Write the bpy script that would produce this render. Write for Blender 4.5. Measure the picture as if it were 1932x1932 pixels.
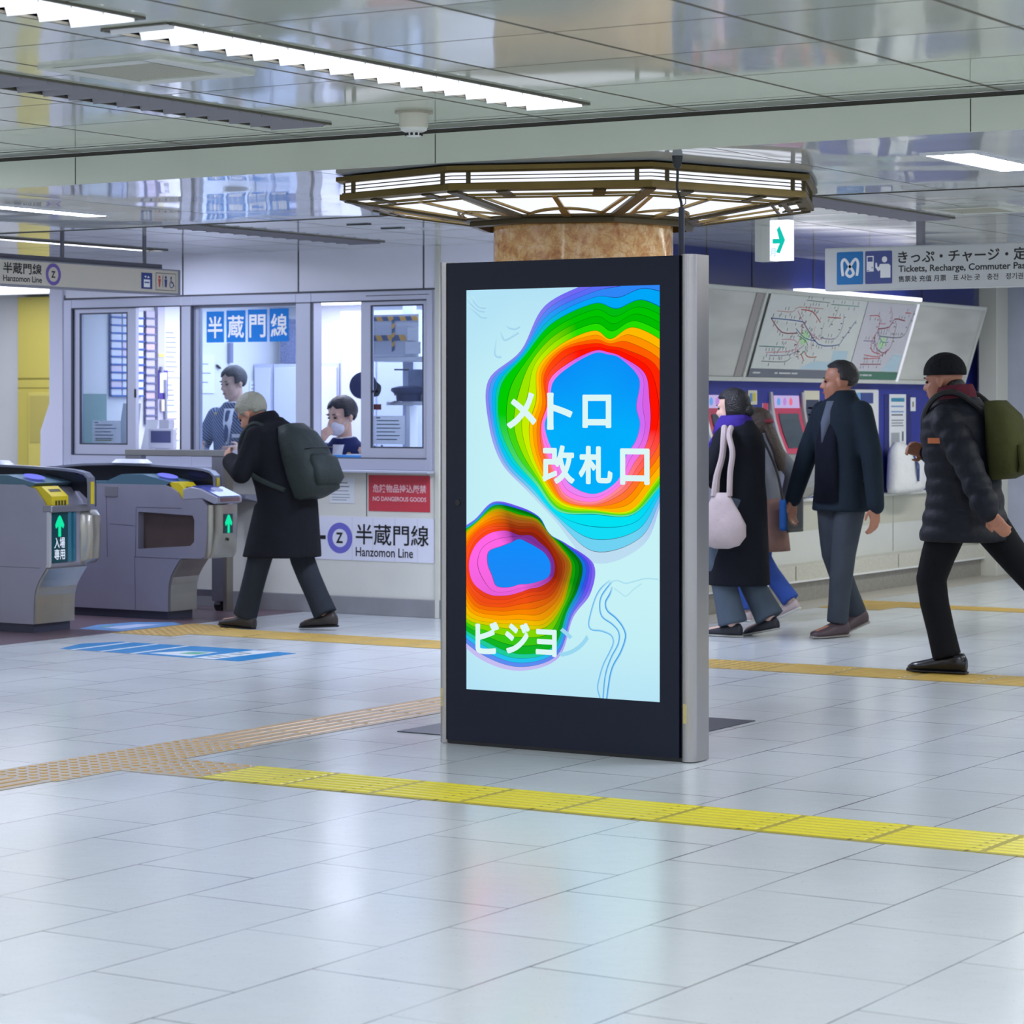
import bpy, bmesh, math, random
from math import sin, cos, pi, radians as R, sqrt, atan2
from mathutils import Vector as V, Matrix, Euler
from mathutils.geometry import tessellate_polygon

for o in list(bpy.data.objects):
    bpy.data.objects.remove(o)
SC = bpy.context.scene
COL = SC.collection

# ---------------------------------------------------------------- camera
cam_d = bpy.data.cameras.new('camera')
cam = bpy.data.objects.new('camera', cam_d)
COL.objects.link(cam)
cam.location = (0, 0, 1.40)
cam.rotation_euler = (R(90), 0, R(31.966))
cam_d.sensor_width = 36.0
cam_d.lens = 4958.0 / 1932.0 * 36.0
cam_d.shift_y = -(966.0 - 766.0) / 1932.0
cam_d.clip_start = 0.1
cam_d.clip_end = 120
cam_d.dof.use_dof = True
cam_d.dof.focus_distance = 10.9
cam_d.dof.aperture_fstop = 7.1
SC.camera = cam

# ---------------------------------------------------------------- world, exposure
wd = bpy.data.worlds.new('hall_fill')  # even fill glow added in place of the unseen lit hall
SC.world = wd
wd.use_nodes = True
wd.node_tree.nodes['Background'].inputs['Color'].default_value = (0.80, 0.86, 1.0, 1)
wd.node_tree.nodes['Background'].inputs['Strength'].default_value = 1.05
SC.view_settings.view_transform = 'Standard'
SC.view_settings.look = 'None'
SC.view_settings.exposure = 0.0
SC.view_settings.gamma = 1.0
SC.view_settings.use_curve_mapping = False
try:
    SC.cycles.use_denoising = True
    SC.cycles.max_bounces = 7
    SC.cycles.diffuse_bounces = 4
    SC.cycles.glossy_bounces = 4
    SC.cycles.transparent_max_bounces = 12
    SC.cycles.caustics_reflective = False
    SC.cycles.caustics_refractive = False
    SC.cycles.sample_clamp_indirect = 6.0
except Exception:
    pass

# strengths of the fixtures (some are added lamps out of view)
E_STRIP = 12.5      # fluorescent strips of the near ceiling
E_FAR = 58.0        # strips further back, some of them added and unseen
E_BOOTH = 6.0       # office ceiling panel
E_RIGHT = 24.0      # added unseen strips lighting the ticket side
E_LAMP = 1.15        # octagonal column lamp

# ---------------------------------------------------------------- helpers
def lin(c):
    if isinstance(c, str):
        c = c.lstrip('#')
        c = [int(c[i:i + 2], 16) / 255 for i in (0, 2, 4)]
    return tuple(x / 12.92 if x <= 0.04045 else ((x + 0.055) / 1.055) ** 2.4 for x in c)

MATS = {}
def mat(name, color='#808080', rough=0.5, metal=0.0, spec=0.5, emit=None, es=1.0, bump=0, bscale=40, coat=0.0, noise=0, nscale=8, alpha=1.0, sub=0):
    """A procedural material: noise varies the colour a little, bump adds grain or folds."""
    if name in MATS:
        return MATS[name]
    m = bpy.data.materials.new(name)
    m.use_nodes = True
    nt = m.node_tree
    b = nt.nodes['Principled BSDF']
    col = (*lin(color), 1)
    b.inputs['Base Color'].default_value = col
    b.inputs['Roughness'].default_value = rough
    b.inputs['Metallic'].default_value = metal
    b.inputs['Specular IOR Level'].default_value = spec
    b.inputs['Coat Weight'].default_value = coat
    b.inputs['Coat Roughness'].default_value = 0.05
    if sub:
        b.inputs['Subsurface Weight'].default_value = sub
        b.inputs['Subsurface Radius'].default_value = (0.01, 0.004, 0.002)
    if emit:
        b.inputs['Emission Color'].default_value = (*lin(emit), 1)
        b.inputs['Emission Strength'].default_value = es
    if noise or bump:
        tc = nt.nodes.new('ShaderNodeTexCoord')
    if noise:
        n = nt.nodes.new('ShaderNodeTexNoise')
        n.inputs['Scale'].default_value = nscale
        n.inputs['Detail'].default_value = 4
        nt.links.new(tc.outputs['Object'], n.inputs['Vector'])
        mr = nt.nodes.new('ShaderNodeMapRange')
        mr.inputs['From Min'].default_value = 0.3
        mr.inputs['From Max'].default_value = 0.7
        mr.inputs['To Min'].default_value = 1 - noise
        mr.inputs['To Max'].default_value = 1 + noise
        nt.links.new(n.outputs['Fac'], mr.inputs['Value'])
        mx = nt.nodes.new('ShaderNodeMix')
        mx.data_type = 'RGBA'
        mx.blend_type = 'MULTIPLY'
        mx.inputs['Factor'].default_value = 1
        mx.inputs['A'].default_value = col
        nt.links.new(mr.outputs['Result'], mx.inputs['B'])
        nt.links.new(mx.outputs['Result'], b.inputs['Base Color'])
    if bump:
        n2 = nt.nodes.new('ShaderNodeTexNoise')
        n2.inputs['Scale'].default_value = bscale
        n2.inputs['Detail'].default_value = 3
        nt.links.new(tc.outputs['Object'], n2.inputs['Vector'])
        bp = nt.nodes.new('ShaderNodeBump')
        bp.inputs['Strength'].default_value = bump
        bp.inputs['Distance'].default_value = 0.02
        nt.links.new(n2.outputs['Fac'], bp.inputs['Height'])
        nt.links.new(bp.outputs['Normal'], b.inputs['Normal'])
    MATS[name] = m
    return m

def emat(name, color, es=1.0):
    if name in MATS:
        return MATS[name]
    m = bpy.data.materials.new(name)
    m.use_nodes = True
    nt = m.node_tree
    nt.nodes.clear()
    e = nt.nodes.new('ShaderNodeEmission')
    e.inputs['Color'].default_value = (*lin(color), 1)
    e.inputs['Strength'].default_value = es
    out = nt.nodes.new('ShaderNodeOutputMaterial')
    nt.links.new(e.outputs[0], out.inputs[0])
    MATS[name] = m
    return m

def glass(name, tint='#e6f2fb', refl=0.5):
    if name in MATS:
        return MATS[name]
    m = bpy.data.materials.new(name)
    m.use_nodes = True
    nt = m.node_tree
    nt.nodes.clear()
    t = nt.nodes.new('ShaderNodeBsdfTransparent')
    t.inputs['Color'].default_value = (*lin(tint), 1)
    g = nt.nodes.new('ShaderNodeBsdfGlossy')
    g.inputs['Roughness'].default_value = 0.02
    fr = nt.nodes.new('ShaderNodeFresnel')
    fr.inputs['IOR'].default_value = 1.3 + refl * 0.3
    mx = nt.nodes.new('ShaderNodeMixShader')
    out = nt.nodes.new('ShaderNodeOutputMaterial')
    nt.links.new(fr.outputs[0], mx.inputs[0])
    nt.links.new(t.outputs[0], mx.inputs[1])
    nt.links.new(g.outputs[0], mx.inputs[2])
    nt.links.new(mx.outputs[0], out.inputs[0])
    MATS[name] = m
    return m

class G:
    """Collects geometry that becomes ONE mesh."""
    def __init__(s):
        s.v = []; s.f = []; s.mi = []; s.cur = 0; s.cols = {}
    def m(s, i):
        s.cur = i
        return s
    def add(s, vs, fs):
        n = len(s.v)
        s.v += [tuple(p) for p in vs]
        for f in fs:
            s.f.append([n + i for i in f]); s.mi.append(s.cur)
        return s
    def box(s, x0, x1, y0, y1, z0, z1):
        vs = [(x, y, z) for z in (z0, z1) for y in (y0, y1) for x in (x0, x1)]
        return s.add(vs, [(0, 2, 3, 1), (4, 5, 7, 6), (0, 1, 5, 4), (2, 6, 7, 3), (0, 4, 6, 2), (1, 3, 7, 5)])
    def quad(s, a, b, c, d):
        return s.add([a, b, c, d], [(0, 1, 2, 3)])
    def poly(s, pts):
        tri = tessellate_polygon([[V(p) for p in pts]])
        return s.add(pts, tri)
    def prism(s, pts, ext):
        """closed polygon of 3-D points pushed along ext"""
        e = V(ext); n = len(pts)
        top = [tuple(V(p) + e) for p in pts]
        nrm = V((0, 0, 0))
        for i in range(n):
            nrm += V(pts[i]).cross(V(pts[(i + 1) % n]))
        flip = nrm.dot(e) > 0
        tri = [tuple(t) for t in tessellate_polygon([[V(p) for p in pts]])]
        a = V(pts[tri[0][1]]) - V(pts[tri[0][0]]); b = V(pts[tri[0][2]]) - V(pts[tri[0][0]])
        if a.cross(b).dot(e) > 0:
            tri = [t[::-1] for t in tri]
        fs = list(tri) + [tuple(n + i for i in t[::-1]) for t in tri]
        for i in range(n):
            j = (i + 1) % n
            fs.append((i, j, n + j, n + i) if flip else (j, i, n + i, n + j))
        return s.add(list(pts) + top, fs)
    def cyl(s, a, b, r0, r1=None, seg=16, caps=True):
        r1 = r0 if r1 is None else r1
        a, b = V(a), V(b); d = (b - a).normalized()
        u = d.orthogonal().normalized(); w = d.cross(u)
        vs = []
        for c, r in ((a, r0), (b, r1)):
            for i in range(seg):
                t = 2 * pi * i / seg
                vs.append(c + (u * cos(t) + w * sin(t)) * r)
        fs = [(i, (i + 1) % seg, seg + (i + 1) % seg, seg + i) for i in range(seg)]
        if caps:
            fs += [tuple(range(seg))[::-1], tuple(range(seg, 2 * seg))]
        return s.add(vs, fs)
    def tube(s, pts, r, seg=10, closed=False):
        pts = [V(p) for p in pts]; n = len(pts)
        rs = r if isinstance(r, (list, tuple)) else [r] * n
        vs = []; u = None
        for i in range(n):
            a = pts[i - 1] if (i > 0 or closed) else pts[i]
            b = pts[(i + 1) % n] if (i < n - 1 or closed) else pts[i]
            d = (b - a).normalized()
            if u is None:
                u = d.orthogonal().normalized()
            u = (u - d * u.dot(d)).normalized(); w = d.cross(u)
            for k in range(seg):
                t = 2 * pi * k / seg
                vs.append(pts[i] + (u * cos(t) + w * sin(t)) * rs[i])
        fs = []
        for i in range(n if closed else n - 1):
            j = (i + 1) % n
            for k in range(seg):
                l = (k + 1) % seg
                fs.append((i * seg + k, i * seg + l, j * seg + l, j * seg + k))
        if not closed:
            fs += [tuple(range(seg))[::-1], tuple((n - 1) * seg + k for k in range(seg))]
        return s.add(vs, fs)
    def ell(s, c, r, rot=None, su=16, sv=10):
        c = V(c); vs = []
        Mx = rot.to_matrix() if rot is not None else Matrix.Identity(3)
        vs.append(c + Mx @ V((0, 0, r[2])))
        for i in range(1, sv):
            p = pi * i / sv
            for k in range(su):
                t = 2 * pi * k / su
                vs.append(c + Mx @ V((r[0] * sin(p) * cos(t), r[1] * sin(p) * sin(t), r[2] * cos(p))))
        vs.append(c + Mx @ V((0, 0, -r[2])))
        fs = []
        for k in range(su):
            l = (k + 1) % su
            fs.append((0, 1 + k, 1 + l))
            for i in range(sv - 2):
                fs.append((1 + i * su + k, 1 + (i + 1) * su + k, 1 + (i + 1) * su + l, 1 + i * su + l))
            fs.append((len(vs) - 1, 1 + (sv - 2) * su + l, 1 + (sv - 2) * su + k))
        return s.add(vs, fs)
    def cap(s, a, b, r0, r1=None, seg=14):
        """tapered limb with round ends"""
        r1 = r0 if r1 is None else r1
        a, b = V(a), V(b)
        d = (b - a)
        L = d.length
        d = d / L if L > 1e-6 else V((0, 0, 1))
        pts = []; rs = []
        for i in range(1, 6):
            t = pi / 2 * i / 5
            pts.append(a - d * r0 * cos(t)); rs.append(r0 * sin(t))
        for i in range(5):
            t = pi / 2 * i / 5
            pts.append(b + d * r1 * sin(t)); rs.append(r1 * cos(t))
        return s.tube(pts, rs, seg)
    def loft(s, rings, seg=24, p=2.0):
        """rings: (centre, half-width vector, half-depth vector)"""
        vs = []
        for c, a, b in rings:
            c, a, b = V(c), V(a), V(b)
            for k in range(seg):
                t = 2 * pi * k / seg
                x, y = cos(t), sin(t)
                q = (abs(x) ** p + abs(y) ** p) ** (-1 / p)
                vs.append(c + a * x * q + b * y * q)
        n = len(rings); fs = []
        for i in range(n - 1):
            for k in range(seg):
                l = (k + 1) % seg
                fs.append((i * seg + k, i * seg + l, (i + 1) * seg + l, (i + 1) * seg + k))
        fs += [tuple(range(seg))[::-1], tuple((n - 1) * seg + k for k in range(seg))]
        return s.add(vs, fs)
    def lathe(s, c, prof, seg=32):
        """prof: (r, z) list turned about the vertical through c"""
        vs = []; n = len(prof)
        for r, z in prof:
            for k in range(seg):
                t = 2 * pi * k / seg
                vs.append((c[0] + r * cos(t), c[1] + r * sin(t), c[2] + z))
        fs = []
        for i in range(n - 1):
            for k in range(seg):
                l = (k + 1) % seg
                fs.append((i * seg + k, i * seg + l, (i + 1) * seg + l, (i + 1) * seg + k))
        fs += [tuple(range(seg))[::-1], tuple((n - 1) * seg + k for k in range(seg))]
        return s.add(vs, fs)
    def slab(s, us, vs_, w0, w1, holes, axis):
        """a plate with rectangular holes. axis 'z': u=x v=y w=z; 'y': u=x v=z w=y; 'x': u=y v=z w=x"""
        U = sorted(set(list(us) + [h[0] for h in holes] + [h[1] for h in holes]))
        W = sorted(set(list(vs_) + [h[2] for h in holes] + [h[3] for h in holes]))
        U = [u for u in U if us[0] <= u <= us[-1]]; W = [w for w in W if vs_[0] <= w <= vs_[-1]]
        def pt(u, v, w):
            return (u, v, w) if axis == 'z' else ((u, w, v) if axis == 'y' else (w, u, v))
        def solid(i, j):
            if not (0 <= i < len(U) - 1 and 0 <= j < len(W) - 1):
                return False
            cu, cv = (U[i] + U[i + 1]) / 2, (W[j] + W[j + 1]) / 2
            return not any(h[0] < cu < h[1] and h[2] < cv < h[3] for h in holes)
        for i in range(len(U) - 1):
            for j in range(len(W) - 1):
                if not solid(i, j):
                    continue
                a, b, c, d = U[i], U[i + 1], W[j], W[j + 1]
                for w in (w0, w1):
                    s.quad(pt(a, c, w), pt(b, c, w), pt(b, d, w), pt(a, d, w))
                if not solid(i - 1, j): s.quad(pt(a, c, w0), pt(a, d, w0), pt(a, d, w1), pt(a, c, w1))
                if not solid(i + 1, j): s.quad(pt(b, c, w0), pt(b, d, w0), pt(b, d, w1), pt(b, c, w1))
                if not solid(i, j - 1): s.quad(pt(a, c, w0), pt(b, c, w0), pt(b, c, w1), pt(a, c, w1))
                if not solid(i, j + 1): s.quad(pt(a, d, w0), pt(b, d, w0), pt(b, d, w1), pt(a, d, w1))
        return s

OFF = {}
def mesh_of(name, g, mats):
    me = bpy.data.meshes.new(name)
    me.from_pydata(g.v, [], g.f)
    for m in (mats if isinstance(mats, (list, tuple)) else [mats]):
        me.materials.append(m)
    if any(g.mi):
        me.polygons.foreach_set('material_index', g.mi)
    me.update()
    return me

def tag(o, label=None, cat=None, group=None, kind=None):
    if label: o['label'] = label
    if cat: o['category'] = cat
    if group: o['group'] = group
    if kind: o['kind'] = kind
    return o

def link(name, me, parent=None, smooth=False, bevel=0, label=None):
    o = bpy.data.objects.new(name, me)
    COL.objects.link(o)
    if parent is not None:
        o.parent = parent
        OFF[o.name] = OFF.get(parent.name, V((0, 0, 0)))
    if smooth:
        me.polygons.foreach_set('use_smooth', [True] * len(me.polygons))
        if smooth != 2:
            try:
                me.set_sharp_from_angle(angle=R(40))
            except Exception:
                pass
    if bevel:
        b = o.modifiers.new('edge', 'BEVEL')
        b.width = bevel; b.segments = 2; b.limit_method = 'ANGLE'
    if label:
        o['label'] = label
    return o

def recalc(me):
    bm = bmesh.new(); bm.from_mesh(me)
    bmesh.ops.remove_doubles(bm, verts=bm.verts, dist=1e-5)
    bmesh.ops.recalc_face_normals(bm, faces=bm.faces)
    bm.to_mesh(me); bm.free()

def obj(name, g, mats, parent=None, smooth=False, bevel=0, label=None, fix=True):
    me = mesh_of(name, g, mats)
    if fix:
        recalc(me)
    if parent is not None:
        off = OFF.get(parent.name)
        if off is not None and off.length:
            me.transform(Matrix.Translation(-off))
    return link(name, me, parent, smooth, bevel, label)

def thing(name, label, cat, loc=(0, 0, 0), group=None, rotz=0, local=False, kind=None):
    o = bpy.data.objects.new(name, None)
    o.empty_display_size = 0.1
    COL.objects.link(o)
    o.location = loc
    o.rotation_euler = (0, 0, rotz)
    OFF[o.name] = V((0, 0, 0)) if local else V(loc)
    return tag(o, label, cat, group, kind)

def copy_tree(o, parent=None, dloc=(0, 0, 0)):
    c = o.copy(); COL.objects.link(c)
    if parent is None:
        c.location = V(o.location) + V(dloc)
    else:
        c.parent = parent
    for ch in list(o.children):
        copy_tree(ch, c)
    return c

def evalmesh(o):
    bpy.context.view_layer.update()
    dg = bpy.context.evaluated_depsgraph_get()
    return bpy.data.meshes.new_from_object(o.evaluated_get(dg))

def text_mesh(s, bold=0.0):
    c = bpy.data.curves.new('glyphs', 'FONT')
    c.body = s
    c.offset = bold
    c.resolution_u = 4
    o = bpy.data.objects.new('glyphs', c)
    COL.objects.link(o)
    me = evalmesh(o)
    bpy.data.objects.remove(o)
    bpy.data.curves.remove(c)
    return me

def put_text(g, s, org, ux, uy, box, bold=0.0, keep=False):
    """letters of s as flat faces filling box=(u0,v0,u1,v1) of the plane org + u*ux + v*uy"""
    me = text_mesh(s, bold)
    xs = [v.co.x for v in me.vertices]; ys = [v.co.y for v in me.vertices]
    x0, x1, y0, y1 = min(xs), max(xs), min(ys), max(ys)
    u0, v0, u1, v1 = box
    sx = (u1 - u0) / (x1 - x0); sy = (v1 - v0) / (y1 - y0)
    if keep:
        sx = sy = min(sx, sy)
    org, ux, uy = V(org), V(ux), V(uy)
    g.add([org + ux * (u0 + (v.co.x - x0) * sx) + uy * (v0 + (v.co.y - y0) * sy) for v in me.vertices],
          [tuple(p.vertices) for p in me.polygons])
    bpy.data.meshes.remove(me)

def remesh(name, g, mats, voxel, smooth=3, parent=None):
    """union of closed shapes as one continuous skin"""
    me = mesh_of(name + '_raw', g, mats if isinstance(mats, (list, tuple)) else [mats])
    o = bpy.data.objects.new(name, me)
    COL.objects.link(o)
    r = o.modifiers.new('r', 'REMESH')
    r.mode = 'VOXEL'; r.voxel_size = voxel; r.adaptivity = 0
    if smooth:
        s = o.modifiers.new('s', 'SMOOTH')
        s.factor = 0.5; s.iterations = smooth
    out = evalmesh(o)
    bpy.data.objects.remove(o)
    bpy.data.meshes.remove(me)
    out.name = name
    out.materials.clear()
    out.materials.append(mats[0] if isinstance(mats, (list, tuple)) else mats)
    return link(name, out, parent, smooth=2)

def catmull(pts, n=6, closed=True):
    out = []; L = len(pts)
    for i in range(L if closed else L - 1):
        if closed:
            p0, p1, p2, p3 = pts[i - 1], pts[i], pts[(i + 1) % L], pts[(i + 2) % L]
        else:
            p0, p1, p2, p3 = pts[max(i - 1, 0)], pts[i], pts[i + 1], pts[min(i + 2, L - 1)]
        for k in range(n):
            t = k / n
            out.append(tuple(0.5 * ((2 * b) + (-a + c) * t + (2 * a - 5 * b + 4 * c - d) * t * t + (-a + 3 * b - 3 * c + d) * t ** 3)
                             for a, b, c, d in zip(p0, p1, p2, p3)))
    if not closed:
        out.append(tuple(pts[-1]))
    return out

def nd(nt, typ, **kw):
    n = nt.nodes.new('ShaderNode' + typ)
    for k, v in kw.items():
        setattr(n, k, v)
    return n
def mth(nt, op, a, b=None, c=None):
    n = nt.nodes.new('ShaderNodeMath'); n.operation = op
    for i, x in enumerate((a, b, c)):
        if x is None: continue
        if isinstance(x, (int, float)): n.inputs[i].default_value = x
        else: nt.links.new(x, n.inputs[i])
    return n.outputs[0]
# ================================================================ the hall
Z1, Z2, Z3 = 2.53, 2.39, 2.46          # near ceiling, beam, far ceiling
YB0, YB1 = 8.925, 11.25                # the beam runs between these

def floor_material():
    m = bpy.data.materials.new('floor_vinyl_tiles'); m.use_nodes = True
    nt = m.node_tree; L = nt.links; b = nt.nodes['Principled BSDF']
    tc = nd(nt, 'TexCoord'); sp = nd(nt, 'SeparateXYZ')
    L.new(tc.outputs['Object'], sp.inputs[0])
    rv = mth(nt, 'DIVIDE', mth(nt, 'ADD', sp.outputs[0], 2.546), 0.4455)
    row = mth(nt, 'FLOOR', rv)
    par = mth(nt, 'FLOORED_MODULO', row, 2.0)
    u = mth(nt, 'ADD', mth(nt, 'DIVIDE', mth(nt, 'SUBTRACT', sp.outputs[1], 6.206), 0.617), mth(nt, 'MULTIPLY', par, 0.5))
    fx = mth(nt, 'MULTIPLY', mth(nt, 'PINGPONG', rv, 0.5), 0.4455)
    fy = mth(nt, 'MULTIPLY', mth(nt, 'PINGPONG', u, 0.5), 0.617)
    edge = mth(nt, 'MINIMUM', fx, fy)
    n0 = nd(nt, 'TexNoise'); n0.inputs['Scale'].default_value = 1.7
    L.new(tc.outputs['Object'], n0.inputs['Vector'])
    wid = mth(nt, 'MULTIPLY', mth(nt, 'MAXIMUM', mth(nt, 'SUBTRACT', n0.outputs['Fac'], 0.20), 0.14), 0.0066)
    joint = mth(nt, 'LESS_THAN', edge, wid)
    # tile to tile tone
    cb = nd(nt, 'CombineXYZ'); L.new(row, cb.inputs[0]); L.new(mth(nt, 'FLOOR', u), cb.inputs[1])
    wn = nd(nt, 'TexWhiteNoise', noise_dimensions='2D'); L.new(cb.outputs[0], wn.inputs['Vector'])
    # flecks
    n1 = nd(nt, 'TexNoise'); n1.inputs['Scale'].default_value = 120; n1.inputs['Detail'].default_value = 2
    L.new(tc.outputs['Object'], n1.inputs['Vector'])
    fleck = mth(nt, 'MULTIPLY', mth(nt, 'GREATER_THAN', n1.outputs['Fac'], 0.695), 0.34)
    n2 = nd(nt, 'TexNoise'); n2.inputs['Scale'].default_value = 0.9; n2.inputs['Detail'].default_value = 5
    L.new(tc.outputs['Object'], n2.inputs['Vector'])
    val = mth(nt, 'ADD', mth(nt, 'MULTIPLY', wn.outputs['Value'], 0.05), mth(nt, 'MULTIPLY', n2.outputs['Fac'], 0.10))
    val = mth(nt, 'ADD', val, 0.86)
    val = mth(nt, 'SUBTRACT', val, fleck)
    mx = nd(nt, 'Mix', data_type='RGBA', blend_type='MULTIPLY'); mx.inputs['Factor'].default_value = 1
    mx.inputs['A'].default_value = (*lin('#d6dcde'), 1); L.new(val, mx.inputs['B'])
    mj = nd(nt, 'Mix', data_type='RGBA'); L.new(joint, mj.inputs['Factor'])
    L.new(mx.outputs['Result'], mj.inputs['A']); mj.inputs['B'].default_value = (*lin('#37373b'), 1)
    L.new(mj.outputs['Result'], b.inputs['Base Color'])
    rr = mth(nt, 'ADD', 0.13, mth(nt, 'MULTIPLY', n2.outputs['Fac'], 0.16))
    L.new(rr, b.inputs['Roughness'])
    b.inputs['Specular IOR Level'].default_value = 0.7
    n3 = nd(nt, 'TexNoise'); n3.inputs['Scale'].default_value = 14; n3.inputs['Detail'].default_value = 4
    L.new(tc.outputs['Object'], n3.inputs['Vector'])
    bp = nd(nt, 'Bump'); bp.inputs['Strength'].default_value = 0.10; bp.inputs['Distance'].default_value = 0.01
    L.new(n3.outputs['Fac'], bp.inputs['Height']); L.new(bp.outputs['Normal'], b.inputs['Normal'])
    return m

def ceiling_material(name, color, ox, oy, sx, sy, jx=0.010, jy=0.006, rough=0.07, wave=0.35):
    m = bpy.data.materials.new(name); m.use_nodes = True
    nt = m.node_tree; L = nt.links; b = nt.nodes['Principled BSDF']
    tc = nd(nt, 'TexCoord'); sp = nd(nt, 'SeparateXYZ')
    L.new(tc.outputs['Object'], sp.inputs[0])
    u = mth(nt, 'DIVIDE', mth(nt, 'SUBTRACT', sp.outputs[0], ox), sx)
    v = mth(nt, 'DIVIDE', mth(nt, 'SUBTRACT', sp.outputs[1], oy), sy)
    a = mth(nt, 'LESS_THAN', mth(nt, 'MULTIPLY', mth(nt, 'PINGPONG', u, 0.5), sx), jx / 2)
    c = mth(nt, 'LESS_THAN', mth(nt, 'MULTIPLY', mth(nt, 'PINGPONG', v, 0.5), sy), jy / 2)
    j = mth(nt, 'MAXIMUM', a, c)
    mj = nd(nt, 'Mix', data_type='RGBA'); L.new(j, mj.inputs['Factor'])
    mj.inputs['A'].default_value = (*lin(color), 1); mj.inputs['B'].default_value = (*lin('#4f4a38'), 1)
    L.new(mj.outputs['Result'], b.inputs['Base Color'])
    L.new(mth(nt, 'ADD', rough, mth(nt, 'MULTIPLY', j, 0.5)), b.inputs['Roughness'])
    b.inputs['Specular IOR Level'].default_value = 0.6
    # enamelled sheets are never flat: every tile is a shallow pillow
    cb = nd(nt, 'CombineXYZ')
    L.new(mth(nt, 'FLOOR', mth(nt, 'ADD', u, 0.0)), cb.inputs[0]); L.new(mth(nt, 'FLOOR', v), cb.inputs[1])
    wn = nd(nt, 'TexWhiteNoise', noise_dimensions='2D'); L.new(cb.outputs[0], wn.inputs['Vector'])
    n = nd(nt, 'TexNoise', noise_dimensions='4D'); n.inputs['Scale'].default_value = 1.3; n.inputs['Detail'].default_value = 0.5
    L.new(tc.outputs['Object'], n.inputs['Vector']); L.new(mth(nt, 'MULTIPLY', wn.outputs['Value'], 9.0), n.inputs['W'])
    bp = nd(nt, 'Bump'); bp.inputs['Strength'].default_value = wave; bp.inputs['Distance'].default_value = 0.03
    L.new(n.outputs['Fac'], bp.inputs['Height']); L.new(bp.outputs['Normal'], b.inputs['Normal'])
    return m

M_floor = floor_material()
M_ceil1 = ceiling_material('near_ceiling_enamel', '#d0d6cb', -2.87, 6.185, 0.62, 0.62, 0.019, 0.011)
M_ceil2 = ceiling_material('beam_enamel', '#d3d8da', -4.688, 11.6, 1.9, 9.0, 0.010, 0.004, 0.05, 0.5)
M_ceil3 = ceiling_material('far_ceiling_enamel', '#ccd1d3', -5.36, 13.23, 0.62, 0.62, 0.014, 0.012, 0.08, 0.35)
M_beam = mat('beam_face_enamel', '#ced4c6', 0.35, noise=0.02, nscale=2)
M_dark = mat('shadow_gap', '#3c3a33', 0.7)
M_wall_up = mat('white_wall_panel', '#eceefa', 0.28, noise=0.02, nscale=3)
M_wall_lo = mat('cream_wall_panel', '#dcdcd2', 0.35, noise=0.04, nscale=3)
M_plinth = mat('grey_plinth', '#8d8d90', 0.4, noise=0.08, nscale=6)
M_alu = mat('window_aluminium', '#c3c7d9', 0.38, metal=0.25)
M_alud = mat('aluminium_groove', '#4b4e5c', 0.5, metal=0.3)
M_steel = mat('brushed_steel', '#b8b8ba', 0.30, metal=0.9, noise=0.06, nscale=5)
M_steel2 = mat('dull_steel', '#9a9aa4', 0.36, metal=0.75, noise=0.05, nscale=4)
M_white = mat('white_paint', '#e6e8ea', 0.4)
M_black = mat('black_plastic', '#17181b', 0.4)

g = G().box(-24, 8, -7, 24, -0.1, 0)
tag(obj('floor', g, M_floor), kind='structure', label='glossy off-white vinyl tile floor in brick bond')
g = G().box(-20, -10.68, 10.6, 14.43, 0.0005, 0.003)
tag(obj('floor_gate', g, mat('red_brown_floor', '#6d5a62', 0.30, noise=0.08, nscale=3)), kind='structure', label='dull red-brown floor under the ticket gates')

# openings of the fixtures in the near ceiling
lit_rows = [(-5.205, -4.955, [(6.03, 8.47), (3.40, 5.91), (0.8, 3.3), (-1.9, 0.6), (-4.6, -2.1)]),
            (-2.60, -2.35, [(3.4, 8.47), (-1.9, 3.3), (-5.6, -2.1)]),
            (0.0, 0.25, [(3.4, 8.47), (-1.9, 3.3), (-5.6, -2.1)]),
            (2.60, 2.85, [(3.4, 8.47), (-1.9, 3.3)]),
            (-8.9, -8.65, [(-1.9, 3.4), (3.6, 8.45)]),
            (-11.5, -11.25, [(1.0, 8.4)]), (-14.0, -13.75, [(2.0, 8.4)])]
off_rows = [(-6.45, -6.18, [(6.03, 8.52), (3.4, 5.91)])]
holes1 = [(a, b, s, e) for a, b, ss in lit_rows + off_rows for s, e in ss] + [(-5.90, -5.53, 6.625, 7.0)]
g = G().slab((-20, 7), (-7, YB0), Z1, Z1 + 0.02, holes1, 'z')
tag(obj('ceiling', g, M_ceil1), kind='structure', label='grey-green glossy metal tile ceiling nearest the viewer')
holes2 = [(-9.14, -8.97, 9.3, 10.46), (-4.115, -3.88, 9.62, 10.46), (1.2, 1.45, 9.4, 10.6)]
g = G().slab((-20, 7), (YB0 + 0.02, YB1), Z2, Z2 + 0.02, holes2, 'z')
tag(obj('ceiling_beam', g, M_ceil2), kind='structure', label='lowered glossy ceiling band around the column lamp')
holes3 = [(-5.98, -5.72, 12.0, 13.85), (-9.93, -9.67, 12.0, 13.93), (-11.58, -11.44, 11.9, 13.9), (-5.55, -5.17, 13.1, 13.5)] + \
    [(-3.3, -3.05, 12.0, 15.5), (-0.8, -0.55, 12.0, 16.5), (-3.3, -3.05, 16.0, 19.5), (-6.4, -6.15, 16.6, 19.8), (-14.6, -14.35, 12.0, 14.2), (-8.05, -7.8, 11.9, 13.9), (-17.6, -13.4, 16.2, 18.6)]
g = G().slab((-22, 7), (YB1, 22), Z3, Z3 + 0.02, holes3, 'z')
tag(obj('ceiling_far', g, M_ceil3), kind='structure', label='grey ceiling beyond the beam')
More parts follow.
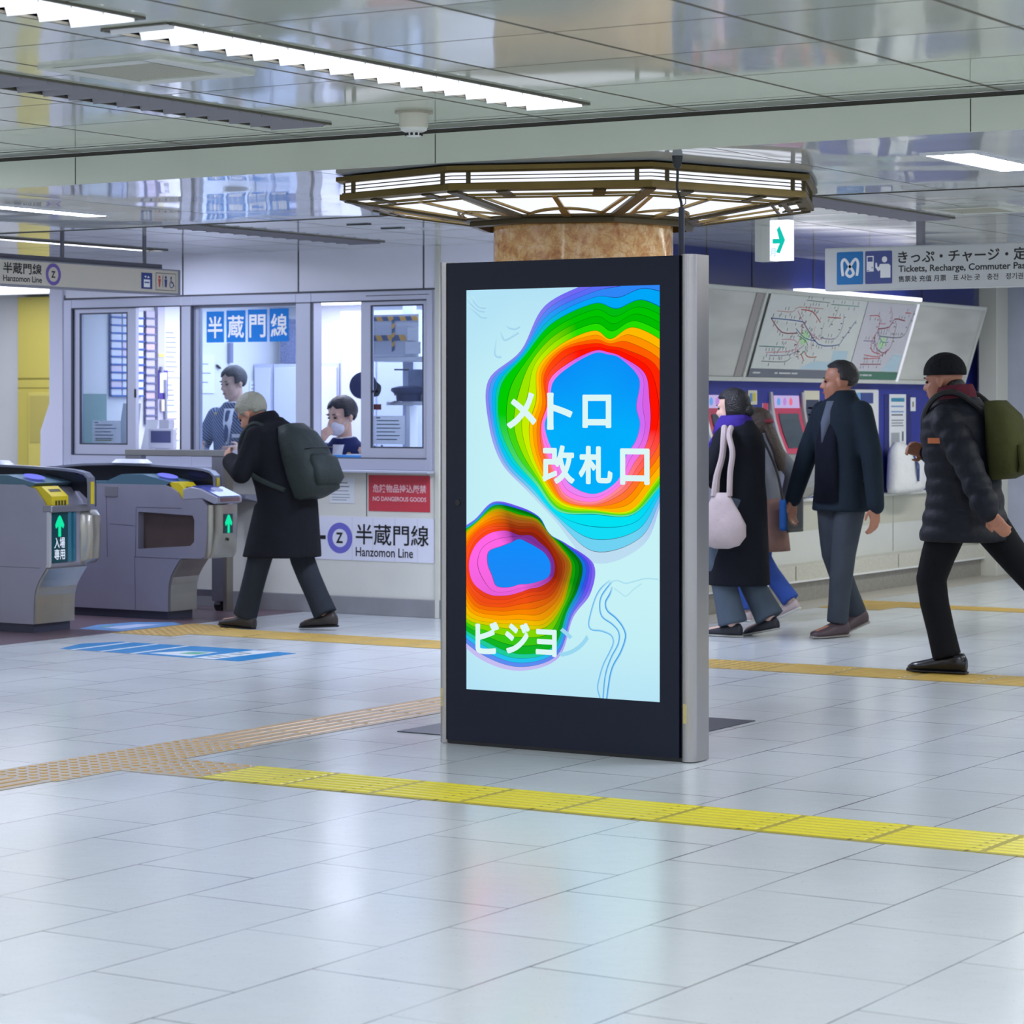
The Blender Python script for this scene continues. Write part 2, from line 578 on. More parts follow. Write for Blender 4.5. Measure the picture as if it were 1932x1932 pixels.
# face of the beam with its panel joints and the dark gap above
g = G().box(-20, 7, YB0, YB0 + 0.02, Z2, Z1 - 0.018)
g.m(1)
for x in (-9.8, -7.87, -5.94, -3.62, -1.7):
    g.add([(x, YB0 - 0.001, Z2), (x + 0.004, YB0 - 0.001, Z2), (x + 0.004, YB0 - 0.001, Z1 - 0.02), (x, YB0 - 0.001, Z1 - 0.02)], [(0, 1, 2, 3)])
tag(obj('trim_1', g, [M_beam, M_dark]), kind='structure', label='pale face of the ceiling beam')
g = G().box(-20, 7, YB0 + 0.004, YB0 + 0.018, Z1 - 0.018, Z1)
g.m(0).box(-20, 7, YB1 - 0.006, YB1 + 0.012, Z2 - 0.003, Z3)
g.box(-20, 7, YB0 - 0.19, YB0 - 0.184, Z1 - 0.0015, Z1)
tag(obj('trim_2', g, M_dark), kind='structure', label='dark shadow gaps along the beam')

# office wall with its window opening
WY = 14.44
OPEN = (-12.822, -9.621, 0.973, 2.165)
g = G().slab((-12.96, -8.45), (0.12, Z3), WY, WY + 0.12, [OPEN], 'y')
me_o = obj('wall_back', g, [M_wall_up, M_wall_lo])
for p in me_o.data.polygons:
    p.material_index = 1 if p.center.z < 0.97 else 0
tag(me_o, kind='structure', label='white panel wall of the station office')
g = G()
for x in (-11.737, -10.729, -9.70):
    g.box(x - 0.006, x + 0.006, WY - 0.002, WY + 0.01, 2.175, Z3)
g.box(-12.83, -9.60, WY - 0.003, WY + 0.01, 2.168, 2.180)
for x in (-12.83, -9.606):
    g.box(x - 0.004, x + 0.004, WY - 0.002, WY + 0.01, 0.12, 2.2)
for x in (-11.35, -10.16):
    g.box(x - 0.003, x + 0.003, WY - 0.002, WY + 0.01, 0.66, 0.96)
tag(obj('trim_3', g, mat('panel_joint', '#55565f', 0.6)), kind='structure', label='dark joints between office wall panels')
g = G().box(-12.97, -8.34, WY - 0.018, WY + 0.10, 0, 0.12)
tag(obj('baseboard_back', g, M_plinth, bevel=0.004), kind='structure', label='grey plinth under the office wall')
g = G().box(-9.60, -9.565, WY - 0.02, WY + 0.02, 0.0, Z3)
tag(obj('trim_4', g, mat('cream_post', '#d2d2c4', 0.35), bevel=0.004), kind='structure', label='cream edge strip at the right end of the office wall')
# corner of the office on its left, flaring at the foot
g = G().prism([(-12.965, WY - 0.02, 0.0), (-12.965, WY - 0.02, Z3), (-12.835, WY - 0.02, Z3), (-12.835, WY - 0.02, 0.0), (-13.06, WY - 0.02, 0.0), (-13.05, WY - 0.02, 1.2), (-12.965, WY - 0.02, 1.42)][::1], (0, 0.11, 0))
g = G().prism([(-13.06, WY - 0.02, 0.0), (-13.05, WY - 0.02, 1.22), (-12.965, WY - 0.02, 1.42), (-12.965, WY - 0.02, Z3), (-12.835, WY - 0.02, Z3), (-12.835, WY - 0.02, 0.0)], (0, 0.11, 0))
tag(obj('trim_5', g, mat('corner_guard', '#d6d8e8', 0.35), bevel=0.006), kind='structure', label='pale corner guard at the left end of the office')

# office room behind the window
g = G().box(-12.94, -12.90, WY + 0.12, 17.1, 0.0, 2.30)
tag(obj('wall_office_left', g, M_white), kind='structure')
g = G().box(-12.94, -8.5, 17.1, 17.16, 0.0, 2.30)
tag(obj('wall_office_back', g, M_white), kind='structure')
g = G().box(-8.62, -8.56, WY + 0.12, 17.1, 0.0, 2.30)
tag(obj('wall_office_right', g, M_white), kind='structure')
g = G().slab((-12.90, -8.62), (WY + 0.12, 17.1), 2.20, 2.24, [(-12.6, -9.0, 15.2, 16.9)], 'z')
tag(obj('ceiling_office', g, M_white), kind='structure')

# ticket machine wall (runs away to the right)
TX = -8.33
M_blue = mat('blue_panel', '#2a349a', 0.35, noise=0.05, nscale=4)
M_blue2 = mat('dark_blue_panel', '#22307f', 0.32, noise=0.05, nscale=4)
g = G().box(TX - 0.12, TX, WY + 0.10, 20.7, 0.0, 0.715)
tag(obj('wall_right', g, mat('pale_tile_wall', '#d6d9d6', 0.3, noise=0.03, nscale=3)), kind='structure', label='pale tiled wall below the ticket machines')
g = G().box(TX - 0.12, TX, WY + 0.12, 20.7, 0.715, 2.20)
tag(obj('wall_right_upper', g, M_blue), kind='structure', label='blue panel wall the ticket machines are set in')
# blue band above the map boards stands a little forward
g = G().box(TX - 0.10, -8.20, WY + 0.12, 20.3, 2.16, Z3)
g.m(1)
for y in (15.6, 16.27, 17.255, 18.24, 19.22):
    g.box(-8.201, -8.197, y - 0.008, y + 0.008, 2.16, Z3)
tag(obj('trim_6', g, [M_blue2, M_dark]), kind='structure', label='dark blue panel band above the map boards')
g = G().box(TX - 0.01, TX + 0.0015, WY + 0.12, 20.6, 0.49, 0.705)
tag(obj('trim_16', g, mat('cream_tile_band', '#c6c6b8', 0.35)), kind='structure', label='cream upper band of the tiled wall below the ticket machines')
g = G()
for y in (15.7, 16.6, 18.06, 18.96, 19.86):
    g.box(TX - 0.01, TX + 0.002, y - 0.004, y + 0.004, 0.27, 0.70)
tag(obj('trim_7', g, mat('tile_joint', '#87877f', 0.6)), kind='structure')
g = G().box(TX - 0.02, TX + 0.035, WY + 0.1, 20.6, 0.705, 0.728)
tag(obj('trim_8', g, mat('ledge_white', '#d9dbd8', 0.3), bevel=0.003), kind='structure', label='narrow pale ledge under the ticket machines')
g = G().box(TX - 0.02, -8.17, WY + 0.1, 20.6, 0.155, 0.262)
g.m(1)
for y in (16.0, 16.9, 17.8, 18.7, 19.6):
    g.box(-8.171, -8.1685, y - 0.004, y + 0.004, 0.16, 0.262)
tag(obj('trim_9', g, [mat('speckled_step', '#c9c8bd', 0.45, noise=0.10, nscale=60), M_dark]), kind='structure', label='speckled stone step below the ticket machines')
g = G().box(TX - 0.02, -8.165, WY + 0.1, 20.6, 0.143, 0.155)
tag(obj('trim_10', g, M_white), kind='structure')
g = G().box(TX - 0.02, -8.20, WY + 0.1, 20.6, 0.0, 0.143)
tag(obj('baseboard_right', g, mat('stone_plinth', '#93918a', 0.45, noise=0.12, nscale=30)), kind='structure', label='grey stone plinth below the ticket machines')
g = G().box(-8.20, -7.86, WY + 0.1, 20.7, 0.0005, 0.002)
tag(obj('floor_border', g, mat('stone_border', '#b4b0a5', 0.4, noise=0.06, nscale=30)), kind='structure', label='stone floor border along the ticket machines')
# wall at the far end
g = G().box(-8.45, 7, 20.7, 20.85, 0, Z3)
tag(obj('wall_far', g, mat('grey_concrete_wall', '#a9afc4', 0.42, noise=0.16, nscale=1.6)), kind='structure', label='mottled blue-grey wall at the far right')
g = G()
for z in (1.14,):
    g.box(-8.0, 7, 20.697, 20.702, z - 0.004, z + 0.004)
tag(obj('trim_11', g, mat('wall_joint_far', '#7d8396', 0.6)), kind='structure')
g = G().box(-8.0, 7, 20.66, 20.7, 0.12, 0.145)
tag(obj('trim_12', g, mat('ochre_rail', '#c2a052', 0.5)), kind='structure', label='thin ochre rail low on the far wall')
g = G().box(-8.22, -8.06, 20.45, 20.7, 0, Z3)
tag(obj('trim_13', g, mat('pale_post', '#cfd0c8', 0.4), bevel=0.005), kind='structure', label='pale corner post past the map boards')
# passage behind the gates, left of the office
g = G().box(-22, -12.97, 19.0, 19.1, 0, Z3)
tag(obj('wall_passage', g, mat('passage_grey', '#c8c9cc', 0.45, noise=0.03, nscale=2)), kind='structure', label='grey wall at the end of the passage')
g = G().box(-17.37, -16.2, 18.88, 19.0, 0, 2.44)
g.m(1).box(-17.37, -16.2, 18.876, 18.88, 1.655, 1.668).box(-17.37, -16.2, 18.876, 18.88, 1.57, 1.576)
tag(obj('trim_14', g, [mat('yellow_panel', '#b8ac55', 0.4), mat('yellow_joint', '#7d7430', 0.5)]), kind='structure', label='yellow wall panel at the end of the passage')
g = G().box(-17.22, -16.5, 18.86, 18.88, 0.02, 1.53)
g.m(1).box(-17.20, -16.52, 18.855, 18.862, 1.05, 1.50)
tag(obj('door_1', g, [mat('yellow_door', '#bfb45f', 0.4), mat('yellow_door_leaf', '#a89d55', 0.45)], bevel=0.003), kind='structure', label='low yellow hatch door in the yellow panel')
g = G().box(-12.97, -12.94, WY + 0.1, 19.0, 0, Z3)
tag(obj('wall_passage_right', g, M_wall_up), kind='structure')
# outer walls, out of the picture
M_shell = mat('hall_shell', '#b9bcbc', 0.5)
tag(obj('wall_left', G().box(-22.2, -22, -7, 22, 0, 2.6), M_shell), kind='structure')

# marble column
def marble():
    m = bpy.data.materials.new('tan_marble'); m.use_nodes = True
    nt = m.node_tree; L = nt.links; b = nt.nodes['Principled BSDF']
    tc = nd(nt, 'TexCoord')
    n = nd(nt, 'TexNoise'); n.inputs['Scale'].default_value = 17; n.inputs['Detail'].default_value = 8; n.inputs['Roughness'].default_value = 0.65
    n.inputs['Distortion'].default_value = 0.5
    L.new(tc.outputs['Object'], n.inputs['Vector'])
    r = nd(nt, 'ValToRGB'); L.new(n.outputs['Fac'], r.inputs[0])
    e = r.color_ramp.elements
    e[0].position = 0.34; e[0].color = (*lin('#b3683a'), 1)
    e[1].position = 0.66; e[1].color = (*lin('#f6d09c'), 1)
    x = e.new(0.47); x.color = (*lin('#dca35e'), 1)
    x = e.new(0.54); x.color = (*lin('#ebbb78'), 1)
    vo = nd(nt, 'TexVoronoi', feature='DISTANCE_TO_EDGE'); vo.inputs['Scale'].default_value = 26
    mxv = nd(nt, 'VectorMath', operation='ADD'); L.new(tc.outputs['Object'], mxv.inputs[0])
    sc = nd(nt, 'VectorMath', operation='SCALE'); sc.inputs['Scale'].default_value = 0.07
    L.new(n.outputs['Color'], sc.inputs[0]); L.new(sc.outputs[0], mxv.inputs[1]); L.new(mxv.outputs[0], vo.inputs['Vector'])
    mj = nd(nt, 'Mix', data_type='RGBA'); L.new(mth(nt, 'MULTIPLY', mth(nt, 'LESS_THAN', vo.outputs['Distance'], 0.035), 0.55), mj.inputs['Factor'])
    L.new(r.outputs[0], mj.inputs['A']); mj.inputs['B'].default_value = (*lin('#b9743f'), 1)
    L.new(mj.outputs['Result'], b.inputs['Base Color'])
    b.inputs['Roughness'].default_value = 0.10
    return m
CX_, CY_ = -5.87, 10.00
g = G().lathe((CX_, CY_, 0), [(0.396, 0.16), (0.396, Z2)], 64)
col_o = obj('column', g, marble(), smooth=True)
tag(col_o, 'round tan marble column behind the display pillar', kind='structure')
g = G().lathe((CX_, CY_, 0), [(0.50, 0.004), (0.50, 0.03), (0.40, 0.17), (0.39, 0.17)], 48)
obj('column_base', g, mat('dark_chrome', '#4a4d50', 0.12, metal=0.95), col_o, smooth=True)
g = G().box(-6.395, -5.26, 9.315, 10.469, 0.0005, 0.004)
tag(obj('floor_plate', g, mat('dark_plate', '#3b3e48', 0.35)), kind='structure', label='square dark floor plate around the column foot')
# ================================================================ ceiling fixtures
M_frame = mat('fixture_frame', '#59564a', 0.45)
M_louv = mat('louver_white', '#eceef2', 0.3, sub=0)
M_louv_off = mat('louver_unlit_shade', '#8f8e98', 0.35, metal=0.2)  # darker louver copy for unlit fixtures, the missing lamplight put into the colour
M_tube = emat('fluorescent_glow', '#f2f4ff', E_STRIP)
M_tube_far = emat('fluorescent_glow_far', '#dbe3ff', E_FAR)
M_tube_right = emat('fluorescent_glow_right', '#f4f4ee', E_RIGHT)
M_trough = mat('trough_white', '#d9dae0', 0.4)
M_trough_off = mat('trough_unlit_shade', '#5d5c66', 0.4)  # dark trough copy: the shade of an unlit fixture put into the colour

def strip(x0, x1, y0, y1, z, lit, label, group=None, far=False, louver=True):
    t = thing('ceiling_light', label, 'ceiling light', ((x0 + x1) / 2, (y0 + y1) / 2, z), group)
    g = G()                                   # open trough
    g.box(x0 - 0.012, x0, y0, y1, z - 0.008, z + 0.11).box(x1, x1 + 0.014, y0, y1, z - 0.008, z + 0.11)
    g.box(x0, x1, y0 - 0.012, y0, z - 0.006, z + 0.11).box(x0, x1, y1, y1 + 0.012, z - 0.006, z + 0.11)
    g.m(1).box(x0, x1, y0, y1, z + 0.11, z + 0.12)
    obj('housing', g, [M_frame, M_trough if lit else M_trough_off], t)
    if lit:
        zd = z + (0.055 if louver else 0.004)
        g = G().quad((x0 + 0.01, y0 + 0.05, zd), (x0 + 0.01, y1 - 0.05, zd), (x1 - 0.01, y1 - 0.05, zd), (x1 - 0.01, y0 + 0.05, zd))
        obj('diffuser', g, M_tube_right if far == 2 else M_tube_far if far else M_tube, t, fix=False)
    elif louver:
        g = G().cyl(((x0 + x1) / 2, y0 + 0.06, z + 0.07), ((x0 + x1) / 2, y1 - 0.06, z + 0.07), 0.016)
        obj('tube', g, mat('unlit_tube', '#c9cad0', 0.3), t, smooth=True)
    if louver:
        g = G()
        n = int((y1 - y0) / 0.136)
        for i in range(n + 1):
            y = y0 + 0.03 + i * (y1 - y0 - 0.06) / n
            g.add([(x0 + 0.004, y - 0.02, z + 0.035), (x1 - 0.004, y - 0.02, z + 0.035), (x1 - 0.004, y, z - 0.016), (x0 + 0.004, y, z - 0.016),
                   (x0 + 0.004, y + 0.02, z + 0.035), (x1 - 0.004, y + 0.02, z + 0.035)], [(0, 1, 2, 3), (3, 2, 5, 4), (4, 5, 1, 0), (0, 3, 4), (1, 5, 2)])
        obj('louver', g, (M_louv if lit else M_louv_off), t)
    return t

strip(-5.205, -4.955, 6.03, 8.47, Z1, True, 'long lit white louvered strip light across the near ceiling, ending above the tan column')
strip(-5.205, -4.955, 3.40, 5.91, Z1, True, 'lit louvered strip light cut by the top left corner of the picture')
strip(-6.45, -6.18, 6.03, 8.52, Z1, False, 'unlit grey louvered strip light in the near ceiling at the left')
for a, b, ss in lit_rows[1:]:  # unseen rows, the far-left ones extended to light the office wall
    for s, e in ss:
        strip(a, b, s, e, Z1, True, 'unseen lit strip light in the near ceiling beyond the edge of the picture', 'strip lights outside the view', louver=False)
for s, e in lit_rows[0][2][2:]:
    strip(-5.205, -4.955, s, e, Z1, True, 'unseen lit strip light in the near ceiling beyond the edge of the picture', 'strip lights outside the view', louver=False)
strip(-6.45, -6.18, 3.4, 5.91, Z1, False, 'unlit strip light in the near ceiling beyond the edge of the picture', None, louver=False)

def panel_light(x0, x1, y0, y1, z, label, group=None, glow=None):
    t = thing('ceiling_panel_light', label, 'ceiling light', ((x0 + x1) / 2, (y0 + y1) / 2, z), group)
    g = G()
    g.box(x0, x0 + 0.02, y0, y1, z - 0.006, z + 0.09).box(x1 - 0.02, x1, y0, y1, z - 0.006, z + 0.09)
    g.box(x0 + .02, x1 - .02, y0, y0 + 0.02, z - 0.006, z + 0.09).box(x0 + .02, x1 - .02, y1 - 0.02, y1, z - 0.006, z + 0.09).box(x0, x1, y0, y1, z + 0.09, z + 0.1)
    obj('housing', g, M_trough, t)
    obj('diffuser', G().quad((x0 + .02, y0 + .02, z + 0.01), (x0 + .02, y1 - .02, z + 0.01), (x1 - .02, y1 - .02, z + 0.01), (x1 - .02, y0 + .02, z + 0.01)), glow or M_tube_far, t, fix=False)
panel_light(-9.14, -8.97, 9.3, 10.46, Z2, 'small lit recessed ceiling light above the left line sign')
panel_light(-4.115, -3.88, 9.62, 10.46, Z2, 'lit recessed rectangular ceiling light at the far right, above the ticket sign')
panel_light(1.2, 1.45, 9.4, 10.6, Z2, 'lit panel light in the ceiling band beyond the right edge of the picture')
strip(-11.58, -11.44, 11.9, 13.9, Z3, True, 'slim bright tube light in the far ceiling behind the hanging left line sign', far=True, louver=False)
strip(-9.93, -9.67, 12.0, 13.93, Z3, False, 'unlit grey louvered strip light in the far ceiling left of the column lamp')
strip(-5.98, -5.72, 12.0, 13.85, Z3, False, 'unlit grey louvered strip light in the far ceiling right of the column lamp')
for h in [(-3.3, -3.05, 12.0, 15.5), (-0.8, -0.55, 12.0, 16.5), (-3.3, -3.05, 16.0, 19.5)]:  # lamps added out of view to light the ticket side
    strip(*h, Z3, True, 'added unseen lit strip light in the far ceiling beyond the right edge of the picture', 'far strip lights added outside the view', far=2, louver=False)
strip(-6.4, -6.15, 16.6, 19.8, Z3, True, 'added unseen lit strip light in the far ceiling in front of the map boards', far=2, louver=False)  # added to brighten the map boards
strip(-14.6, -14.35, 12.0, 14.2, Z3, True, 'added unseen lit strip light above the ticket gates beyond the left edge of the picture', far=True, louver=False)  # added lamp for more light around the gates and office wall
strip(-8.05, -7.8, 11.9, 13.9, Z3, True, 'added lit strip light in the far ceiling, unseen behind the column lamp', far=True, louver=False)  # added to brighten the floor between the gates and the pillar
panel_light(-17.6, -13.4, 16.2, 18.6, Z3, 'broad glowing ceiling panel over the passage behind the gates', glow=emat('passage_glow', '#eef0ff', 4.0))

# air grille, smoke detector, vent and small slots
def grille(x0, x1, y0, y1, z, label, name, n):
    t = thing(name, label, 'ceiling vent', ((x0 + x1) / 2, (y0 + y1) / 2, z))
    w = (x1 - x0) * 0.14
    g = G().box(x0, x0 + w, y0, y1, z - 0.012, z + 0.05).box(x1 - w, x1, y0, y1, z - 0.012, z + 0.05)
    g.box(x0 + w, x1 - w, y0, y0 + w, z - 0.012, z + 0.05).box(x0 + w, x1 - w, y1 - w, y1, z - 0.012, z + 0.05)
    obj('frame', g, mat('vent_white', '#cdd0c8', 0.35), t, bevel=0.003)
    g = G()
    for i in range(n):
        xx = x0 + w + (x1 - x0 - 2 * w) * (i + 0.5) / n
        d = (x1 - x0 - 2 * w) / n
        g.box(xx - d * 0.20, xx + d * 0.14, y0 + w, y1 - w, z - 0.006, z + 0.004)
    obj('slats', g, mat('vent_slat', '#c5c4b4', 0.4), t)
    obj('duct', G().box(x0 + w, x1 - w, y0 + w, y1 - w, z + 0.02, z + 0.03), mat('vent_dark', '#3c3b34', 0.7), t)
grille(-5.965, -5.45, 6.575, 7.09, Z1, 'square white slatted air vent between the lit and unlit strip lights', 'air_vent', 20)
grille(-5.58, -5.14, 13.07, 13.54, Z3, 'flat grey slatted vent in the far ceiling above the ticket sign', 'air_vent', 14)
t = thing('smoke_detector', 'cream round smoke detector under the near ceiling above the column lamp', 'smoke detector', (-5.654, 8.349, Z1))
g = G().lathe((-5.654, 8.349, Z1), [(0.073, 0), (0.073, -0.008), (0.060, -0.010)], 32)
obj('mounting_plate', g, mat('detector_plate', '#a7a392', 0.5), t, smooth=True)
g = G().lathe((-5.654, 8.349, Z1), [(0.058, -0.006), (0.055, -0.062), (0.048, -0.066)], 32)
obj('housing', g, mat('detector_cream', '#d2cfc0', 0.4), t, smooth=True)
g = G().lathe((-5.654, 8.349, Z1), [(0.052, -0.062), (0.050, -0.074), (0.030, -0.082), (0.028, -0.096), (0.012, -0.099)], 24)
g.m(1)
for k in range(10):
    a = 2 * pi * k / 10
    g.box(-5.654 + 0.0295 * cos(a) - 0.004, -5.654 + 0.0295 * cos(a) + 0.004, 8.349 + 0.0295 * sin(a) - 0.004, 8.349 + 0.0295 * sin(a) + 0.004, Z1 - 0.094, Z1 - 0.084)
obj('sensor_head', g, [mat('detector_white', '#e5e6e2', 0.35), M_black], t, smooth=True)
for x, y, w in ((-8.869, 12.526, 'left'), (-8.883, 12.894, 'right')):
    o = obj('ceiling_slot', G().box(x - 0.075, x + 0.075, y - 0.02, y + 0.02, Z3 - 0.006, Z3 + 0.001), M_black)
    tag(o, 'short dark slot in the far ceiling, %s' % ('the one farther from the column lamp' if w == 'left' else 'the one closer to the column lamp'), 'ceiling slot')

# ---------------------------------------------------------------- octagonal lamp around the column
brass = mat('bronze_brass', '#6b5a2e', 0.38, metal=0.75, noise=0.10, nscale=6)
brass_d = mat('dark_bronze', '#4b4128', 0.42, metal=0.6)
brass_l = mat('light_brass', '#9a8250', 0.32, metal=0.75)
lampw = emat('lamp_glass_glow', '#eef3ff', E_LAMP)
half = [(-0.7475, -0.846), (-0.0425, -1.045), (0.7725, -0.753), (1.0585, 0.112)]
octo = [(x * 0.989, y * 0.989) for x, y in half] + [(-x * 0.989, -y * 0.989) for x, y in half]
LZ = 2.283
lamp = thing('octagonal_lamp', 'big octagonal bronze and white glass lamp around the top of the marble column', 'lamp', (CX_, CY_, LZ))
def oc(k, s, z):
    x, y = octo[k % 8]
    return (CX_ + x * s, CY_ + y * s, z)
def band(g, s0, z0, s1, z1):
    for k in range(8):
        g.quad(oc(k, s0, z0), oc(k + 1, s0, z0), oc(k + 1, s1, z1), oc(k, s1, z1))
g = G()
band(g, 0.985, LZ + 0.072, 1.0, LZ + 0.080); band(g, 1.0, LZ + 0.080, 1.0, LZ + 0.098); band(g, 1.0, LZ + 0.098, 0.80, LZ + 0.103); band(g, 0.985, LZ + 0.072, 0.90, LZ + 0.072)
obj('cornice', g, brass, lamp)
g = G(); band(g, 0.962, LZ + 0.028, 0.962, LZ + 0.074)
obj('light_band', g, lampw, lamp, fix=False)
for dz in (0.0425, 0.0575):
    g = G()
    band(g, 0.970, LZ + dz, 0.970, LZ + dz + 0.0036); band(g, 0.970, LZ + dz, 0.955, LZ + dz); band(g, 0.970, LZ + dz + 0.0036, 0.955, LZ + dz + 0.0036)
    obj('slat', g, brass_d, lamp)
def bar(g, a, b, w, h):
    a, b = V(a), V(b); d = (b - a).normalized(); s = d.cross(V((0, 0, 1))).normalized() * w / 2; u = s.cross(d).normalized() * h / 2
    vs = [p + i * s + j * u for p in (a, b) for i, j in ((-1, -1), (1, -1), (1, 1), (-1, 1))]
    g.add(vs, [(0, 3, 2, 1), (4, 5, 6, 7), (0, 1, 5, 4), (1, 2, 6, 5), (2, 3, 7, 6), (3, 0, 4, 7)])
def mixp(a, b, t):
    return tuple(p + (q - p) * t for p, q in zip(a, b))
for k in range(8):
    a, b = oc(k, 0.971, LZ + 0.026), oc(k + 1, 0.971, LZ + 0.026)
    for tt in (0.055, 0.10 if k != 1 else 0.09, 0.93):
        p = mixp(a, b, tt)
        g = G().cyl(p, (p[0], p[1], LZ + 0.075), 0.010, seg=8)
        if tt in (0.10, 0.93, 0.09):
            obj('mullion', g, brass_d, lamp)
g = G()
band(g, 0.975, LZ + 0.024, 0.975, LZ + 0.030); band(g, 0.975, LZ + 0.030, 0.94, LZ + 0.030); band(g, 0.985, LZ + 0.0, 0.985, LZ + 0.024); band(g, 0.985, LZ + 0.024, 0.95, LZ + 0.026)
band(g, 0.985, LZ, 0.93, LZ - 0.004); band(g, 0.93, LZ - 0.004, 0.93, LZ + 0.02)
obj('fascia', g, brass, lamp)
# underside: sloping glass, ribs, bars
zi = LZ - 0.072; si = 0.485
def us(k, t, s):                    # point on the underside: t along the edge, s from rim (1) to hub
    a, b = mixp(oc(k, s, 0), oc(k + 1, s, 0), t)[:2]
    return (a, b, zi + (LZ - 0.004 - zi) * (s - si) / (0.93 - si))
g = G()
for k in range(8):
    g.quad(us(k, 0, 0.93), us(k + 1, 0, 0.93), us(k + 1, 0, si), us(k, 0, si))
o = obj('glass_underside', g, lampw, lamp, fix=False)
me = o.data
for p in me.polygons:
    if p.normal.z > 0: p.flip()
for k in range(8):
    g = G()
    bar(g, us(k, 0, 0.96), us(k, 0, si), 0.048, 0.020)
    obj('rib', g, brass_d, lamp)
    g = G()
    for off in (0.035, -0.035):
        pass
    A0, A1 = us(k, 0.04, 0.93), us(k, 0.96, 0.93)
    bar(g, us(k, 0.02, 0.885), us(k, 0.98, 0.885), 0.022, 0.016)
    bar(g, us(k, 0.03, 0.835), us(k, 0.97, 0.835), 0.012, 0.014)
    obj('border_bar', g, brass, lamp)
    g = G()
    for tt in (0.25, 0.75):
        bar(g, us(k, tt, 0.955), us(k, tt, 0.86), 0.05, 0.016)
    obj('clip', g, brass_d, lamp)
    g = G()
    bar(g, us(k, 0.5, 0.85), us(k, 0.5, si), 0.022 if k % 2 else 0.026, 0.016)
    bar(g, us(k, 0.5, 0.62), us(k, 0.5, si), 0.034, 0.02)
    obj('spoke', g, brass_l, lamp)
    g = G()
    for r_ in (0.13, 0.105):
        pts = []
        for i in range(13):
            t_ = 0.10 + 0.80 * i / 12
            pts.append(us(k, t_, si + 0.012 + r_ * sin(pi * i / 12)))
        g.tube(pts, 0.007, 6)
    obj('arch', g, brass_l, lamp, smooth=True)
    g = G()
    bar(g, us(k, 0.08, 0.82), us(k, 0.16, si + 0.03), 0.02, 0.012); bar(g, us(k, 0.92, 0.82), us(k, 0.84, si + 0.03), 0.02, 0.012)
    obj('edge_bar', g, brass_l, lamp)
g = G()
for s0, z0, s1, z1 in ((si + 0.02, zi + 0.012, si + 0.02, zi - 0.006), (si + 0.02, zi - 0.006, si - 0.02, zi - 0.012), (si - 0.02, zi - 0.012, si - 0.02, zi - 0.03), (si - 0.02, zi - 0.03, si - 0.05, zi - 0.034), (si - 0.05, zi - 0.034, si - 0.05, zi + 0.02)):
    band(g, s0, z0, s1, z1)
obj('hub_ring', g, brass_d, lamp)
# ---------------------------------------------------------------- hanging signs
M_signw = mat('sign_cream', '#cfc8b8', 0.35, noise=0.015, nscale=3)
M_signg = mat('sign_grey_case', '#8d8d96', 0.4, metal=0.3)
M_ink = mat('ink_black', '#1b1b1f', 0.5)
M_inkw = mat('ink_white', '#f2f4f6', 0.5)
M_inkp = mat('ink_purple', '#6d5aa8', 0.5)
M_inkn = mat('ink_navy', '#2c3f86', 0.5)
M_inkr = mat('ink_red', '#c9433c', 0.5)

def ring(g, org, ux, uy, c, r0, r1, n=40):
    org, ux, uy = V(org), V(ux), V(uy)
    vs = []
    for r in (r0, r1):
        for k in range(n):
            a = 2 * pi * k / n
            vs.append(org + ux * (c[0] + r * cos(a)) + uy * (c[1] + r * sin(a)))
    g.add(vs, [(k, (k + 1) % n, n + (k + 1) % n, n + k) for k in range(n)])
def disc(g, org, ux, uy, c, rx, ry=None, n=28):
    ry = rx if ry is None else ry
    org, ux, uy = V(org), V(ux), V(uy)
    g.add([org + ux * (c[0] + rx * cos(2 * pi * k / n)) + uy * (c[1] + ry * sin(2 * pi * k / n)) for k in range(n)], [tuple(range(n))])
def rect(g, org, ux, uy, u0, v0, u1, v1):
    org, ux, uy = V(org), V(ux), V(uy)
    g.add([org + ux * u0 + uy * v0, org + ux * u1 + uy * v0, org + ux * u1 + uy * v1, org + ux * u0 + uy * v1], [(0, 1, 2, 3)])
def flat(g, org, ux, uy, pts):
    org, ux, uy = V(org), V(ux), V(uy)
    g.poly([org + ux * u + uy * v for u, v in pts])
def stroke(g, org, ux, uy, pts, w):
    """thick polyline lying in the plane"""
    org, ux, uy = V(org), V(ux), V(uy)
    L_ = []; R_ = []
    n = len(pts)
    ws = w if isinstance(w, (list, tuple)) else [w] * n
    for i in range(n):
        a = V((*pts[max(i - 1, 0)], 0)); b = V((*pts[min(i + 1, n - 1)], 0))
        d = (b - a).normalized(); nn = V((-d.y, d.x, 0)) * ws[i] / 2
        p = V((*pts[i], 0))
        L_.append(p + nn); R_.append(p - nn)
    vs = [org + ux * p.x + uy * p.y for p in L_ + R_]
    g.add(vs, [(i, i + 1, n + i + 1, n + i) for i in range(n - 1)])

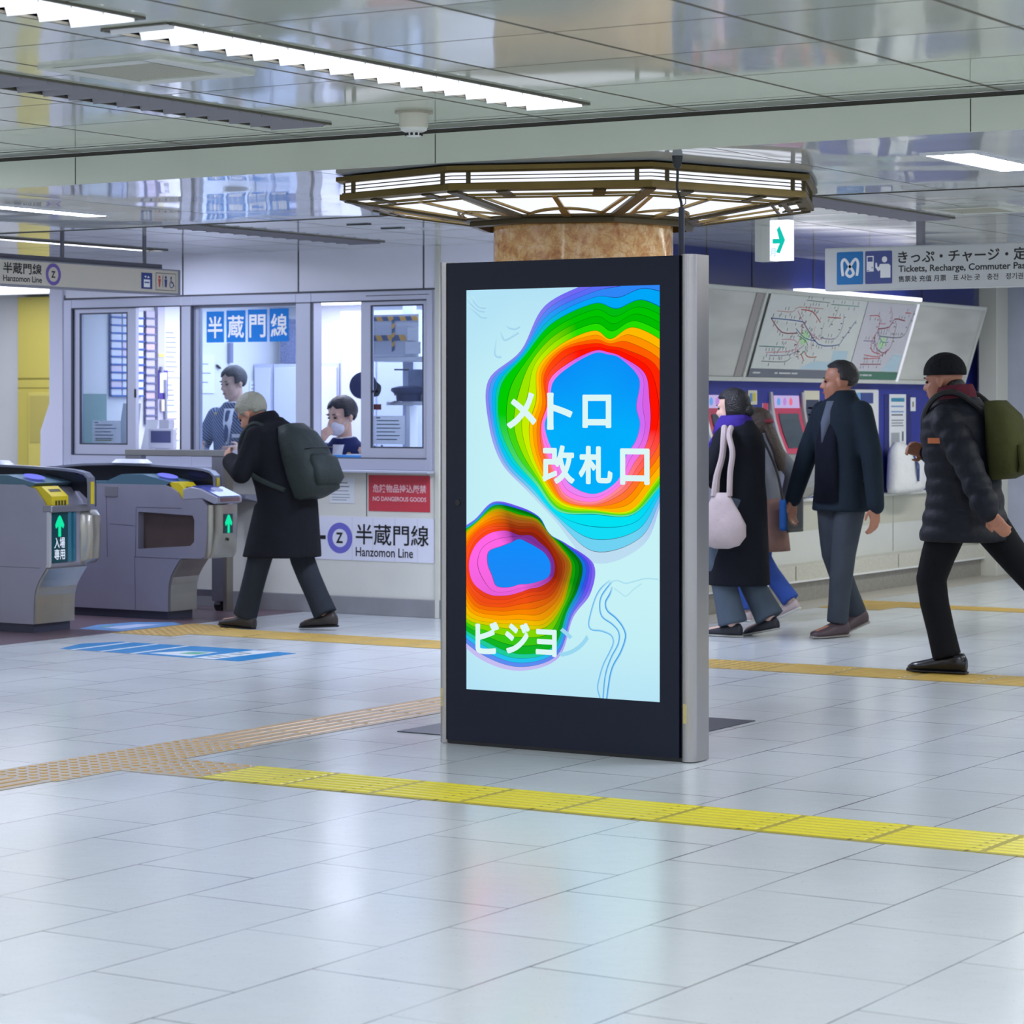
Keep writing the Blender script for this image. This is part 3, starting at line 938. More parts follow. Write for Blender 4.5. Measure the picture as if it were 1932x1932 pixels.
# left sign, seen at an angle: runs along y, faces +x
SX = -10.60
t = thing('hanging_sign', 'long cream hanging line sign with purple Z ring above the ticket gates', 'sign', (SX, 11.9, 2.19))
g = G().box(SX - 0.09, SX, 10.2, 13.02, 2.10, 2.262)
obj('case', g, M_signg, t, bevel=0.004)
g = G().box(SX - 0.07, SX - 0.02, 10.2, 12.86, 2.262, 2.290)
obj('top_rail', g, mat('sign_rail', '#5d5d68', 0.4, metal=0.3), t)
org = (SX + 0.002, 11.37, 2.10); ux = (0, 1, 0); uy = (0, 0, 1)
g = G(); g.add([(SX + 0.001, 10.2, 2.112), (SX + 0.001, 12.99, 2.112), (SX + 0.001, 12.99, 2.252), (SX + 0.001, 10.2, 2.252)], [(0, 1, 2, 3)])
fp = obj('face_panel', g, M_signw, t, fix=False)
g = G(); put_text(g, '半蔵門線', org, ux, uy, (0.025, 0.073, 0.355, 0.139), 0.018)
put_text(g, 'Hanzomon Line', org, ux, uy, (0.025, 0.028, 0.355, 0.064), 0.016)
put_text(g, 'Z', org, ux, uy, (0.437, 0.063, 0.475, 0.103), 0.03)
obj('lettering', g, M_ink, fp, fix=False)
g = G(); ring(g, (SX + 0.0025, 11.37, 2.10), ux, uy, (0.456, 0.083), 0.044, 0.066)
obj('line_ring', g, M_inkp, fp, fix=False, label='purple ring')
g = G()
rect(g, org, ux, uy, 1.262, 0.030, 1.368, 0.130)
g.m(1)
rect(g, (SX + 0.003, 11.37, 2.10), ux, uy, 1.285, 0.040, 1.345, 0.088); flat(g, (SX + 0.003, 11.37, 2.10), ux, uy, [(1.290, .110), (1.302, .098), (1.314, .110)]); flat(g, (SX + 0.003, 11.37, 2.10), ux, uy, [(1.318, .098), (1.342, .098), (1.330, .112)])
g.m(0); rect(g, (SX + 0.0035, 11.37, 2.10), ux, uy, 1.292, 0.066, 1.338, 0.074)
obj('lift_pictogram', g, [M_inkn, M_inkw], fp, fix=False)
g = G(); a0 = (SX + 0.0025, 11.37, 2.10)
for u0, v0, u1, v1 in ((1.402, .026, 1.60, .029), (1.402, .132, 1.60, .135), (1.402, .026, 1.405, .135), (1.597, .026, 1.60, .135), (1.468, .045, 1.472, .118)):
    rect(g, a0, ux, uy, u0, v0, u1, v1)
g.m(1); disc(g, a0, ux, uy, (1.438, .108), .009); flat(g, a0, ux, uy, [(1.424, .096), (1.452, .096), (1.446, .072), (1.443, .046), (1.433, .046), (1.430, .072)])
g.m(2); disc(g, a0, ux, uy, (1.500, .108), .009); flat(g, a0, ux, uy, [(1.486, .096), (1.514, .096), (1.511, .070), (1.508, .046), (1.492, .046), (1.489, .070)])
g.m(2); disc(g, a0, ux, uy, (1.552, .108), .007); stroke(g, a0, ux, uy, [(1.552, .1), (1.552, .076), (1.572, .074), (1.582, .055)], .006); ring(g, a0, ux, uy, (1.556, .064), .016, .021)
obj('toilet_pictogram', g, [M_ink, M_inkr, M_inkn], fp, fix=False)
for y in (11.956, 12.718):
    g = G().cyl((SX - 0.045, y, 2.285), (SX - 0.045, y, Z3), 0.013)
    obj('hanger_rod', g, mat('rod_grey', '#6d6d78', 0.35, metal=0.5), t, smooth=True)

# right sign: runs along x, faces -y
SY = 14.0
t = thing('hanging_sign', 'white hanging ticket sign with blue squares at the right edge', 'sign', (-5.7, SY, 2.2))
g = G().box(-6.582, -4.3, SY, SY + 0.10, 2.070, 2.322)
obj('case', g, mat('sign_case_white', '#c9ccce', 0.35), t, bevel=0.006)
g = G(); g.add([(-6.572, SY - 0.001, 2.078), (-4.31, SY - 0.001, 2.078), (-4.31, SY - 0.001, 2.314), (-6.572, SY - 0.001, 2.314)], [(0, 1, 2, 3)])
fp = obj('face_panel', g, mat('sign_white', '#cfd3d3', 0.3), t, fix=False)
org = (-6.582, SY - 0.002, 2.070); ux = (1, 0, 0); uy = (0, 0, 1)
o2 = (-6.582, SY - 0.003, 2.070)
def rrect(g, org, u0, v0, u1, v1, r=0.008):
    pts = []
    for cx, cy, a in ((u1 - r, v0 + r, -90), (u1 - r, v1 - r, 0), (u0 + r, v1 - r, 90), (u0 + r, v0 + r, 180)):
        for k in range(5):
            b_ = R(a + 22.5 * k); pts.append((cx + r * cos(b_), cy + r * sin(b_)))
    flat(g, org, ux, uy, pts)
g = G(); rrect(g, org, 0.078, 0.036, 0.246, 0.226)
g.m(1)
heart = catmull([(.118, .086), (.112, .13), (.112, .165), (.125, .182), (.140, .172), (.157, .146), (.178, .118), (.184, .098), (.162, .082), (.140, .098), (.146, .118), (.167, .146), (.184, .172), (.199, .182), (.212, .165), (.212, .13), (.206, .086)], 6, False)
stroke(g, o2, ux, uy, [(u, v) for u, v in heart], 0.0165)
obj('operator_emblem', g, [mat('emblem_blue', '#0d74b8', 0.4), M_inkw], fp, fix=False, label='blue square with a white looped M')
g = G(); rrect(g, org, 0.258, 0.036, 0.427, 0.226)
g.m(1)
rect(g, o2, ux, uy, .268, .108, .312, .198); disc(g, o2, ux, uy, (.380, .176), .0165, .0175)
flat(g, o2, ux, uy, [(.352, .150), (.405, .150), (.417, .140), (.417, .070), (.354, .070), (.354, .115), (.340, .108), (.322, .132), (.324, .158), (.333, .156), (.335, .136), (.342, .130)])
g.m(0); rect(g, (-6.582, SY - 0.004, 2.070), ux, uy, .274, .165, .306, .192); disc(g, (-6.582, SY - 0.004, 2.070), ux, uy, (.303, .130), .004); rect(g, (-6.582, SY - 0.004, 2.070), ux, uy, .272, .113, .284, .117)
obj('ticket_machine_pictogram', g, [mat('picto_indigo', '#43518f', 0.4), M_inkw], fp, fix=False, label='indigo square with a person at a ticket machine')
g = G()
put_text(g, 'きっぷ・チャージ・定期券', org, ux, uy, (0.464, 0.148, 1.40, 0.222), 0.02)
put_text(g, 'Tickets, Recharge, Commuter Pass', org, ux, uy, (0.466, 0.088, 1.255, 0.138), 0.02)
put_text(g, '售票处 充值 月票　표 사는 곳　충전　정기권', org, ux, uy, (0.466, 0.042, 1.22, 0.078), 0.01)
obj('lettering', g, mat('ink_grey', '#2b2e30', 0.5), fp, fix=False)
for x in (-6.0, -4.8):
    obj('hanger_rod', G().box(x - 0.02, x + 0.02, SY + 0.03, SY + 0.07, 2.32, Z3), M_signg, t)

# exit sign under the far ceiling
EX, EY = -6.50, 13.13
t = thing('exit_sign', 'small lit white sign with a green right arrow, hanging under the far ceiling', 'sign', (EX, EY, 2.3))
obj('case', G().box(EX - 0.10, EX - 0.005, EY + 0.002, EY + 0.10, 2.205, Z3), mat('exit_case', '#c4c7c0', 0.4), t)
obj('mounting_strip', G().box(EX - 0.055, EX - 0.004, EY - 0.004, EY + 0.002, 2.205, 2.40), mat('exit_strip', '#c9ccc4', 0.4), t)
g = G().box(EX - 0.003, EX + 0.112, EY - 0.008, EY + 0.06, 2.205, 2.43)
fp = obj('lightbox', g, emat('exit_glow', '#eef1ff', 1.25), t)
org = (EX - 0.003, EY - 0.010, 2.205); ux = (1, 0, 0); uy = (0, 0, 1)
g = G(); flat(g, org, ux, uy, [(.018, .120), (.058, .120), (.044, .172), (.060, .190), (.094, .112), (.062, .040), (.040, .046), (.062, .095), (.018, .095)])
obj('arrow', g, emat('exit_green', '#12c6b4', 1.0), fp, fix=False)
g = G(); put_text(g, '月', org, ux, uy, (.004, .024, .036, .068), 0.0)
obj('lettering', g, emat('exit_blue', '#8fd6f2', 1.0), fp, fix=False)
# ================================================================ the display pillar
KY = 9.104
t = thing('display_pillar', 'tall black digital display pillar with a rainbow layered picture on its screen', 'display', (-5.45, KY + 0.06, 0))
M_kf = mat('pillar_black', '#151b2e', 0.35, spec=0.25, noise=0.03, nscale=2)
g = G().slab((-5.998, -4.908), (0.016, 1.992), KY, KY + 0.02, [(-5.906, -4.9945, 0.231, 1.878)], 'y')
obj('front_panel', g, M_kf, t)
g = G().box(-5.998, -4.908, KY + 0.02, KY + 0.115, 0.016, 1.988)
obj('cabinet', g, M_kf, t)
g = G().box(-6.0, -4.9, KY + 0.012, KY + 0.12, 0.0, 0.016)
obj('base_plate', g, M_black, t)
def trim_profile(x0, x1, rev):
    pts = []
    n = 8
    for i in range(n + 1):
        a = pi * i / n
        pts.append(((x0 + x1) / 2 - cos(a) * (x1 - x0) / 2, KY + 0.028 - sin(a) * 0.034))
    pts += [(x1, KY + 0.125), (x0, KY + 0.125)]
    return [(x, y, 0.004) for x, y in pts]
M_pal = mat('satin_aluminium', '#aeabaa', 0.24, metal=0.9, noise=0.04, nscale=3)
tapes = mat('tape_stain', '#c9b878', 0.5, noise=0.15, nscale=30)
for x0, x1 in ((-6.040, -5.998), (-4.908, -4.842)):
    g = G().prism(trim_profile(x0, x1, 0), (0, 0, 1.992))
    s = obj('side_trim', g, M_pal, t, smooth=True)
    w = x1 - x0
    g = G().loft([((x0 + w * 0.45, KY + 0.0015, z), (w * 0.2, 0, 0), (0, 0.0085, 0)) for z in (0.155, 0.23)], 10)
    obj('tape_patch', g, tapes, s, smooth=True, label='faded yellow tape')
g = G().cyl((-5.945, KY, 1.0), (-5.945, KY - 0.003, 1.0), 0.012, seg=20)
obj('sensor', g, M_black, t)
SXA, SXB, SZA, SZB = -5.906, -4.9945, 0.231, 1.878
g = G().box(SXA, SXB, KY + 0.006, KY + 0.019, SZA, SZB)
scr = obj('screen', g, M_black, t)

# ---- the picture on the screen: layered contours in thousandths of the screen
P1 = {'B': [(899,667),(881,709),(895,775),(805,824),(738,835),(669,838),(547,807),(457,767),(445,710),(416,665),(438,619),(487,578),(543,520),(669,496),(788,530),(830,590),(877,625)],
 'P': [(951,667),(947,721),(924,788),(810,828),(741,840),(669,844),(540,815),(442,774),(430,713),(399,665),(410,614),(454,562),(521,494),(669,477),(800,516),(869,571),(928,615)],
 'R': [(1019,667),(1031,738),(970,811),(825,846),(746,855),(669,862),(513,846),(414,788),(422,715),(394,665),(397,611),(439,555),(510,482),(669,469),(814,500),(903,554),(979,605)],
 'Y': [(1092,667),(1132,758),(1048,848),(871,899),(753,872),(669,893),(500,861),(380,804),(372,724),(336,665),(347,601),(402,537),(504,474),(669,458),(849,458),(967,525),(1055,590)],
 'G': [(1195,667),(1251,783),(1139,892),(926,963),(783,945),(669,959),(455,913),(313,835),(187,761),(179,665),(251,582),(364,519),(484,452),(669,447),(859,447),(992,512),(1099,582)],
 'O': [(1353,667),(1391,811),(1405,1020),(1019,1071),(827,1056),(669,1016),(417,957),(290,847),(118,774),(120,665),(187,569),(323,500),(465,430),(669,328),(920,377),(1026,496),(1185,565)]}
P2 = {'B': [(445,322),(416,347),(370,362),(328,372),(282,380),(235,370),(189,361),(122,347),(116,316),(139,288),(163,262),(230,260),(282,268),(325,270),(376,276),(436,291)],
 'P': [(467,322),(439,352),(392,373),(343,390),(282,390),(210,400),(121,391),(47,360),(14,314),(38,267),(121,240),(212,239),(282,248),(336,258),(398,266),(456,288)],
 'R': [(489,322),(462,357),(415,384),(357,406),(282,406),(200,410),(95,403),(20,365),(-5,314),(14,262),(82,222),(195,219),(282,232),(351,242),(433,250),(483,283)],
 'O': [(545,324),(486,362),(437,395),(373,425),(282,435),(168,446),(66,417),(-16,372),(-34,313),(-29,253),(27,194),(159,178),(282,182),(403,183),(489,225),(526,276)],
 'Y': [(555,324),(498,365),(438,395),(377,430),(282,441),(161,453),(60,419),(-29,373),(-54,313),(-53,248),(-5,179),(145,161),(282,157),(419,165),(504,218),(541,273)],
 'G': [(607,324),(521,370),(439,396),(382,435),(282,454),(152,462),(55,421),(-53,378),(-80,313),(-89,240),(-37,163),(110,121),(282,96),(460,119),(530,206),(588,264)],
 'V': [(667,325),(530,372),(440,396),(384,437),(282,461),(146,471),(45,426),(-77,382),(-120,311),(-125,233),(-75,145),(72,78),(282,54),(485,91),(562,192),(651,253)]}
# colours by direction: a = up/right, b = left, c = down
S1 = [('O', 'G', ['#7068f4', '#5a6cf6', '#2f86f6', '#00a6f8'], ['#8a86f2', '#4a9cf6', '#00b8f4', '#10c8a0'], ['#bcdcf2', '#6fd2f2', '#12dcf6', '#00e2f4']),
      ('G', 'Y', ['#00bc10', '#00c400', '#00bc00', '#22de00'], ['#00cc00', '#3ad400', '#9ae600', '#c4ee00'], ['#6ae49a', '#50dc28', '#9ce800', '#d8ee00']),
      ('Y', 'R', ['#ffb800', '#ff9200', '#ff5c00'], ['#ffc400', '#ffa400', '#ff7800'], ['#ffb400', '#ff9000', '#ff7430']),
      ('R', 'P', ['#ff2400', '#ff1200'], ['#ff4a10', '#ff4a30'], ['#ff7a74', '#ff8a98']),
      ('P', 'B', ['#d860e4', '#d06cf4'], ['#ff7ae8', '#f47cf0'], ['#ff7ce6', '#ec84f4'])]
S2 = [('V', 'G', ['#7a62f2', '#6450ec', '#3a50e4', '#1470dc'], ['#8a80f0', '#5a70f0', '#30a0f0', '#10b0c8'], ['#c4bcf2', '#5a8cf2', '#24c2ee', '#20cc9a']),
      ('G', 'Y', ['#046c10', '#048410', '#10a008'], ['#20b020', '#50c010', '#90c800'], ['#10b424', '#38c814', '#86d800']),
      ('Y', 'O', ['#8c8a08', '#a08808'], ['#e0b000', '#f0ac00'], ['#d8cc00', '#f6bc00']),
      ('O', 'R', ['#9c6a10', '#a8581a', '#a04410', '#943410'], ['#ffa400', '#ff8c00', '#ff7000', '#ff5a10'], ['#ffa000', '#f88400', '#f46a08', '#f05014']),
      ('R', 'P', ['#a02a0c', '#8c2010'], ['#ff5420', '#ff4416'], ['#f04c18', '#e8401c']),
      ('P', 'B', ['#7c3094', '#82349c'], ['#ff66e6', '#ff66e6'], ['#e860d8', '#ee64dc'])]

class Pic:
    """flat coloured pieces, clipped to the screen"""
    def __init__(s):
        s.v = []; s.f = []; s.c = []
    def add(s, pts, cols):
        poly = [(p[0], p[1], *c) for p, c in zip(pts, cols)]
        for ax, lim, sg in ((0, 0, 1), (0, 1000, -1), (1, 0, 1), (1, 1000, -1)):
            out = []
            for i in range(len(poly)):
                a, b = poly[i - 1], poly[i]
                ia, ib = (a[ax] - lim) * sg >= 0, (b[ax] - lim) * sg >= 0
                if ia != ib:
                    k = (lim - a[ax]) / (b[ax] - a[ax])
                    out.append(tuple(p + (q - p) * k for p, q in zip(a, b)))
                if ib:
                    out.append(b)
            poly = out
            if len(poly) < 3:
                return
        n = len(s.v)
        s.v += [(p[0], p[1]) for p in poly]; s.f.append(list(range(n, n + len(poly)))); s.c += [p[2:] for p in poly]
    def build(s, name, y, parent):
        me = bpy.data.meshes.new(name)
        me.from_pydata([(SXA + u * (SXB - SXA) / 1000, y, SZA + v * (SZB - SZA) / 1000) for u, v in s.v], [], s.f)
        ca = me.color_attributes.new('Col', 'FLOAT_COLOR', 'POINT')
        for i, c in enumerate(s.c):
            ca.data[i].color = (*c, 1)
        me.materials.append(screen_mat())
        me.transform(Matrix.Translation(-OFF[parent.name]))
        return link(name, me, parent)
def screen_mat():
    if 'screen_glow' in MATS: return MATS['screen_glow']
    m = bpy.data.materials.new('screen_glow'); m.use_nodes = True
    nt = m.node_tree; nt.nodes.clear()
    a = nt.nodes.new('ShaderNodeVertexColor'); a.layer_name = 'Col'
    e = nt.nodes.new('ShaderNodeEmission'); e.inputs['Strength'].default_value = 1.0
    o = nt.nodes.new('ShaderNodeOutputMaterial')
    nt.links.new(a.outputs[0], e.inputs[0]); nt.links.new(e.outputs[0], o.inputs[0])
    MATS['screen_glow'] = m
    return m
def mixc(a, b, t):
    return tuple(p + (q - p) * t for p, q in zip(a, b))
def scl(c, k):
    return tuple(x * k for x in c)
def blob(pic, P, S, fill, shift):
    K = {k: catmull(v, 8) for k, v in P.items()}
    n = len(K['B'])
    def colour(cols, i):
        a = (i / n * 360 + shift) % 360
        A, Bc, C = [lin(c) for c in cols]
        # up/right about 45, left about 175, down about 275
        def w(mid, half):
            d = abs((a - mid + 180) % 360 - 180)
            return max(0.0, 1 - (d / half) ** 2)
        ws = [w(40, 105), w(178, 60), w(270, 85)]
        sm = sum(ws) or 1
        return tuple((A[k] * ws[0] + Bc[k] * ws[1] + C[k] * ws[2]) / sm for k in range(3))
    for j, (o, q, a, b, c) in enumerate(S):
        L_ = len(a)
        for l in range(L_):
            t0, t1 = l / L_, (l + 1) / L_
            for i in range(n):
                k = (i + 1) % n
                def pt(i_, t):
                    p = mixc(K[o][i_], K[q][i_], t)
                    ww = 9 * sin(i_ / n * 2 * pi * 6 + j * 2 + 3 * t) * t * (1 - t)
                    return (p[0] + ww, p[1] + ww * 0.5)
                ci, ck = colour((a[l], b[l], c[l]), i), colour((a[l], b[l], c[l]), k)
                tm = t0 + (t1 - t0) * 0.945
                pic.add([pt(i, t0), pt(k, t0), pt(k, tm), pt(i, tm)], [ci, ck, ck, ci])
                pic.add([pt(i, tm), pt(k, tm), pt(k, t1), pt(i, t1)], [scl(ci, .32), scl(ck, .32), scl(ck, .32), scl(ci, .32)])
    ctr = (sum(p[0] for p in K['B']) / n, sum(p[1] for p in K['B']) / n)
    f0, f1 = lin(fill[0]), lin(fill[1])
    for i in range(n):
        k = (i + 1) % n
        def fc(p):
            return mixc(f1, f0, min(1, max(0, (p[1] - ctr[1]) / 150 + 0.3)))
        pic.add([K['B'][i], K['B'][k], ctr], [fc(K['B'][i]), fc(K['B'][k]), mixc(f0, f1, 0.8)])
pic = Pic()
bgc = lin('#c6f1f6'); bge = lin('#b3e2f6')
for i in range(4):
    for j in range(8):
        us_ = [(i * 250, j * 125), (i * 250 + 250, j * 125), (i * 250 + 250, j * 125 + 125), (i * 250, j * 125 + 125)]
        pic.add(us_, [mixc(bgc, bge, min(1, max(0, (abs(v - 480) - 300) / 220) + (0.35 if u == 0 else 0))) for u, v in us_])
obj_bg = pic.build('picture_background', KY + 0.0050, scr)
pic = Pic()
# pale grey-blue tail below the big shape
tail = catmull([(470, 455), (539, 394), (583, 353), (607, 323), (637, 325), (699, 332), (791, 362), (875, 423), (941, 469), (1010, 482), (1010, 520), (900, 520), (700, 420)], 5)
cc = lin('#b9d8ee')
for tri in tessellate_polygon([[V((p[0], p[1], 0)) for p in tail]]):
    pic.add([tail[i] for i in tri], [cc] * 3)
bl_ = catmull([(681, 345), (730, 362), (791, 392), (868, 452), (910, 490), (1010, 502), (1010, 482), (941, 469), (875, 423), (791, 362), (699, 332)], 5)
cc = lin('#7fc4f0')
pic.build('picture_tail', KY + 0.0046, scr)
pic = Pic()
blob(pic, P1, S1, ('#0a90f8', '#02b0fc'), 0)
pic.build('picture_upper_layers', KY + 0.0040, scr)
pic = Pic()
blob(pic, P2, S2, ('#0690ff', '#1c88f6'), 15)
pic.build('picture_lower_layers', KY + 0.0034, scr)
pic = Pic()
def curve(pts, w, col, fade=False):
    q = catmull(pts, 6, False); n = len(q)
    c = lin(col); bg = lin('#c0ecf5')
    for i in range(n - 1):
        a, b = q[i], q[i + 1]
        dx, dy = b[0] - a[0], (b[1] - a[1]) * 1.8
        L_ = sqrt(dx * dx + dy * dy) or 1
        nx, ny = -dy / L_ * w, dx / L_ * w / 1.8
        f0 = min(1, min(i, 8) / 8 + 0.25) if fade else 1
        col_ = mixc(bg, c, f0)
        pic.add([(a[0] + nx, a[1] + ny), (b[0] + nx, b[1] + ny), b, a], [bg, bg, col_, col_])
        pic.add([a, b, (b[0] - nx * .4, b[1] - ny * .4), (a[0] - nx * .4, a[1] - ny * .4)], [col_] * 4)
curve([(760, 272), (748, 254), (726, 233), (736, 213), (779, 196), (815, 174), (827, 151), (803, 115), (766, 82), (748, 52), (733, 0)], 8, '#3f9ee8', True)
curve([(760, 284), (742, 274), (705, 247), (697, 220), (711, 197), (760, 181), (793, 162), (791, 135), (754, 99), (726, 57), (714, 0)], 7, '#4aa6ea', True)
curve([(750, 288), (705, 268), (675, 243), (651, 205), (641, 178), (656, 165), (705, 163), (754, 154), (766, 137), (748, 114), (714, 80), (690, 38), (687, 21), (699, 0)], 7, '#6ab8ee', True)
curve([(742, 280), (784, 287), (827, 281), (875, 287), (924, 294), (990, 294)], 5, '#a6dcf0')
curve([(770, 268), (800, 258), (830, 250), (870, 268), (910, 282)], 5, '#b0e2f2')
for l in [[(29, 984), (41, 970), (70, 956), (105, 954)], [(5, 982), (23, 965), (65, 948), (100, 945)], [(5, 962), (46, 945), (82, 931), (111, 930)], [(211, 911), (228, 903), (262, 900), (286, 906)], [(181, 897), (193, 881), (211, 873), (280, 891)], [(163, 882), (152, 843), (163, 832), (188, 831)]]:
    curve(l, 9, '#a4d2ee', True)
pic.build('picture_lines', KY + 0.0044, scr)
g = G()
org = (SXA, KY + 0.0022, SZA); ux = ((SXB - SXA) / 1000, 0, 0); uy = (0, 0, (SZB - SZA) / 1000)
for ch, b in (('メ', (216, 653, 374, 744)), ('ト', (427, 651, 561, 743)), ('ロ', (610, 656, 758, 738)), ('改', (403, 518, 572, 614)), ('札', (591, 519, 764, 613)), ('口', (801, 519, 949, 608)),
              ('ビ', (49, 90, 177, 173)), ('ジ', (207, 95, 339, 174)), ('ヨ', (369, 93, 479, 161))):
    for du, dv in ((0, 0), (4.5, 0), (-4.5, 0), (0, 2.5), (0, -2.5), (3.2, 1.8), (-3.2, 1.8), (3.2, -1.8), (-3.2, -1.8)):
        put_text(g, ch, org, ux, uy, (b[0] + 5 + du, b[1] + 3 + dv, b[2] - 5 + du, b[3] - 3 + dv), 0.008)
g.m(1)
put_text(g, 'ン', org, ux, uy, (490, 95, 643, 166), 0.01)
obj('lettering', g, [emat('letter_glow', '#dcf6f6', 1.0), emat('letter_glow_faint', '#9ad8f2', 1.0)], scr, fix=False)
# power cable from the beam down to the pillar
t = thing('power_cable', 'black power cable with plug hanging from the ceiling beam to the display pillar', 'cable', (-4.932, 9.17, 2.0))
g = G().cyl((-4.932, 9.17, 1.99), (-4.932, 9.17, 2.185), 0.012)
obj('conduit', g, mat('conduit_navy', '#22283a', 0.4), t, smooth=True)
g = G().tube(catmull([(-4.932, 9.17, 2.18), (-4.934, 9.17, 2.205), (-4.944, 9.17, 2.235), (-4.952, 9.17, 2.265), (-4.950, 9.17, 2.31), (-4.951, 9.17, 2.36)], 5, False), 0.0055, 8)
g.tube(catmull([(-4.934, 9.17, 2.19), (-4.915, 9.17, 2.20), (-4.917, 9.17, 2.225), (-4.935, 9.17, 2.228)], 5, False), 0.002, 6)
obj('lead', g, M_black, t, smooth=True)
g = G().lathe((-4.951, 9.17, 2.34), [(0.010, 0), (0.016, 0.008), (0.018, 0.022), (0.022, 0.05)], 18)
obj('plug', g, mat('plug_black', '#1c1f26', 0.35), t, smooth=True)
# ================================================================ station office window and what is behind it
win = thing('window_1', 'aluminium sliding window of the station office', None, (-11.2, WY, 0.97), kind='structure')
y0, y1 = WY - 0.025, WY + 0.10
g = G()
for x0, x1 in ((-12.822, -12.745), (-11.735, -11.640), (-10.734, -10.606), (-9.664, -9.621)):
    g.box(x0, x1, y0, y1, 0.973, 2.165)
for x0, x1 in ((-12.745, -11.735), (-11.640, -10.734), (-10.606, -9.664)):
    g.box(x0, x1, y0 + .001, y1, 2.105, 2.165).box(x0, x1, y0 + .001, y1, 0.973, 1.050)
obj('frame', g, M_alu, win, bevel=0.003)
g = G()
for x in (-12.742, -11.642, -10.604, -11.737):
    g.box(x - 0.007, x + 0.007, y0 - 0.001, y0 + 0.02, 1.05, 2.105)
g.box(-12.745, -9.66, y0 - 0.001, y0 + 0.02, 2.098, 2.105).box(-12.745, -9.66, y0 - 0.001, y0 + 0.02, 1.048, 1.054).box(-10.15, -9.64, y0 - 0.001, y0 + .01, 2.135, 2.139)
obj('groove', g, M_alud, win)
gl = glass('office_glass', '#ebf3fb', 0.6)
def sash(x0, x1, z0, z1, gx0, gx1, gz0, gz1, y):
    g = G().slab((x0, x1), (z0, z1), y, y + 0.035, [(gx0, gx1, gz0, gz1)], 'y')
    s = obj('sash', g, M_alu, win, bevel=0.003)
    g = G().box(gx0, gx1, y + 0.014, y + 0.018, gz0, gz1)
    obj('pane', g, gl, s)
    g = G().slab((gx0 - 0.004, gx1 + 0.004), (gz0 - .004, gz1 + .004), y - 0.001, y + 0.012, [(gx0 + 0.006, gx1 - 0.006, gz0 + 0.006, gz1 - 0.006)], 'y')
    obj('gasket', g, M_alud, s)
    return s
sA = sash(-12.731, -12.156, 1.052, 2.103, -12.676, -12.235, 1.128, 2.065, WY - 0.012)
g = G().box(-12.165, -12.15, WY - 0.018, WY - 0.012, 1.46, 1.52)
obj('pull_handle', g, M_black, sA)
sD = sash(-10.200, -9.664, 1.052, 2.103, -10.116, -9.697, 1.123, 2.071, WY - 0.012)
obj('catch', G().box(-10.112, -10.085, WY - 0.02, WY - 0.012, 1.49, 1.505), M_black, sD)
g = G().slab((-11.640, -10.734), (1.05, 2.105), WY + 0.02, WY + 0.05, [(-11.615, -10.76, 1.09, 2.085)], 'y')
fx = obj('fixed_frame', g, M_alu, win)
obj('pane', G().box(-11.615, -10.76, WY + 0.033, WY + 0.037, 1.09, 2.085), gl, fx)
g = G().box(-12.86, -9.60, WY - 0.10, WY - 0.02, 0.955, 0.972)
tag(obj('trim_15', g, M_alu, bevel=0.003), kind='structure', label='aluminium sill under the office window')
# ledge outside for customers
t = thing('counter_shelf', 'grey steel customer shelf under the middle of the office window', 'shelf', (-11.2, WY, 0.75))
g = G().prism([(-11.45, WY - 0.20, 0.79), (-11.45, WY, 0.79), (-11.45, WY, 0.74), (-11.45, WY - 0.03, 0.74), (-11.45, WY - 0.20, 0.77)], (0.42, 0, 0))
obj('shelf_board', g, mat('shelf_grey', '#8f93a6', 0.35, metal=0.4), t)
g = G().prism([(-11.40, WY - 0.12, 0.772), (-11.40, WY, 0.745), (-11.40, WY, 0.45)], (0.02, 0, 0))
obj('bracket', g, M_alu, t)
# interior counter, lit ceiling panel
M_card = mat('card_white', '#eef0f6', 0.5)
def thin_sheet(name, col):
    m = bpy.data.materials.new(name); m.use_nodes = True
    nt = m.node_tree; nt.nodes.clear()
    d = nt.nodes.new('ShaderNodeBsdfDiffuse'); d.inputs[0].default_value = (*lin(col), 1)
    r = nt.nodes.new('ShaderNodeBsdfTranslucent'); r.inputs[0].default_value = (*lin(col), 1)
    x = nt.nodes.new('ShaderNodeMixShader'); x.inputs[0].default_value = 0.45
    o = nt.nodes.new('ShaderNodeOutputMaterial')
    nt.links.new(d.outputs[0], x.inputs[1]); nt.links.new(r.outputs[0], x.inputs[2]); nt.links.new(x.outputs[0], o.inputs[0])
    MATS[name] = m
    return m
M_sheet = thin_sheet('thin_paper', '#eef0f8')
g = G().box(-12.88, -9.2, WY + 0.12, WY + 0.42, 0.97, 1.04)
tag(obj('office_counter', g, mat('counter_top', '#cfd2da', 0.4), bevel=0.004), 'long pale counter inside the office along the window', 'counter')
t = thing('office_ceiling_light', 'bright white ceiling panel inside the station office', 'ceiling light', (-10.8, 16.0, 2.2))
obj('diffuser', G().quad((-12.6, 15.2, 2.205), (-12.6, 16.9, 2.205), (-9.0, 16.9, 2.205), (-9.0, 15.2, 2.205)), emat('office_glow', '#dfe6ff', E_BOOTH), t, fix=False)
obj('housing', G().box(-12.6, -9.0, 15.2, 16.9, 2.21, 2.24), M_trough, t)

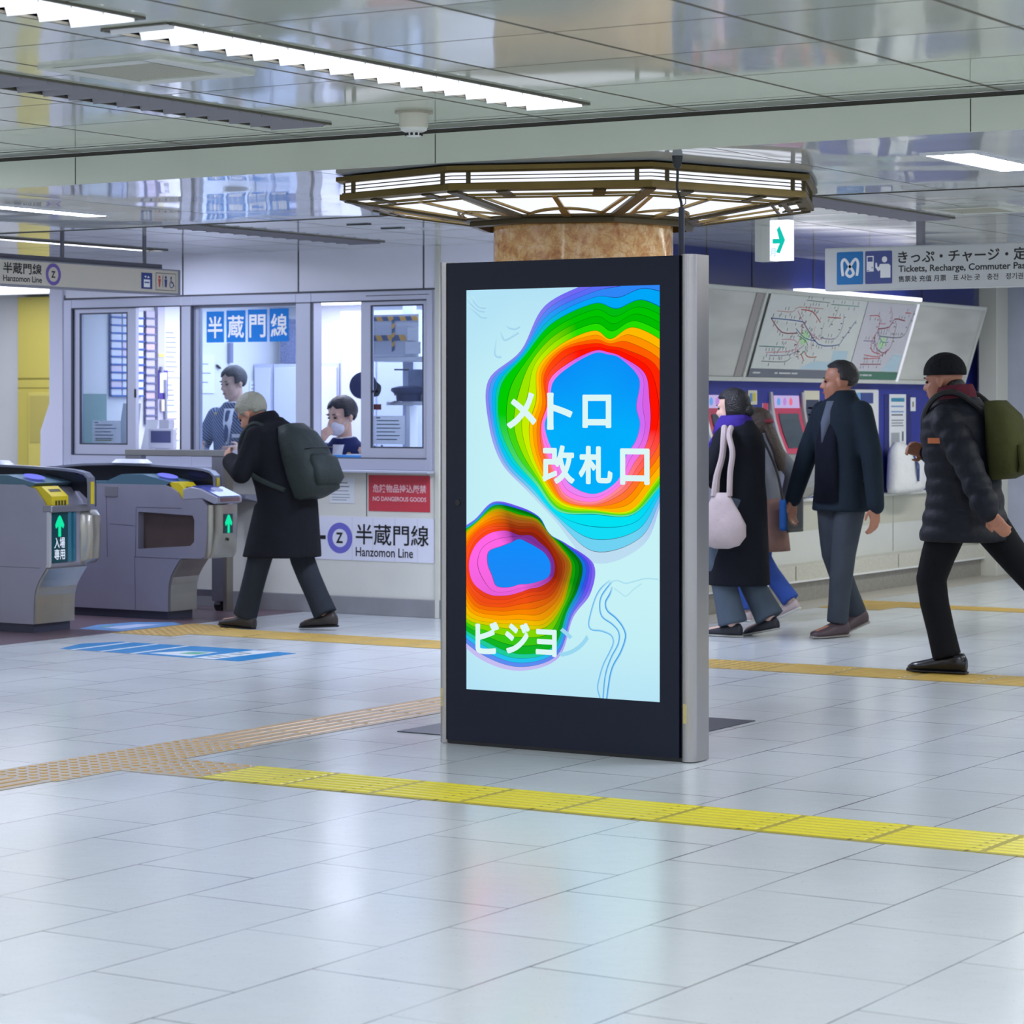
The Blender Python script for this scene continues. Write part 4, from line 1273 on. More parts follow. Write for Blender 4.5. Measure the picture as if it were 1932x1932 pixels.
# card racks on the office's left wall
LX = -12.895
M_rackb = mat('rack_blue', '#2f62b8', 0.4)
def card_rack(name, label, ya, yb, z0, z1, cols, rows, frame, card_cols, spacing):
    t = thing(name, label, 'card rack', (LX, (ya + yb) / 2, z0))
    obj('backboard', G().box(LX, LX + 0.006, ya, yb, z0, z1), frame, t)
    rnd = random.Random(5)
    dz = (z1 - z0) / rows
    for r in range(rows):
        z = z0 + r * dz
        g = G().box(LX + 0.006, LX + 0.03, ya, yb, z, z + dz * 0.20)
        obj('pocket', g, frame, t)
        g = G()
        for c in range(cols):
            g.m(rnd.choice([0, 0, 0, 1]))
            w = (yb - ya) / cols
            g.box(LX + 0.008, LX + 0.02, ya + c * w + 0.008, ya + (c + 1) * w - 0.006, z + dz * 0.10, z + dz * 0.97)
        obj('card', g, card_cols, t)
    return t
pinkc = mat('card_pink', '#eadbe8', 0.5)
card_rack('card_rack', 'blue wall rack of white name cards seen through the left sash', 15.0, 15.375, 1.47, 2.115, 3, 11, M_rackb, [M_card, pinkc], 0)
card_rack('card_rack', 'narrow grey-blue rack of pale lilac cards beside the open left window', 15.40, 15.51, 1.26, 2.12, 1, 14, mat('rack_slate', '#6f7496', 0.45), [mat('card_lilac', '#cdc6e0', 0.5), mat('card_lilac_pink', '#d8c2d8', 0.5)], 0)
tag(obj('wall_post', G().box(LX, LX + 0.03, 15.53, 15.612, 1.04, 2.18), mat('post_lilac', '#c6c4dc', 0.4)), 'plain lilac-grey post between the card racks and the notices', 'post')
tag(obj('yellow_tag', G().box(LX + 0.030, LX + 0.034, 15.535, 15.605, 1.772, 1.80), mat('tag_yellow', '#e8e27a', 0.5)), 'small yellow tag on the lilac post in the office', 'tag')
t = thing('key_board', 'small purple key board with hanging keys below the yellow tag', 'key board', (LX + 0.03, 15.58, 1.56))
obj('board', G().box(LX + 0.030, LX + 0.036, 15.53, 15.64, 1.455, 1.672), mat('board_purple', '#54449a', 0.5), t)
obj('sheet', G().box(LX + 0.036, LX + 0.038, 15.545, 15.628, 1.50, 1.655), M_card, t)
g = G().cyl((LX + .045, 15.556, 1.70), (LX + .045, 15.556, 1.66), 0.014, 0.014, 12).cyl((LX + .045, 15.60, 1.60), (LX + .045, 15.61, 1.20), 0.012, 0.012, 10)
obj('key_bunch', g, mat('keys_silver', '#b7bac8', 0.3, metal=0.7), t, smooth=True)
obj('key_tag', G().box(LX + 0.04, LX + 0.05, 15.55, 15.585, 1.36, 1.45), mat('tag_cream', '#e0d8c8', 0.5), t)
# notices on the left wall
def notice(name, label, cat, pts0, ya, yb, z0, z1, lines, hdr=None, ink='#8d93b0', x=LX):
    t = thing(name, label, cat, (x, (ya + yb) / 2, z0))
    obj('sheet', G().box(x, x + 0.004, ya, yb, z0, z1), M_card, t)
    g = G(); n = lines
    rnd = random.Random(int(ya * 1000))
    for i in range(n):
        z = z1 - (i + 1.0) * (z1 - z0) / (n + 1.2)
        l = rnd.uniform(0.5, 0.85)
        g.box(x + 0.004, x + 0.0048, ya + (yb - ya) * 0.1, ya + (yb - ya) * (0.1 + l * 0.9), z - 0.005, z + 0.003)
    obj('print', g, mat('print_' + ink.strip('#'), ink, 0.6), t)
    return t
notice('paper_notice', 'tall white notice sheet behind the open left window, upper one', 'notice', 0, 15.63, 15.835, 1.62, 2.0, 9)
notice('paper_notice', 'white notice sheet behind the open left window, middle one', 'notice', 0, 15.63, 15.80, 1.36, 1.60, 5)
notice('paper_notice', 'small white notice sheet behind the monitor', 'notice', 0, 15.64, 15.82, 1.14, 1.34, 4, ink='#a08aa8')
notice('paper_notice', 'notice sheet on the office wall behind the standing officer', 'notice', 0, 16.70, 16.885, 1.44, 1.60, 4)
notice('paper_notice', 'pale sheet on the office wall left of the standing officer', 'notice', 0, 16.05, 16.25, 1.50, 1.80, 3)
tag(obj('wall_hook_bar', G().box(LX, LX + 0.03, 16.42, 16.455, 1.74, 1.90), mat('bar_grey', '#7d84a8', 0.4)), 'grey vertical bar on the office wall above the standing officer', 'wall bar')
tag(obj('wall_clip', G().prism([(LX, 16.27, 1.715), (LX, 16.31, 1.69), (LX, 16.315, 1.70), (LX, 16.275, 1.725)], (0.02, 0, 0)), M_black), 'tiny black clip on the office wall beside the officer\'s head', 'clip')
# papers and monitor by the left window
t = thing('green_board', 'grey-green board low behind the left sash glass', 'board', (LX, 14.8, 1.1))
obj('panel', G().box(LX, LX + 0.02, 14.58, 14.95, 1.05, 1.49), mat('board_green', '#7fa3a0', 0.4), t)
def stand_paper(label, xa, xb, y, z0, z1, lines, name='paper_notice', hdr='#3f6fb0'):
    t = thing(name, label, 'notice', ((xa + xb) / 2, y, z0))
    obj('sheet', G().quad((xa, y, z0), (xb, y, z0), (xb, y, z1), (xa, y, z1)), M_sheet, t)
    g = G()
    rnd = random.Random(int(-xa * 1000))
    for i in range(lines):
        z = z1 - (i + 1.3) * (z1 - z0) / (lines + 1.6)
        g.box(xa + (xb - xa) * 0.1, xa + (xb - xa) * rnd.uniform(0.6, 0.92), y - 0.001, y, z - 0.004, z + 0.003)
    obj('print', g, mat('print_blue', '#8a94b4', 0.6), t)
    obj('heading', G().box(xa + .02, xa + .055, y - 0.001, y, z1 - 0.018, z1 - 0.01), mat('print_head', hdr, 0.6), t)
    return t
pn = stand_paper('white printed sheet with a green line taped inside the left sash glass', -12.60, -12.335, WY + 0.035, 1.135, 1.295, 5)
obj('green_line', G().box(-12.57, -12.42, WY + 0.034, WY + 0.035, 1.150, 1.158), mat('line_green', '#b9cf6a', 0.5), pn)
t = thing('leaflet_stack', 'pale leaflets standing in clear holders behind the left sash', 'leaflets', (-12.5, 14.85, 1.04))
for i, (xa, xb, zt) in enumerate(((-12.66, -12.47, 1.42), (-12.46, -12.33, 1.30))):
    obj('leaflet', G().prism([(xa, 14.80 + i * .03, 1.04), (xb, 14.80 + i * .03, 1.04), (xb, 14.86 + i * .03, zt), (xa + .02, 14.86 + i * .03, zt)], (0, 0.01, 0)), M_card, t)
t = thing('monitor', 'small white desk monitor with a grey-blue screen behind the open left window', 'monitor', (-12.2, 14.78, 1.04))
g = G().box(-12.32, -12.085, 14.76, 14.80, 1.092, 1.237)
obj('body', g, mat('monitor_white', '#d5d7e4', 0.35), t, bevel=0.008)
obj('display_glass', G().box(-12.293, -12.108, 14.757, 14.76, 1.135, 1.220), mat('monitor_screen', '#545a86', 0.15), t)
obj('stand', G().box(-12.26, -12.14, 14.77, 14.86, 1.04, 1.095), mat('monitor_foot', '#c4c6d4', 0.4), t, bevel=0.005)
obj('rear_box', G().box(-12.25, -12.16, 14.80, 14.86, 1.15, 1.30), mat('monitor_box', '#c9cbd8', 0.4), t)
tag(obj('tilted_panel', G().prism([(-12.42, 14.68, 1.04), (-12.33, 14.66, 1.04), (-12.40, 14.70, 1.36), (-12.46, 14.72, 1.36)], (0, 0.02, 0)), M_card), 'white slanted panel between the left sash and the monitor', 'panel')
t = thing('notice_stand', 'small red and yellow notice stand left of the standing officer', 'notice', (-11.85, 14.72, 1.04))
obj('card', G().prism([(-11.895, 14.68, 1.04), (-11.815, 14.68, 1.04), (-11.815, 14.71, 1.225), (-11.895, 14.71, 1.225)], (0, 0.006, 0)), M_card, t)
g = G()
g.box(-11.888, -11.822, 14.676, 14.703, 1.135, 1.185)
obj('red_block', g, M_inkr, t); obj('red_foot', G().box(-11.895, -11.812, 14.66, 14.70, 1.04, 1.10), M_inkr, t)
obj('yellow_strip', G().box(-11.893, -11.817, 14.698, 14.709, 1.20, 1.222), mat('strip_yellow', '#d8c84a', 0.5), t)
# the four blue line-name posters inside the middle pane
for i, (ch, xa, xb, z1_) in enumerate((('半', -11.548, -11.393, 2.060), ('蔵', -11.372, -11.205, 2.064), ('門', -11.184, -11.018, 2.067), ('線', -10.997, -10.832, 2.070))):
    t = thing('window_poster', ['leftmost', 'second', 'third', 'rightmost'][i] + ' of four blue window posters, reading ' + ch, 'poster', ((xa + xb) / 2, WY + 0.045, 1.84), 'blue line-name posters in the office window')
    obj('sheet', G().quad((xa, WY + .028, 1.843), (xb, WY + .028, 1.843), (xb, WY + .028, z1_), (xa, WY + .028, z1_)), MATS.get('poster_blue') or thin_sheet('poster_blue', '#3a8fe0'), t)
    g = G(); put_text(g, ch, (xa, WY + 0.0265, 1.843), (1, 0, 0), (0, 0, 1), (0.012, 0.03, xb - xa - 0.012, z1_ - 1.843 - 0.035), 0.018)
    obj('lettering', g, M_inkw, t, fix=False)
# lockers against the back wall
def locker(xa, xb, label, side=True):
    t = thing('locker', label, 'locker', ((xa + xb) / 2, 17.0, 0))
    obj('body', G().box(xa, xb, 16.75, 17.09, 0, 1.735), mat('locker_grey', '#bfc4dc', 0.4), t)
    obj('door', G().box(xa + 0.015, xb - 0.015, 16.735, 16.75, 0.05, 1.705), mat('locker_door', '#d4d8ea', 0.4), t, bevel=0.003)
    obj('door_handle', G().box(xb - 0.05, xb - 0.035, 16.72, 16.735, 0.95, 1.05), M_alud, t)
locker(-12.885, -12.70, 'pale steel locker behind the standing officer, beside the notice wall')
locker(-12.69, -12.40, 'pale steel locker behind the window post')
locker(-12.39, -12.05, 'pale steel locker behind the seated officer')
t = thing('clothes_rail_cover', 'dark speckled hanging cover above the lockers', 'hanging cover', (-12.70, 17.0, 1.74))
obj('cover', G().box(-12.80, -12.62, 16.98, 17.06, 1.745, 2.10), mat('cover_speckle', '#737b9c', 0.6, noise=0.35, nscale=60), t)
t = thing('cupboard', 'tall pale grey cupboard right of the lockers in the office', 'cupboard', (-11.7, 16.9, 0))
obj('body', G().box(-12.0, -11.3, 16.7, 17.09, 0, 2.14), mat('cupboard_grey', '#c3c7de', 0.4), t)
for i in range(2):
    d = obj('door', G().box(-11.98 + i * .34, -11.66 + i * .34, 16.685, 16.70, 0.05, 2.10), mat('cupboard_door', '#ccd0e4', 0.4), t, bevel=0.003)
    obj('door_handle', G().box(-11.70 + i * .10, -11.69 + i * .10, 16.675, 16.685, 1.0, 1.1), M_alud, d)
# shelf with tape-marked boxes behind the right sash
t = thing('office_shelf', 'pale office shelf behind the right sash', 'shelf', (-10.3, 15.35, 1.7))
obj('board', G().box(-10.74, -9.7, 15.25, 15.6, 1.715, 1.745), M_card, t)
obj('lower_board', G().box(-10.56, -9.7, 15.25, 15.6, 1.405, 1.43), M_card, t)
obj('side_panel', G().box(-9.72, -9.70, 15.25, 15.6, 0.0, 1.75), M_card, t); obj('back_leg', G().box(-10.56, -10.53, 15.5, 15.6, 0.0, 1.40), M_card, t)
M_carton = mat('carton_pale', '#cfd3e0', 0.6)
tapeb = mat('tape_black', '#55688e', 0.5); tapey = mat('tape_amber', '#e8b25a', 0.5)
t = thing('striped_box', 'pale carton with black and amber hazard tape on the upper office shelf', 'box', (-10.5, 15.4, 1.745))
obj('carton', G().box(-10.72, -10.30, 15.27, 15.5, 1.747, 2.045), M_carton, t)
g = G()
for i in range(8):
    g.m(i % 2)
    x = -10.70 + i * 0.05
    g.prism([(x, 15.268, 2.0), (x + 0.05, 15.268, 2.0), (x + 0.035, 15.268, 2.03), (x - 0.015, 15.268, 2.03)], (0, -0.002, 0))
    if i < 6:
        g.prism([(x, 15.268, 1.86), (x + 0.05, 15.268, 1.86), (x + 0.03, 15.268, 1.90), (x - 0.02, 15.268, 1.90)], (0, -0.002, 0))
    if i < 7:
        z = 1.78 + i * 0.032
        g.prism([(-10.525, 15.266, z), (-10.50, 15.266, z + .015), (-10.50, 15.266, z + .047), (-10.525, 15.266, z + .032)], (0, -0.002, 0))
obj('hazard_tape', g, [tapeb, tapey], t)
t = thing('paper_notice', 'white sheets pinned behind the right sash beside the taped carton', 'notice', (-10.32, 15.26, 1.76))
obj('sheet', G().box(-10.385, -10.29, 15.255, 15.26, 1.86, 1.95), M_card, t); obj('sheet', G().box(-10.40, -10.27, 15.25, 15.255, 1.765, 1.85), M_card, t)
tag(obj('grey_cabinet', G().box(-10.52, -10.0, 15.46, 15.58, 1.432, 1.66), mat('cabinet_slate', '#8f9cba', 0.5, noise=0.15, nscale=20), bevel=0.005), 'slate grey cabinet on the lower office shelf behind the uniform cap', 'cabinet')
def cap(label, loc, rz, name='uniform_cap', tilt=0):
    t = thing(name, label, 'cap', loc, rotz=rz, local=True)
    navy = mat('uniform_navy', '#2b3560', 0.6, bump=0.1, bscale=200)
    g = G().lathe((0, 0, 0), [(0.085, 0.0), (0.088, 0.045), (0.125, 0.075), (0.12, 0.095), (0.06, 0.108), (0.001, 0.11)], 28)
    obj('crown', g, navy, t, smooth=True)
    g = G().loft([((0.085, 0, 0.004), (0, 0.075, 0), (0.03, 0, 0)), ((0.125, 0, -0.012), (0, 0.055, 0), (0.022, 0, 0))], 20)
    obj('peak', g, mat('cap_peak', '#1a1c2c', 0.2), t, smooth=True)
    obj('badge', G().ell((0.095, 0, 0.055), (0.008, 0.016, 0.016)), mat('badge_gold', '#cdbb78', 0.3, metal=0.6), t, smooth=True)
    return t
cap('navy uniform cap with a gold badge on the office shelf behind the right sash', (-10.40, 15.29, 1.432), R(-150))
c2 = cap('dark uniform cap hanging beside the post of the right sash', (-10.765, 15.32, 1.53), R(-60))
c2.rotation_euler = (R(75), R(10), R(20)); c2.scale = (.8, .8, .8); c2.location.x -= .03
tag(obj('cap_peg', G().cyl((-10.65, 15.48, 1.66), (-10.60, 15.62, 1.66), 0.006), M_alud), 'thin peg carrying the hanging uniform cap', 'peg')
tag(obj('peg_panel', G().box(-10.66, -10.57, 15.6, 15.64, 0, 2.19), mat('locker_grey', '#bfc4dc', 0.4)), 'pale vertical panel behind the post of the right sash', 'panel')
sp = stand_paper('white printed notice taped inside the lower right sash glass', -10.113, -9.86, WY + 0.012, 1.145, 1.335, 6)
tag(obj('red_sticker', G().box(-10.110, -10.050, WY + 0.010, WY + 0.013, 1.375, 1.412), M_inkr), 'small red sticker inside the right sash glass', 'sticker')
t = thing('blue_tray', 'bright blue tray on the counter in the open window', 'tray', (-10.4, 14.66, 1.04))
obj('tray_body', G().box(-10.56, -10.24, 14.60, 14.72, 1.04, 1.066), mat('tray_blue', '#3f9be8', 0.4), t, bevel=0.004)
obj('paper', G().box(-10.46, -10.30, 14.62, 14.70, 1.066, 1.071), M_card, t)

# signs on the wall below the window
FY = WY - 0.004
ux = (1, 0, 0); uz = (0, 0, 1)
t = thing('wall_sign', 'red no dangerous goods sign below the right end of the office window', 'sign', (-9.9, WY, 0.7))
obj('plate', G().box(-10.142, -9.648, FY, WY, 0.697, 0.938), mat('sign_red', '#c8404c', 0.4), t)
g = G(); put_text(g, '危険物品持込厳禁', (-10.142, FY - 0.001, 0.697), ux, uz, (0.035, 0.125, 0.465, 0.180), 0.016); put_text(g, 'NO DANGEROUS GOODS', (-10.142, FY - 0.001, 0.697), ux, uz, (0.035, 0.068, 0.465, 0.098), 0.02)
obj('lettering', g, mat('ink_pinkwhite', '#f0c8cc', 0.5), t, fix=False)
t = thing('wall_sign', 'white line sign with a purple Z ring and arrow, low on the office wall', 'sign', (-10.2, WY, 0.37))
obj('plate', G().box(-10.95, -9.615, FY, WY, 0.362, 0.655), mat('sign_lilac_white', '#e2e4f2', 0.35), t)
o3 = (-10.608, FY - 0.001, 0.368)
g = G(); put_text(g, '半蔵門線', o3, ux, uz, (0.361, 0.100, 0.953, 0.240), 0.012); put_text(g, 'Hanzomon Line', o3, ux, uz, (0.361, 0.022, 0.826, 0.084), 0.014); put_text(g, 'Z', o3, ux, uz, (0.197, 0.106, 0.256, 0.178), 0.03)
obj('lettering', g, M_ink, t, fix=False)
g = G(); rect(g, o3, ux, uz, -0.06, 0.130, 0.112, 0.156); flat(g, o3, ux, uz, [(-0.16, 0.143), (-0.05, 0.225), (0.005, 0.225), (-0.07, 0.143), (0.005, 0.061), (-0.05, 0.061)])
obj('arrow', g, M_ink, t, fix=False)
g = G(); ring(g, o3, ux, uz, (0.230, 0.141), 0.062, 0.104)
obj('line_ring', g, mat('ring_violet', '#6f6ec8', 0.45), t, fix=False, label='violet ring')
g = G()
for u in (0.33, 0.50, 0.68, 0.86):
    rect(g, (-10.608, FY - 0.0006, 0.368), ux, uz, u, -0.004, u + 0.003, 0.285)
obj('tile_joint', g, mat('joint_lilac', '#c6c8d8', 0.5), t, fix=False)
t = thing('wall_sign', 'small white printed notice left of the red sign', 'sign', (-10.35, WY, 0.76))
obj('plate', G().box(-10.46, -10.262, FY, WY, 0.745, 0.915), mat('notice_white', '#dfe4ea', 0.45), t)
g = G(); rnd = random.Random(3)
for i, z in enumerate((0.885, 0.86, 0.83, 0.805, 0.785, 0.768)):
    g.box(-10.445, -10.445 + rnd.uniform(0.12, 0.165), FY - 0.0008, FY, z - (0.007 if i < 2 else 0.004), z)
obj('print', g, mat('print_grey', '#70767e', 0.6), t)
# ================================================================ ticket machine wall: boards, machines, notices (all run along y, face +x)
UY = (0, 1, 0); UZ = (0, 0, 1)
# map board case, leaning outwards at the top
BX0, BX1, BZ0, BZ1 = -8.245, -8.05, 1.575, 2.205      # foot and head of the leaning face
def bp(y, k, out=0.0):                                # k=0 foot, 1 head
    return (BX0 + (BX1 - BX0) * k + out * 0.956, y, BZ0 + (BZ1 - BZ0) * k - out * 0.29)
t = thing('map_board_case', 'long leaning white board case above the ticket machines', 'board case', (-8.25, 17.8, 1.575))
M_case = mat('case_white', '#d0d3d0', 0.35, noise=0.02, nscale=3)
def smudged():
    m = mat('board_panel_white', '#c9cbc7', 0.28, noise=0.05, nscale=2.2)
    return m
def blur_panel():
    m = bpy.data.materials.new('milky_cover'); m.use_nodes = True
    nt = m.node_tree; L = nt.links; b = nt.nodes['Principled BSDF']
    tc = nd(nt, 'TexCoord'); mp = nd(nt, 'Mapping'); mp.inputs['Scale'].default_value = (1, 1.2, 7)
    L.new(tc.outputs['Object'], mp.inputs[0])
    n = nd(nt, 'TexNoise'); n.inputs['Scale'].default_value = 1.1; n.inputs['Detail'].default_value = 1.5; L.new(mp.outputs[0], n.inputs['Vector'])
    r = nd(nt, 'ValToRGB'); L.new(n.outputs['Fac'], r.inputs[0])
    r.color_ramp.elements[0].position = 0.30; r.color_ramp.elements[0].color = (*lin('#b9bab6'), 1)
    r.color_ramp.elements[1].position = 0.62; r.color_ramp.elements[1].color = (*lin('#cfd1cd'), 1)
    L.new(r.outputs[0], b.inputs['Base Color']); b.inputs['Roughness'].default_value = 0.3
    return m
YA, YZ = 15.0, 20.18
g = G()
for k0, k1 in ((0, 0.045), (0.955, 1.0)):
    pts = [bp(YA, k0, 0.0), bp(YA, k1, 0.0), bp(YA, k1, 0.014), bp(YA, k0, 0.014)]
    g.prism(pts, (0, YZ - YA, 0))
for ya in (YA, 16.18, 18.80, YZ - 0.03):
    g.prism([bp(ya, 0, 0), bp(ya, 1, 0), bp(ya, 1, 0.016), bp(ya, 0, 0.016)], (0, 0.03, 0))
obj('frame', g, M_case, t)
g = G().prism([bp(YA, 0, -0.001), bp(YA, 1, -0.001), (-8.20, YA, BZ1), (-8.325, YA, BZ0)], (0, YZ - YA, 0))
obj('case_body', g, smudged(), t)
mk = blur_panel()
for i, (ya, yb) in enumerate(((15.06, 16.15), (18.86, 20.13))):
    obj('blank_panel', G().prism([bp(ya, .05, 0), bp(ya, .95, 0), bp(ya, .95, 0.004), bp(ya, .05, 0.004)], (0, yb - ya, 0)), mk, t)
obj('side_post', G().prism([bp(16.05, .05, 0.004), bp(16.05, .95, 0.004), bp(16.05, .95, 0.012), bp(16.05, .05, 0.012)], (0, 0.10, 0)), mat('post_grey_mauve', '#a19c9c', 0.4), t)
g = G().box(-8.19, -8.06, 16.9, 18.9, BZ1 + 0.003, BZ1 + 0.028)
obj('top_light', g, emat('board_top_glow', '#f4f4ff', 2.2), t)
obj('glowing_edge', G().prism([bp(18.77, .03, 0.016), bp(18.77, .97, 0.016), bp(18.77, .97, 0.024), bp(18.77, .03, 0.024)], (0, 0.025, 0)), emat('edge_glow', '#eef2ff', 0.9), t)
# two route maps
def route_map(name, label, ya, yb, base, footer, seed, dense):
    t = thing(name, label, 'map', bp((ya + yb) / 2, 0.05))
    obj('sheet', G().prism([bp(ya, .05, 0.016), bp(ya, .955, 0.016), bp(ya, .955, 0.018), bp(ya, .05, 0.018)], (0, yb - ya, 0)), mat(base[0], base[1], 0.25), t)
    o = bp(ya, 0.05, 0.019); W = yb - ya
    e = (V(bp(ya, 1, 0)) - V(bp(ya, 0, 0))); Hh = e.length * 0.905; e.normalize()
    oo = V(o)
    g = G(); rect(g, oo, UY, e, 0.0, 0.0, W, 0.062)
    g.m(1); rnd = random.Random(seed)
    for a_, b_ in ((.03, .10), (.24, .27), (.285, .40), (.41, .47)):
        rect(g, oo + V((0.0006, 0, 0)), UY, e, W * a_, .026, W * b_, .038)
    obj('footer', g, [mat('map_footer_%d' % seed, footer, 0.4), mat('footer_ink', '#c8ccd0', 0.5)], t, fix=False)
    cols = ['#c0464e', '#3d5f9e', '#8a2f46', '#4f8d86', '#c77a9c', '#7d6c9e', '#5f6f7a', '#b0553c', '#3f7f5a']
    g = G()
    def P_(pts): return [(u * W, 0.062 + v * (Hh - 0.062)) for u, v in pts]
    if seed == 1:
        lines = [(0, [(.10, .78), (.25, .78), (.30, .85), (.55, .85)], .006), (0, [(.33, .82), (.45, .80), (.56, .66)], .013), (1, [(.06, .68), (.36, .66), (.42, .60), (.60, .36), (.80, .36), (.84, .44), (.93, .72)], .012),
                 (2, [(.06, .68), (.20, .50), (.36, .50)], .012), (3, [(.02, .30), (.20, .30), (.27, .30)], .010), (3, [(.62, .92), (.92, .92)], .009), (4, [(.30, .80), (.45, .55), (.60, .42)], .010), (5, [(.60, .45), (.76, .45), (.80, .62), (.78, .80)], .009),
                 (0, [(.62, .74), (.76, .74)], .012), (7, [(.48, .25), (.53, .18), (.62, .18)], .012), (0, [(.45, .22), (.50, .12)], .013), (2, [(.40, .28), (.44, .14)], .008), (4, [(.22, .40), (.35, .40), (.40, .30), (.30, .24), (.10, .22)], .008),
                 (6, [(.08, .10), (.30, .10), (.36, .16)], .008), (6, [(.60, .66), (.60, .50), (.62, .42)], .007), (8, [(.38, .46), (.46, .40), (.50, .30), (.44, .20)], .009), (5, [(.14, .18), (.34, .20), (.46, .34)], .008), (0, [(.38, .62), (.40, .46), (.38, .30), (.41, .2)], .008), (4, [(.52, .60), (.52, .40), (.55, .28)], .008), (1, [(.33, .56), (.44, .44), (.56, .40)], .009),
                 (6, [(.36, .95), (.60, .94)], .008), (6, [(.70, .90), (.70, .78), (.66, .60)], .007)]
    else:
        lines = [(0, [(.10, .80), (.30, .80), (.34, .60), (.28, .45), (.34, .30), (.52, .26)], .012), (2, [(.34, .62), (.55, .66), (.62, .78), (.84, .76)], .014), (6, [(.40, .52), (.86, .52), (.95, .72), (.98, .92)], .012), (2, [(.30, .5), (.42, .34), (.60, .28), (.70, .40), (.68, .72)], .010),
                 (4, [(.46, .95), (.56, .80), (.56, .58)], .010), (0, [(.20, .24), (.50, .22), (.66, .34)], .010), (2, [(.18, .10), (.60, .11)], .012), (0, [(.22, .18), (.55, .20)], .010), (5, [(.12, .44), (.36, .44)], .010), (0, [(.80, .88), (.92, .88)], .012), (4, [(.32, .70), (.46, .70)], .012), (1, [(.35, .60), (.48, .44), (.62, .44)], .008)]
    mats_ = [mat('route_%d' % i, c, 0.5) for i, c in enumerate(cols)]
    for ci, pts, w in lines:
        g.m(ci); stroke(g, oo, UY, e, P_(catmull(pts, 3, False) if len(pts) > 2 else pts), w * 0.62)
    obj('route_lines', g, mats_, t, fix=False)
    g = G()
    for ci, pts, w in lines:                      # station name ticks beside the lines
        q = P_(pts)
        for a, b in zip(q, q[1:]):
            L_ = sqrt((a[0] - b[0]) ** 2 + (a[1] - b[1]) ** 2)
            n = max(1, int(L_ / 0.045))
            for k in range(n):
                if rnd.random() < 0.15: continue
                tt = (k + 0.5) / n
                u, v = a[0] + (b[0] - a[0]) * tt, a[1] + (b[1] - a[1]) * tt
                s_ = rnd.choice((-1, 1)) * 0.022
                ww, hh = (0.007, 0.022) if abs(a[1] - b[1]) < abs(a[0] - b[0]) else (0.024, 0.007)
                u += 0 if ww < hh else s_; v += s_ if ww < hh else 0
                rect(g, oo, UY, e, u - ww / 2, v - hh / 2, u + ww / 2, v + hh / 2)
    obj('station_names', g, mat('station_ink', '#5d5f68', 0.6), t, fix=False)
    g = G(); oo2 = oo + V((-0.0006, 0, 0))
    if seed == 1:
        flat(g, oo2, UY, e, P_([(.46, .01), (.94, .01), (.94, .28), (.78, .28), (.78, .12), (.60, .12)])); g.m(1); flat(g, oo2, UY, e, [(W * (.44 + .05 * cos(a * pi / 8)), Hh * (.50 + .09 * sin(a * pi / 8))) for a in range(16)])
    else:
        flat(g, oo2, UY, e, P_([(.62, .01), (.97, .01), (.97, .26), (.80, .26), (.72, .12)])); g.m(1); flat(g, oo2, UY, e, [(W * (.50 + .07 * cos(a * pi / 8)), Hh * (.48 + .08 * sin(a * pi / 8))) for a in range(16)])
    obj('legend', g, [mat('map_pale_blue', '#b4cfe0', 0.4), mat('map_pale_green', '#b2d9ae', 0.4)], t, fix=False)
route_map('route_map', 'large white railway route map with a grey footer, on the leaning board', 16.25, 17.85, ('map_sheet_white', '#d6dcdc'), '#6f7482', 1, 1)
route_map('route_map', 'narrower pale lilac subway map with a green footer, right of the large map', 17.86, 18.76, ('map_sheet_lilac', '#ccccd8'), '#4a7a66', 2, 1)

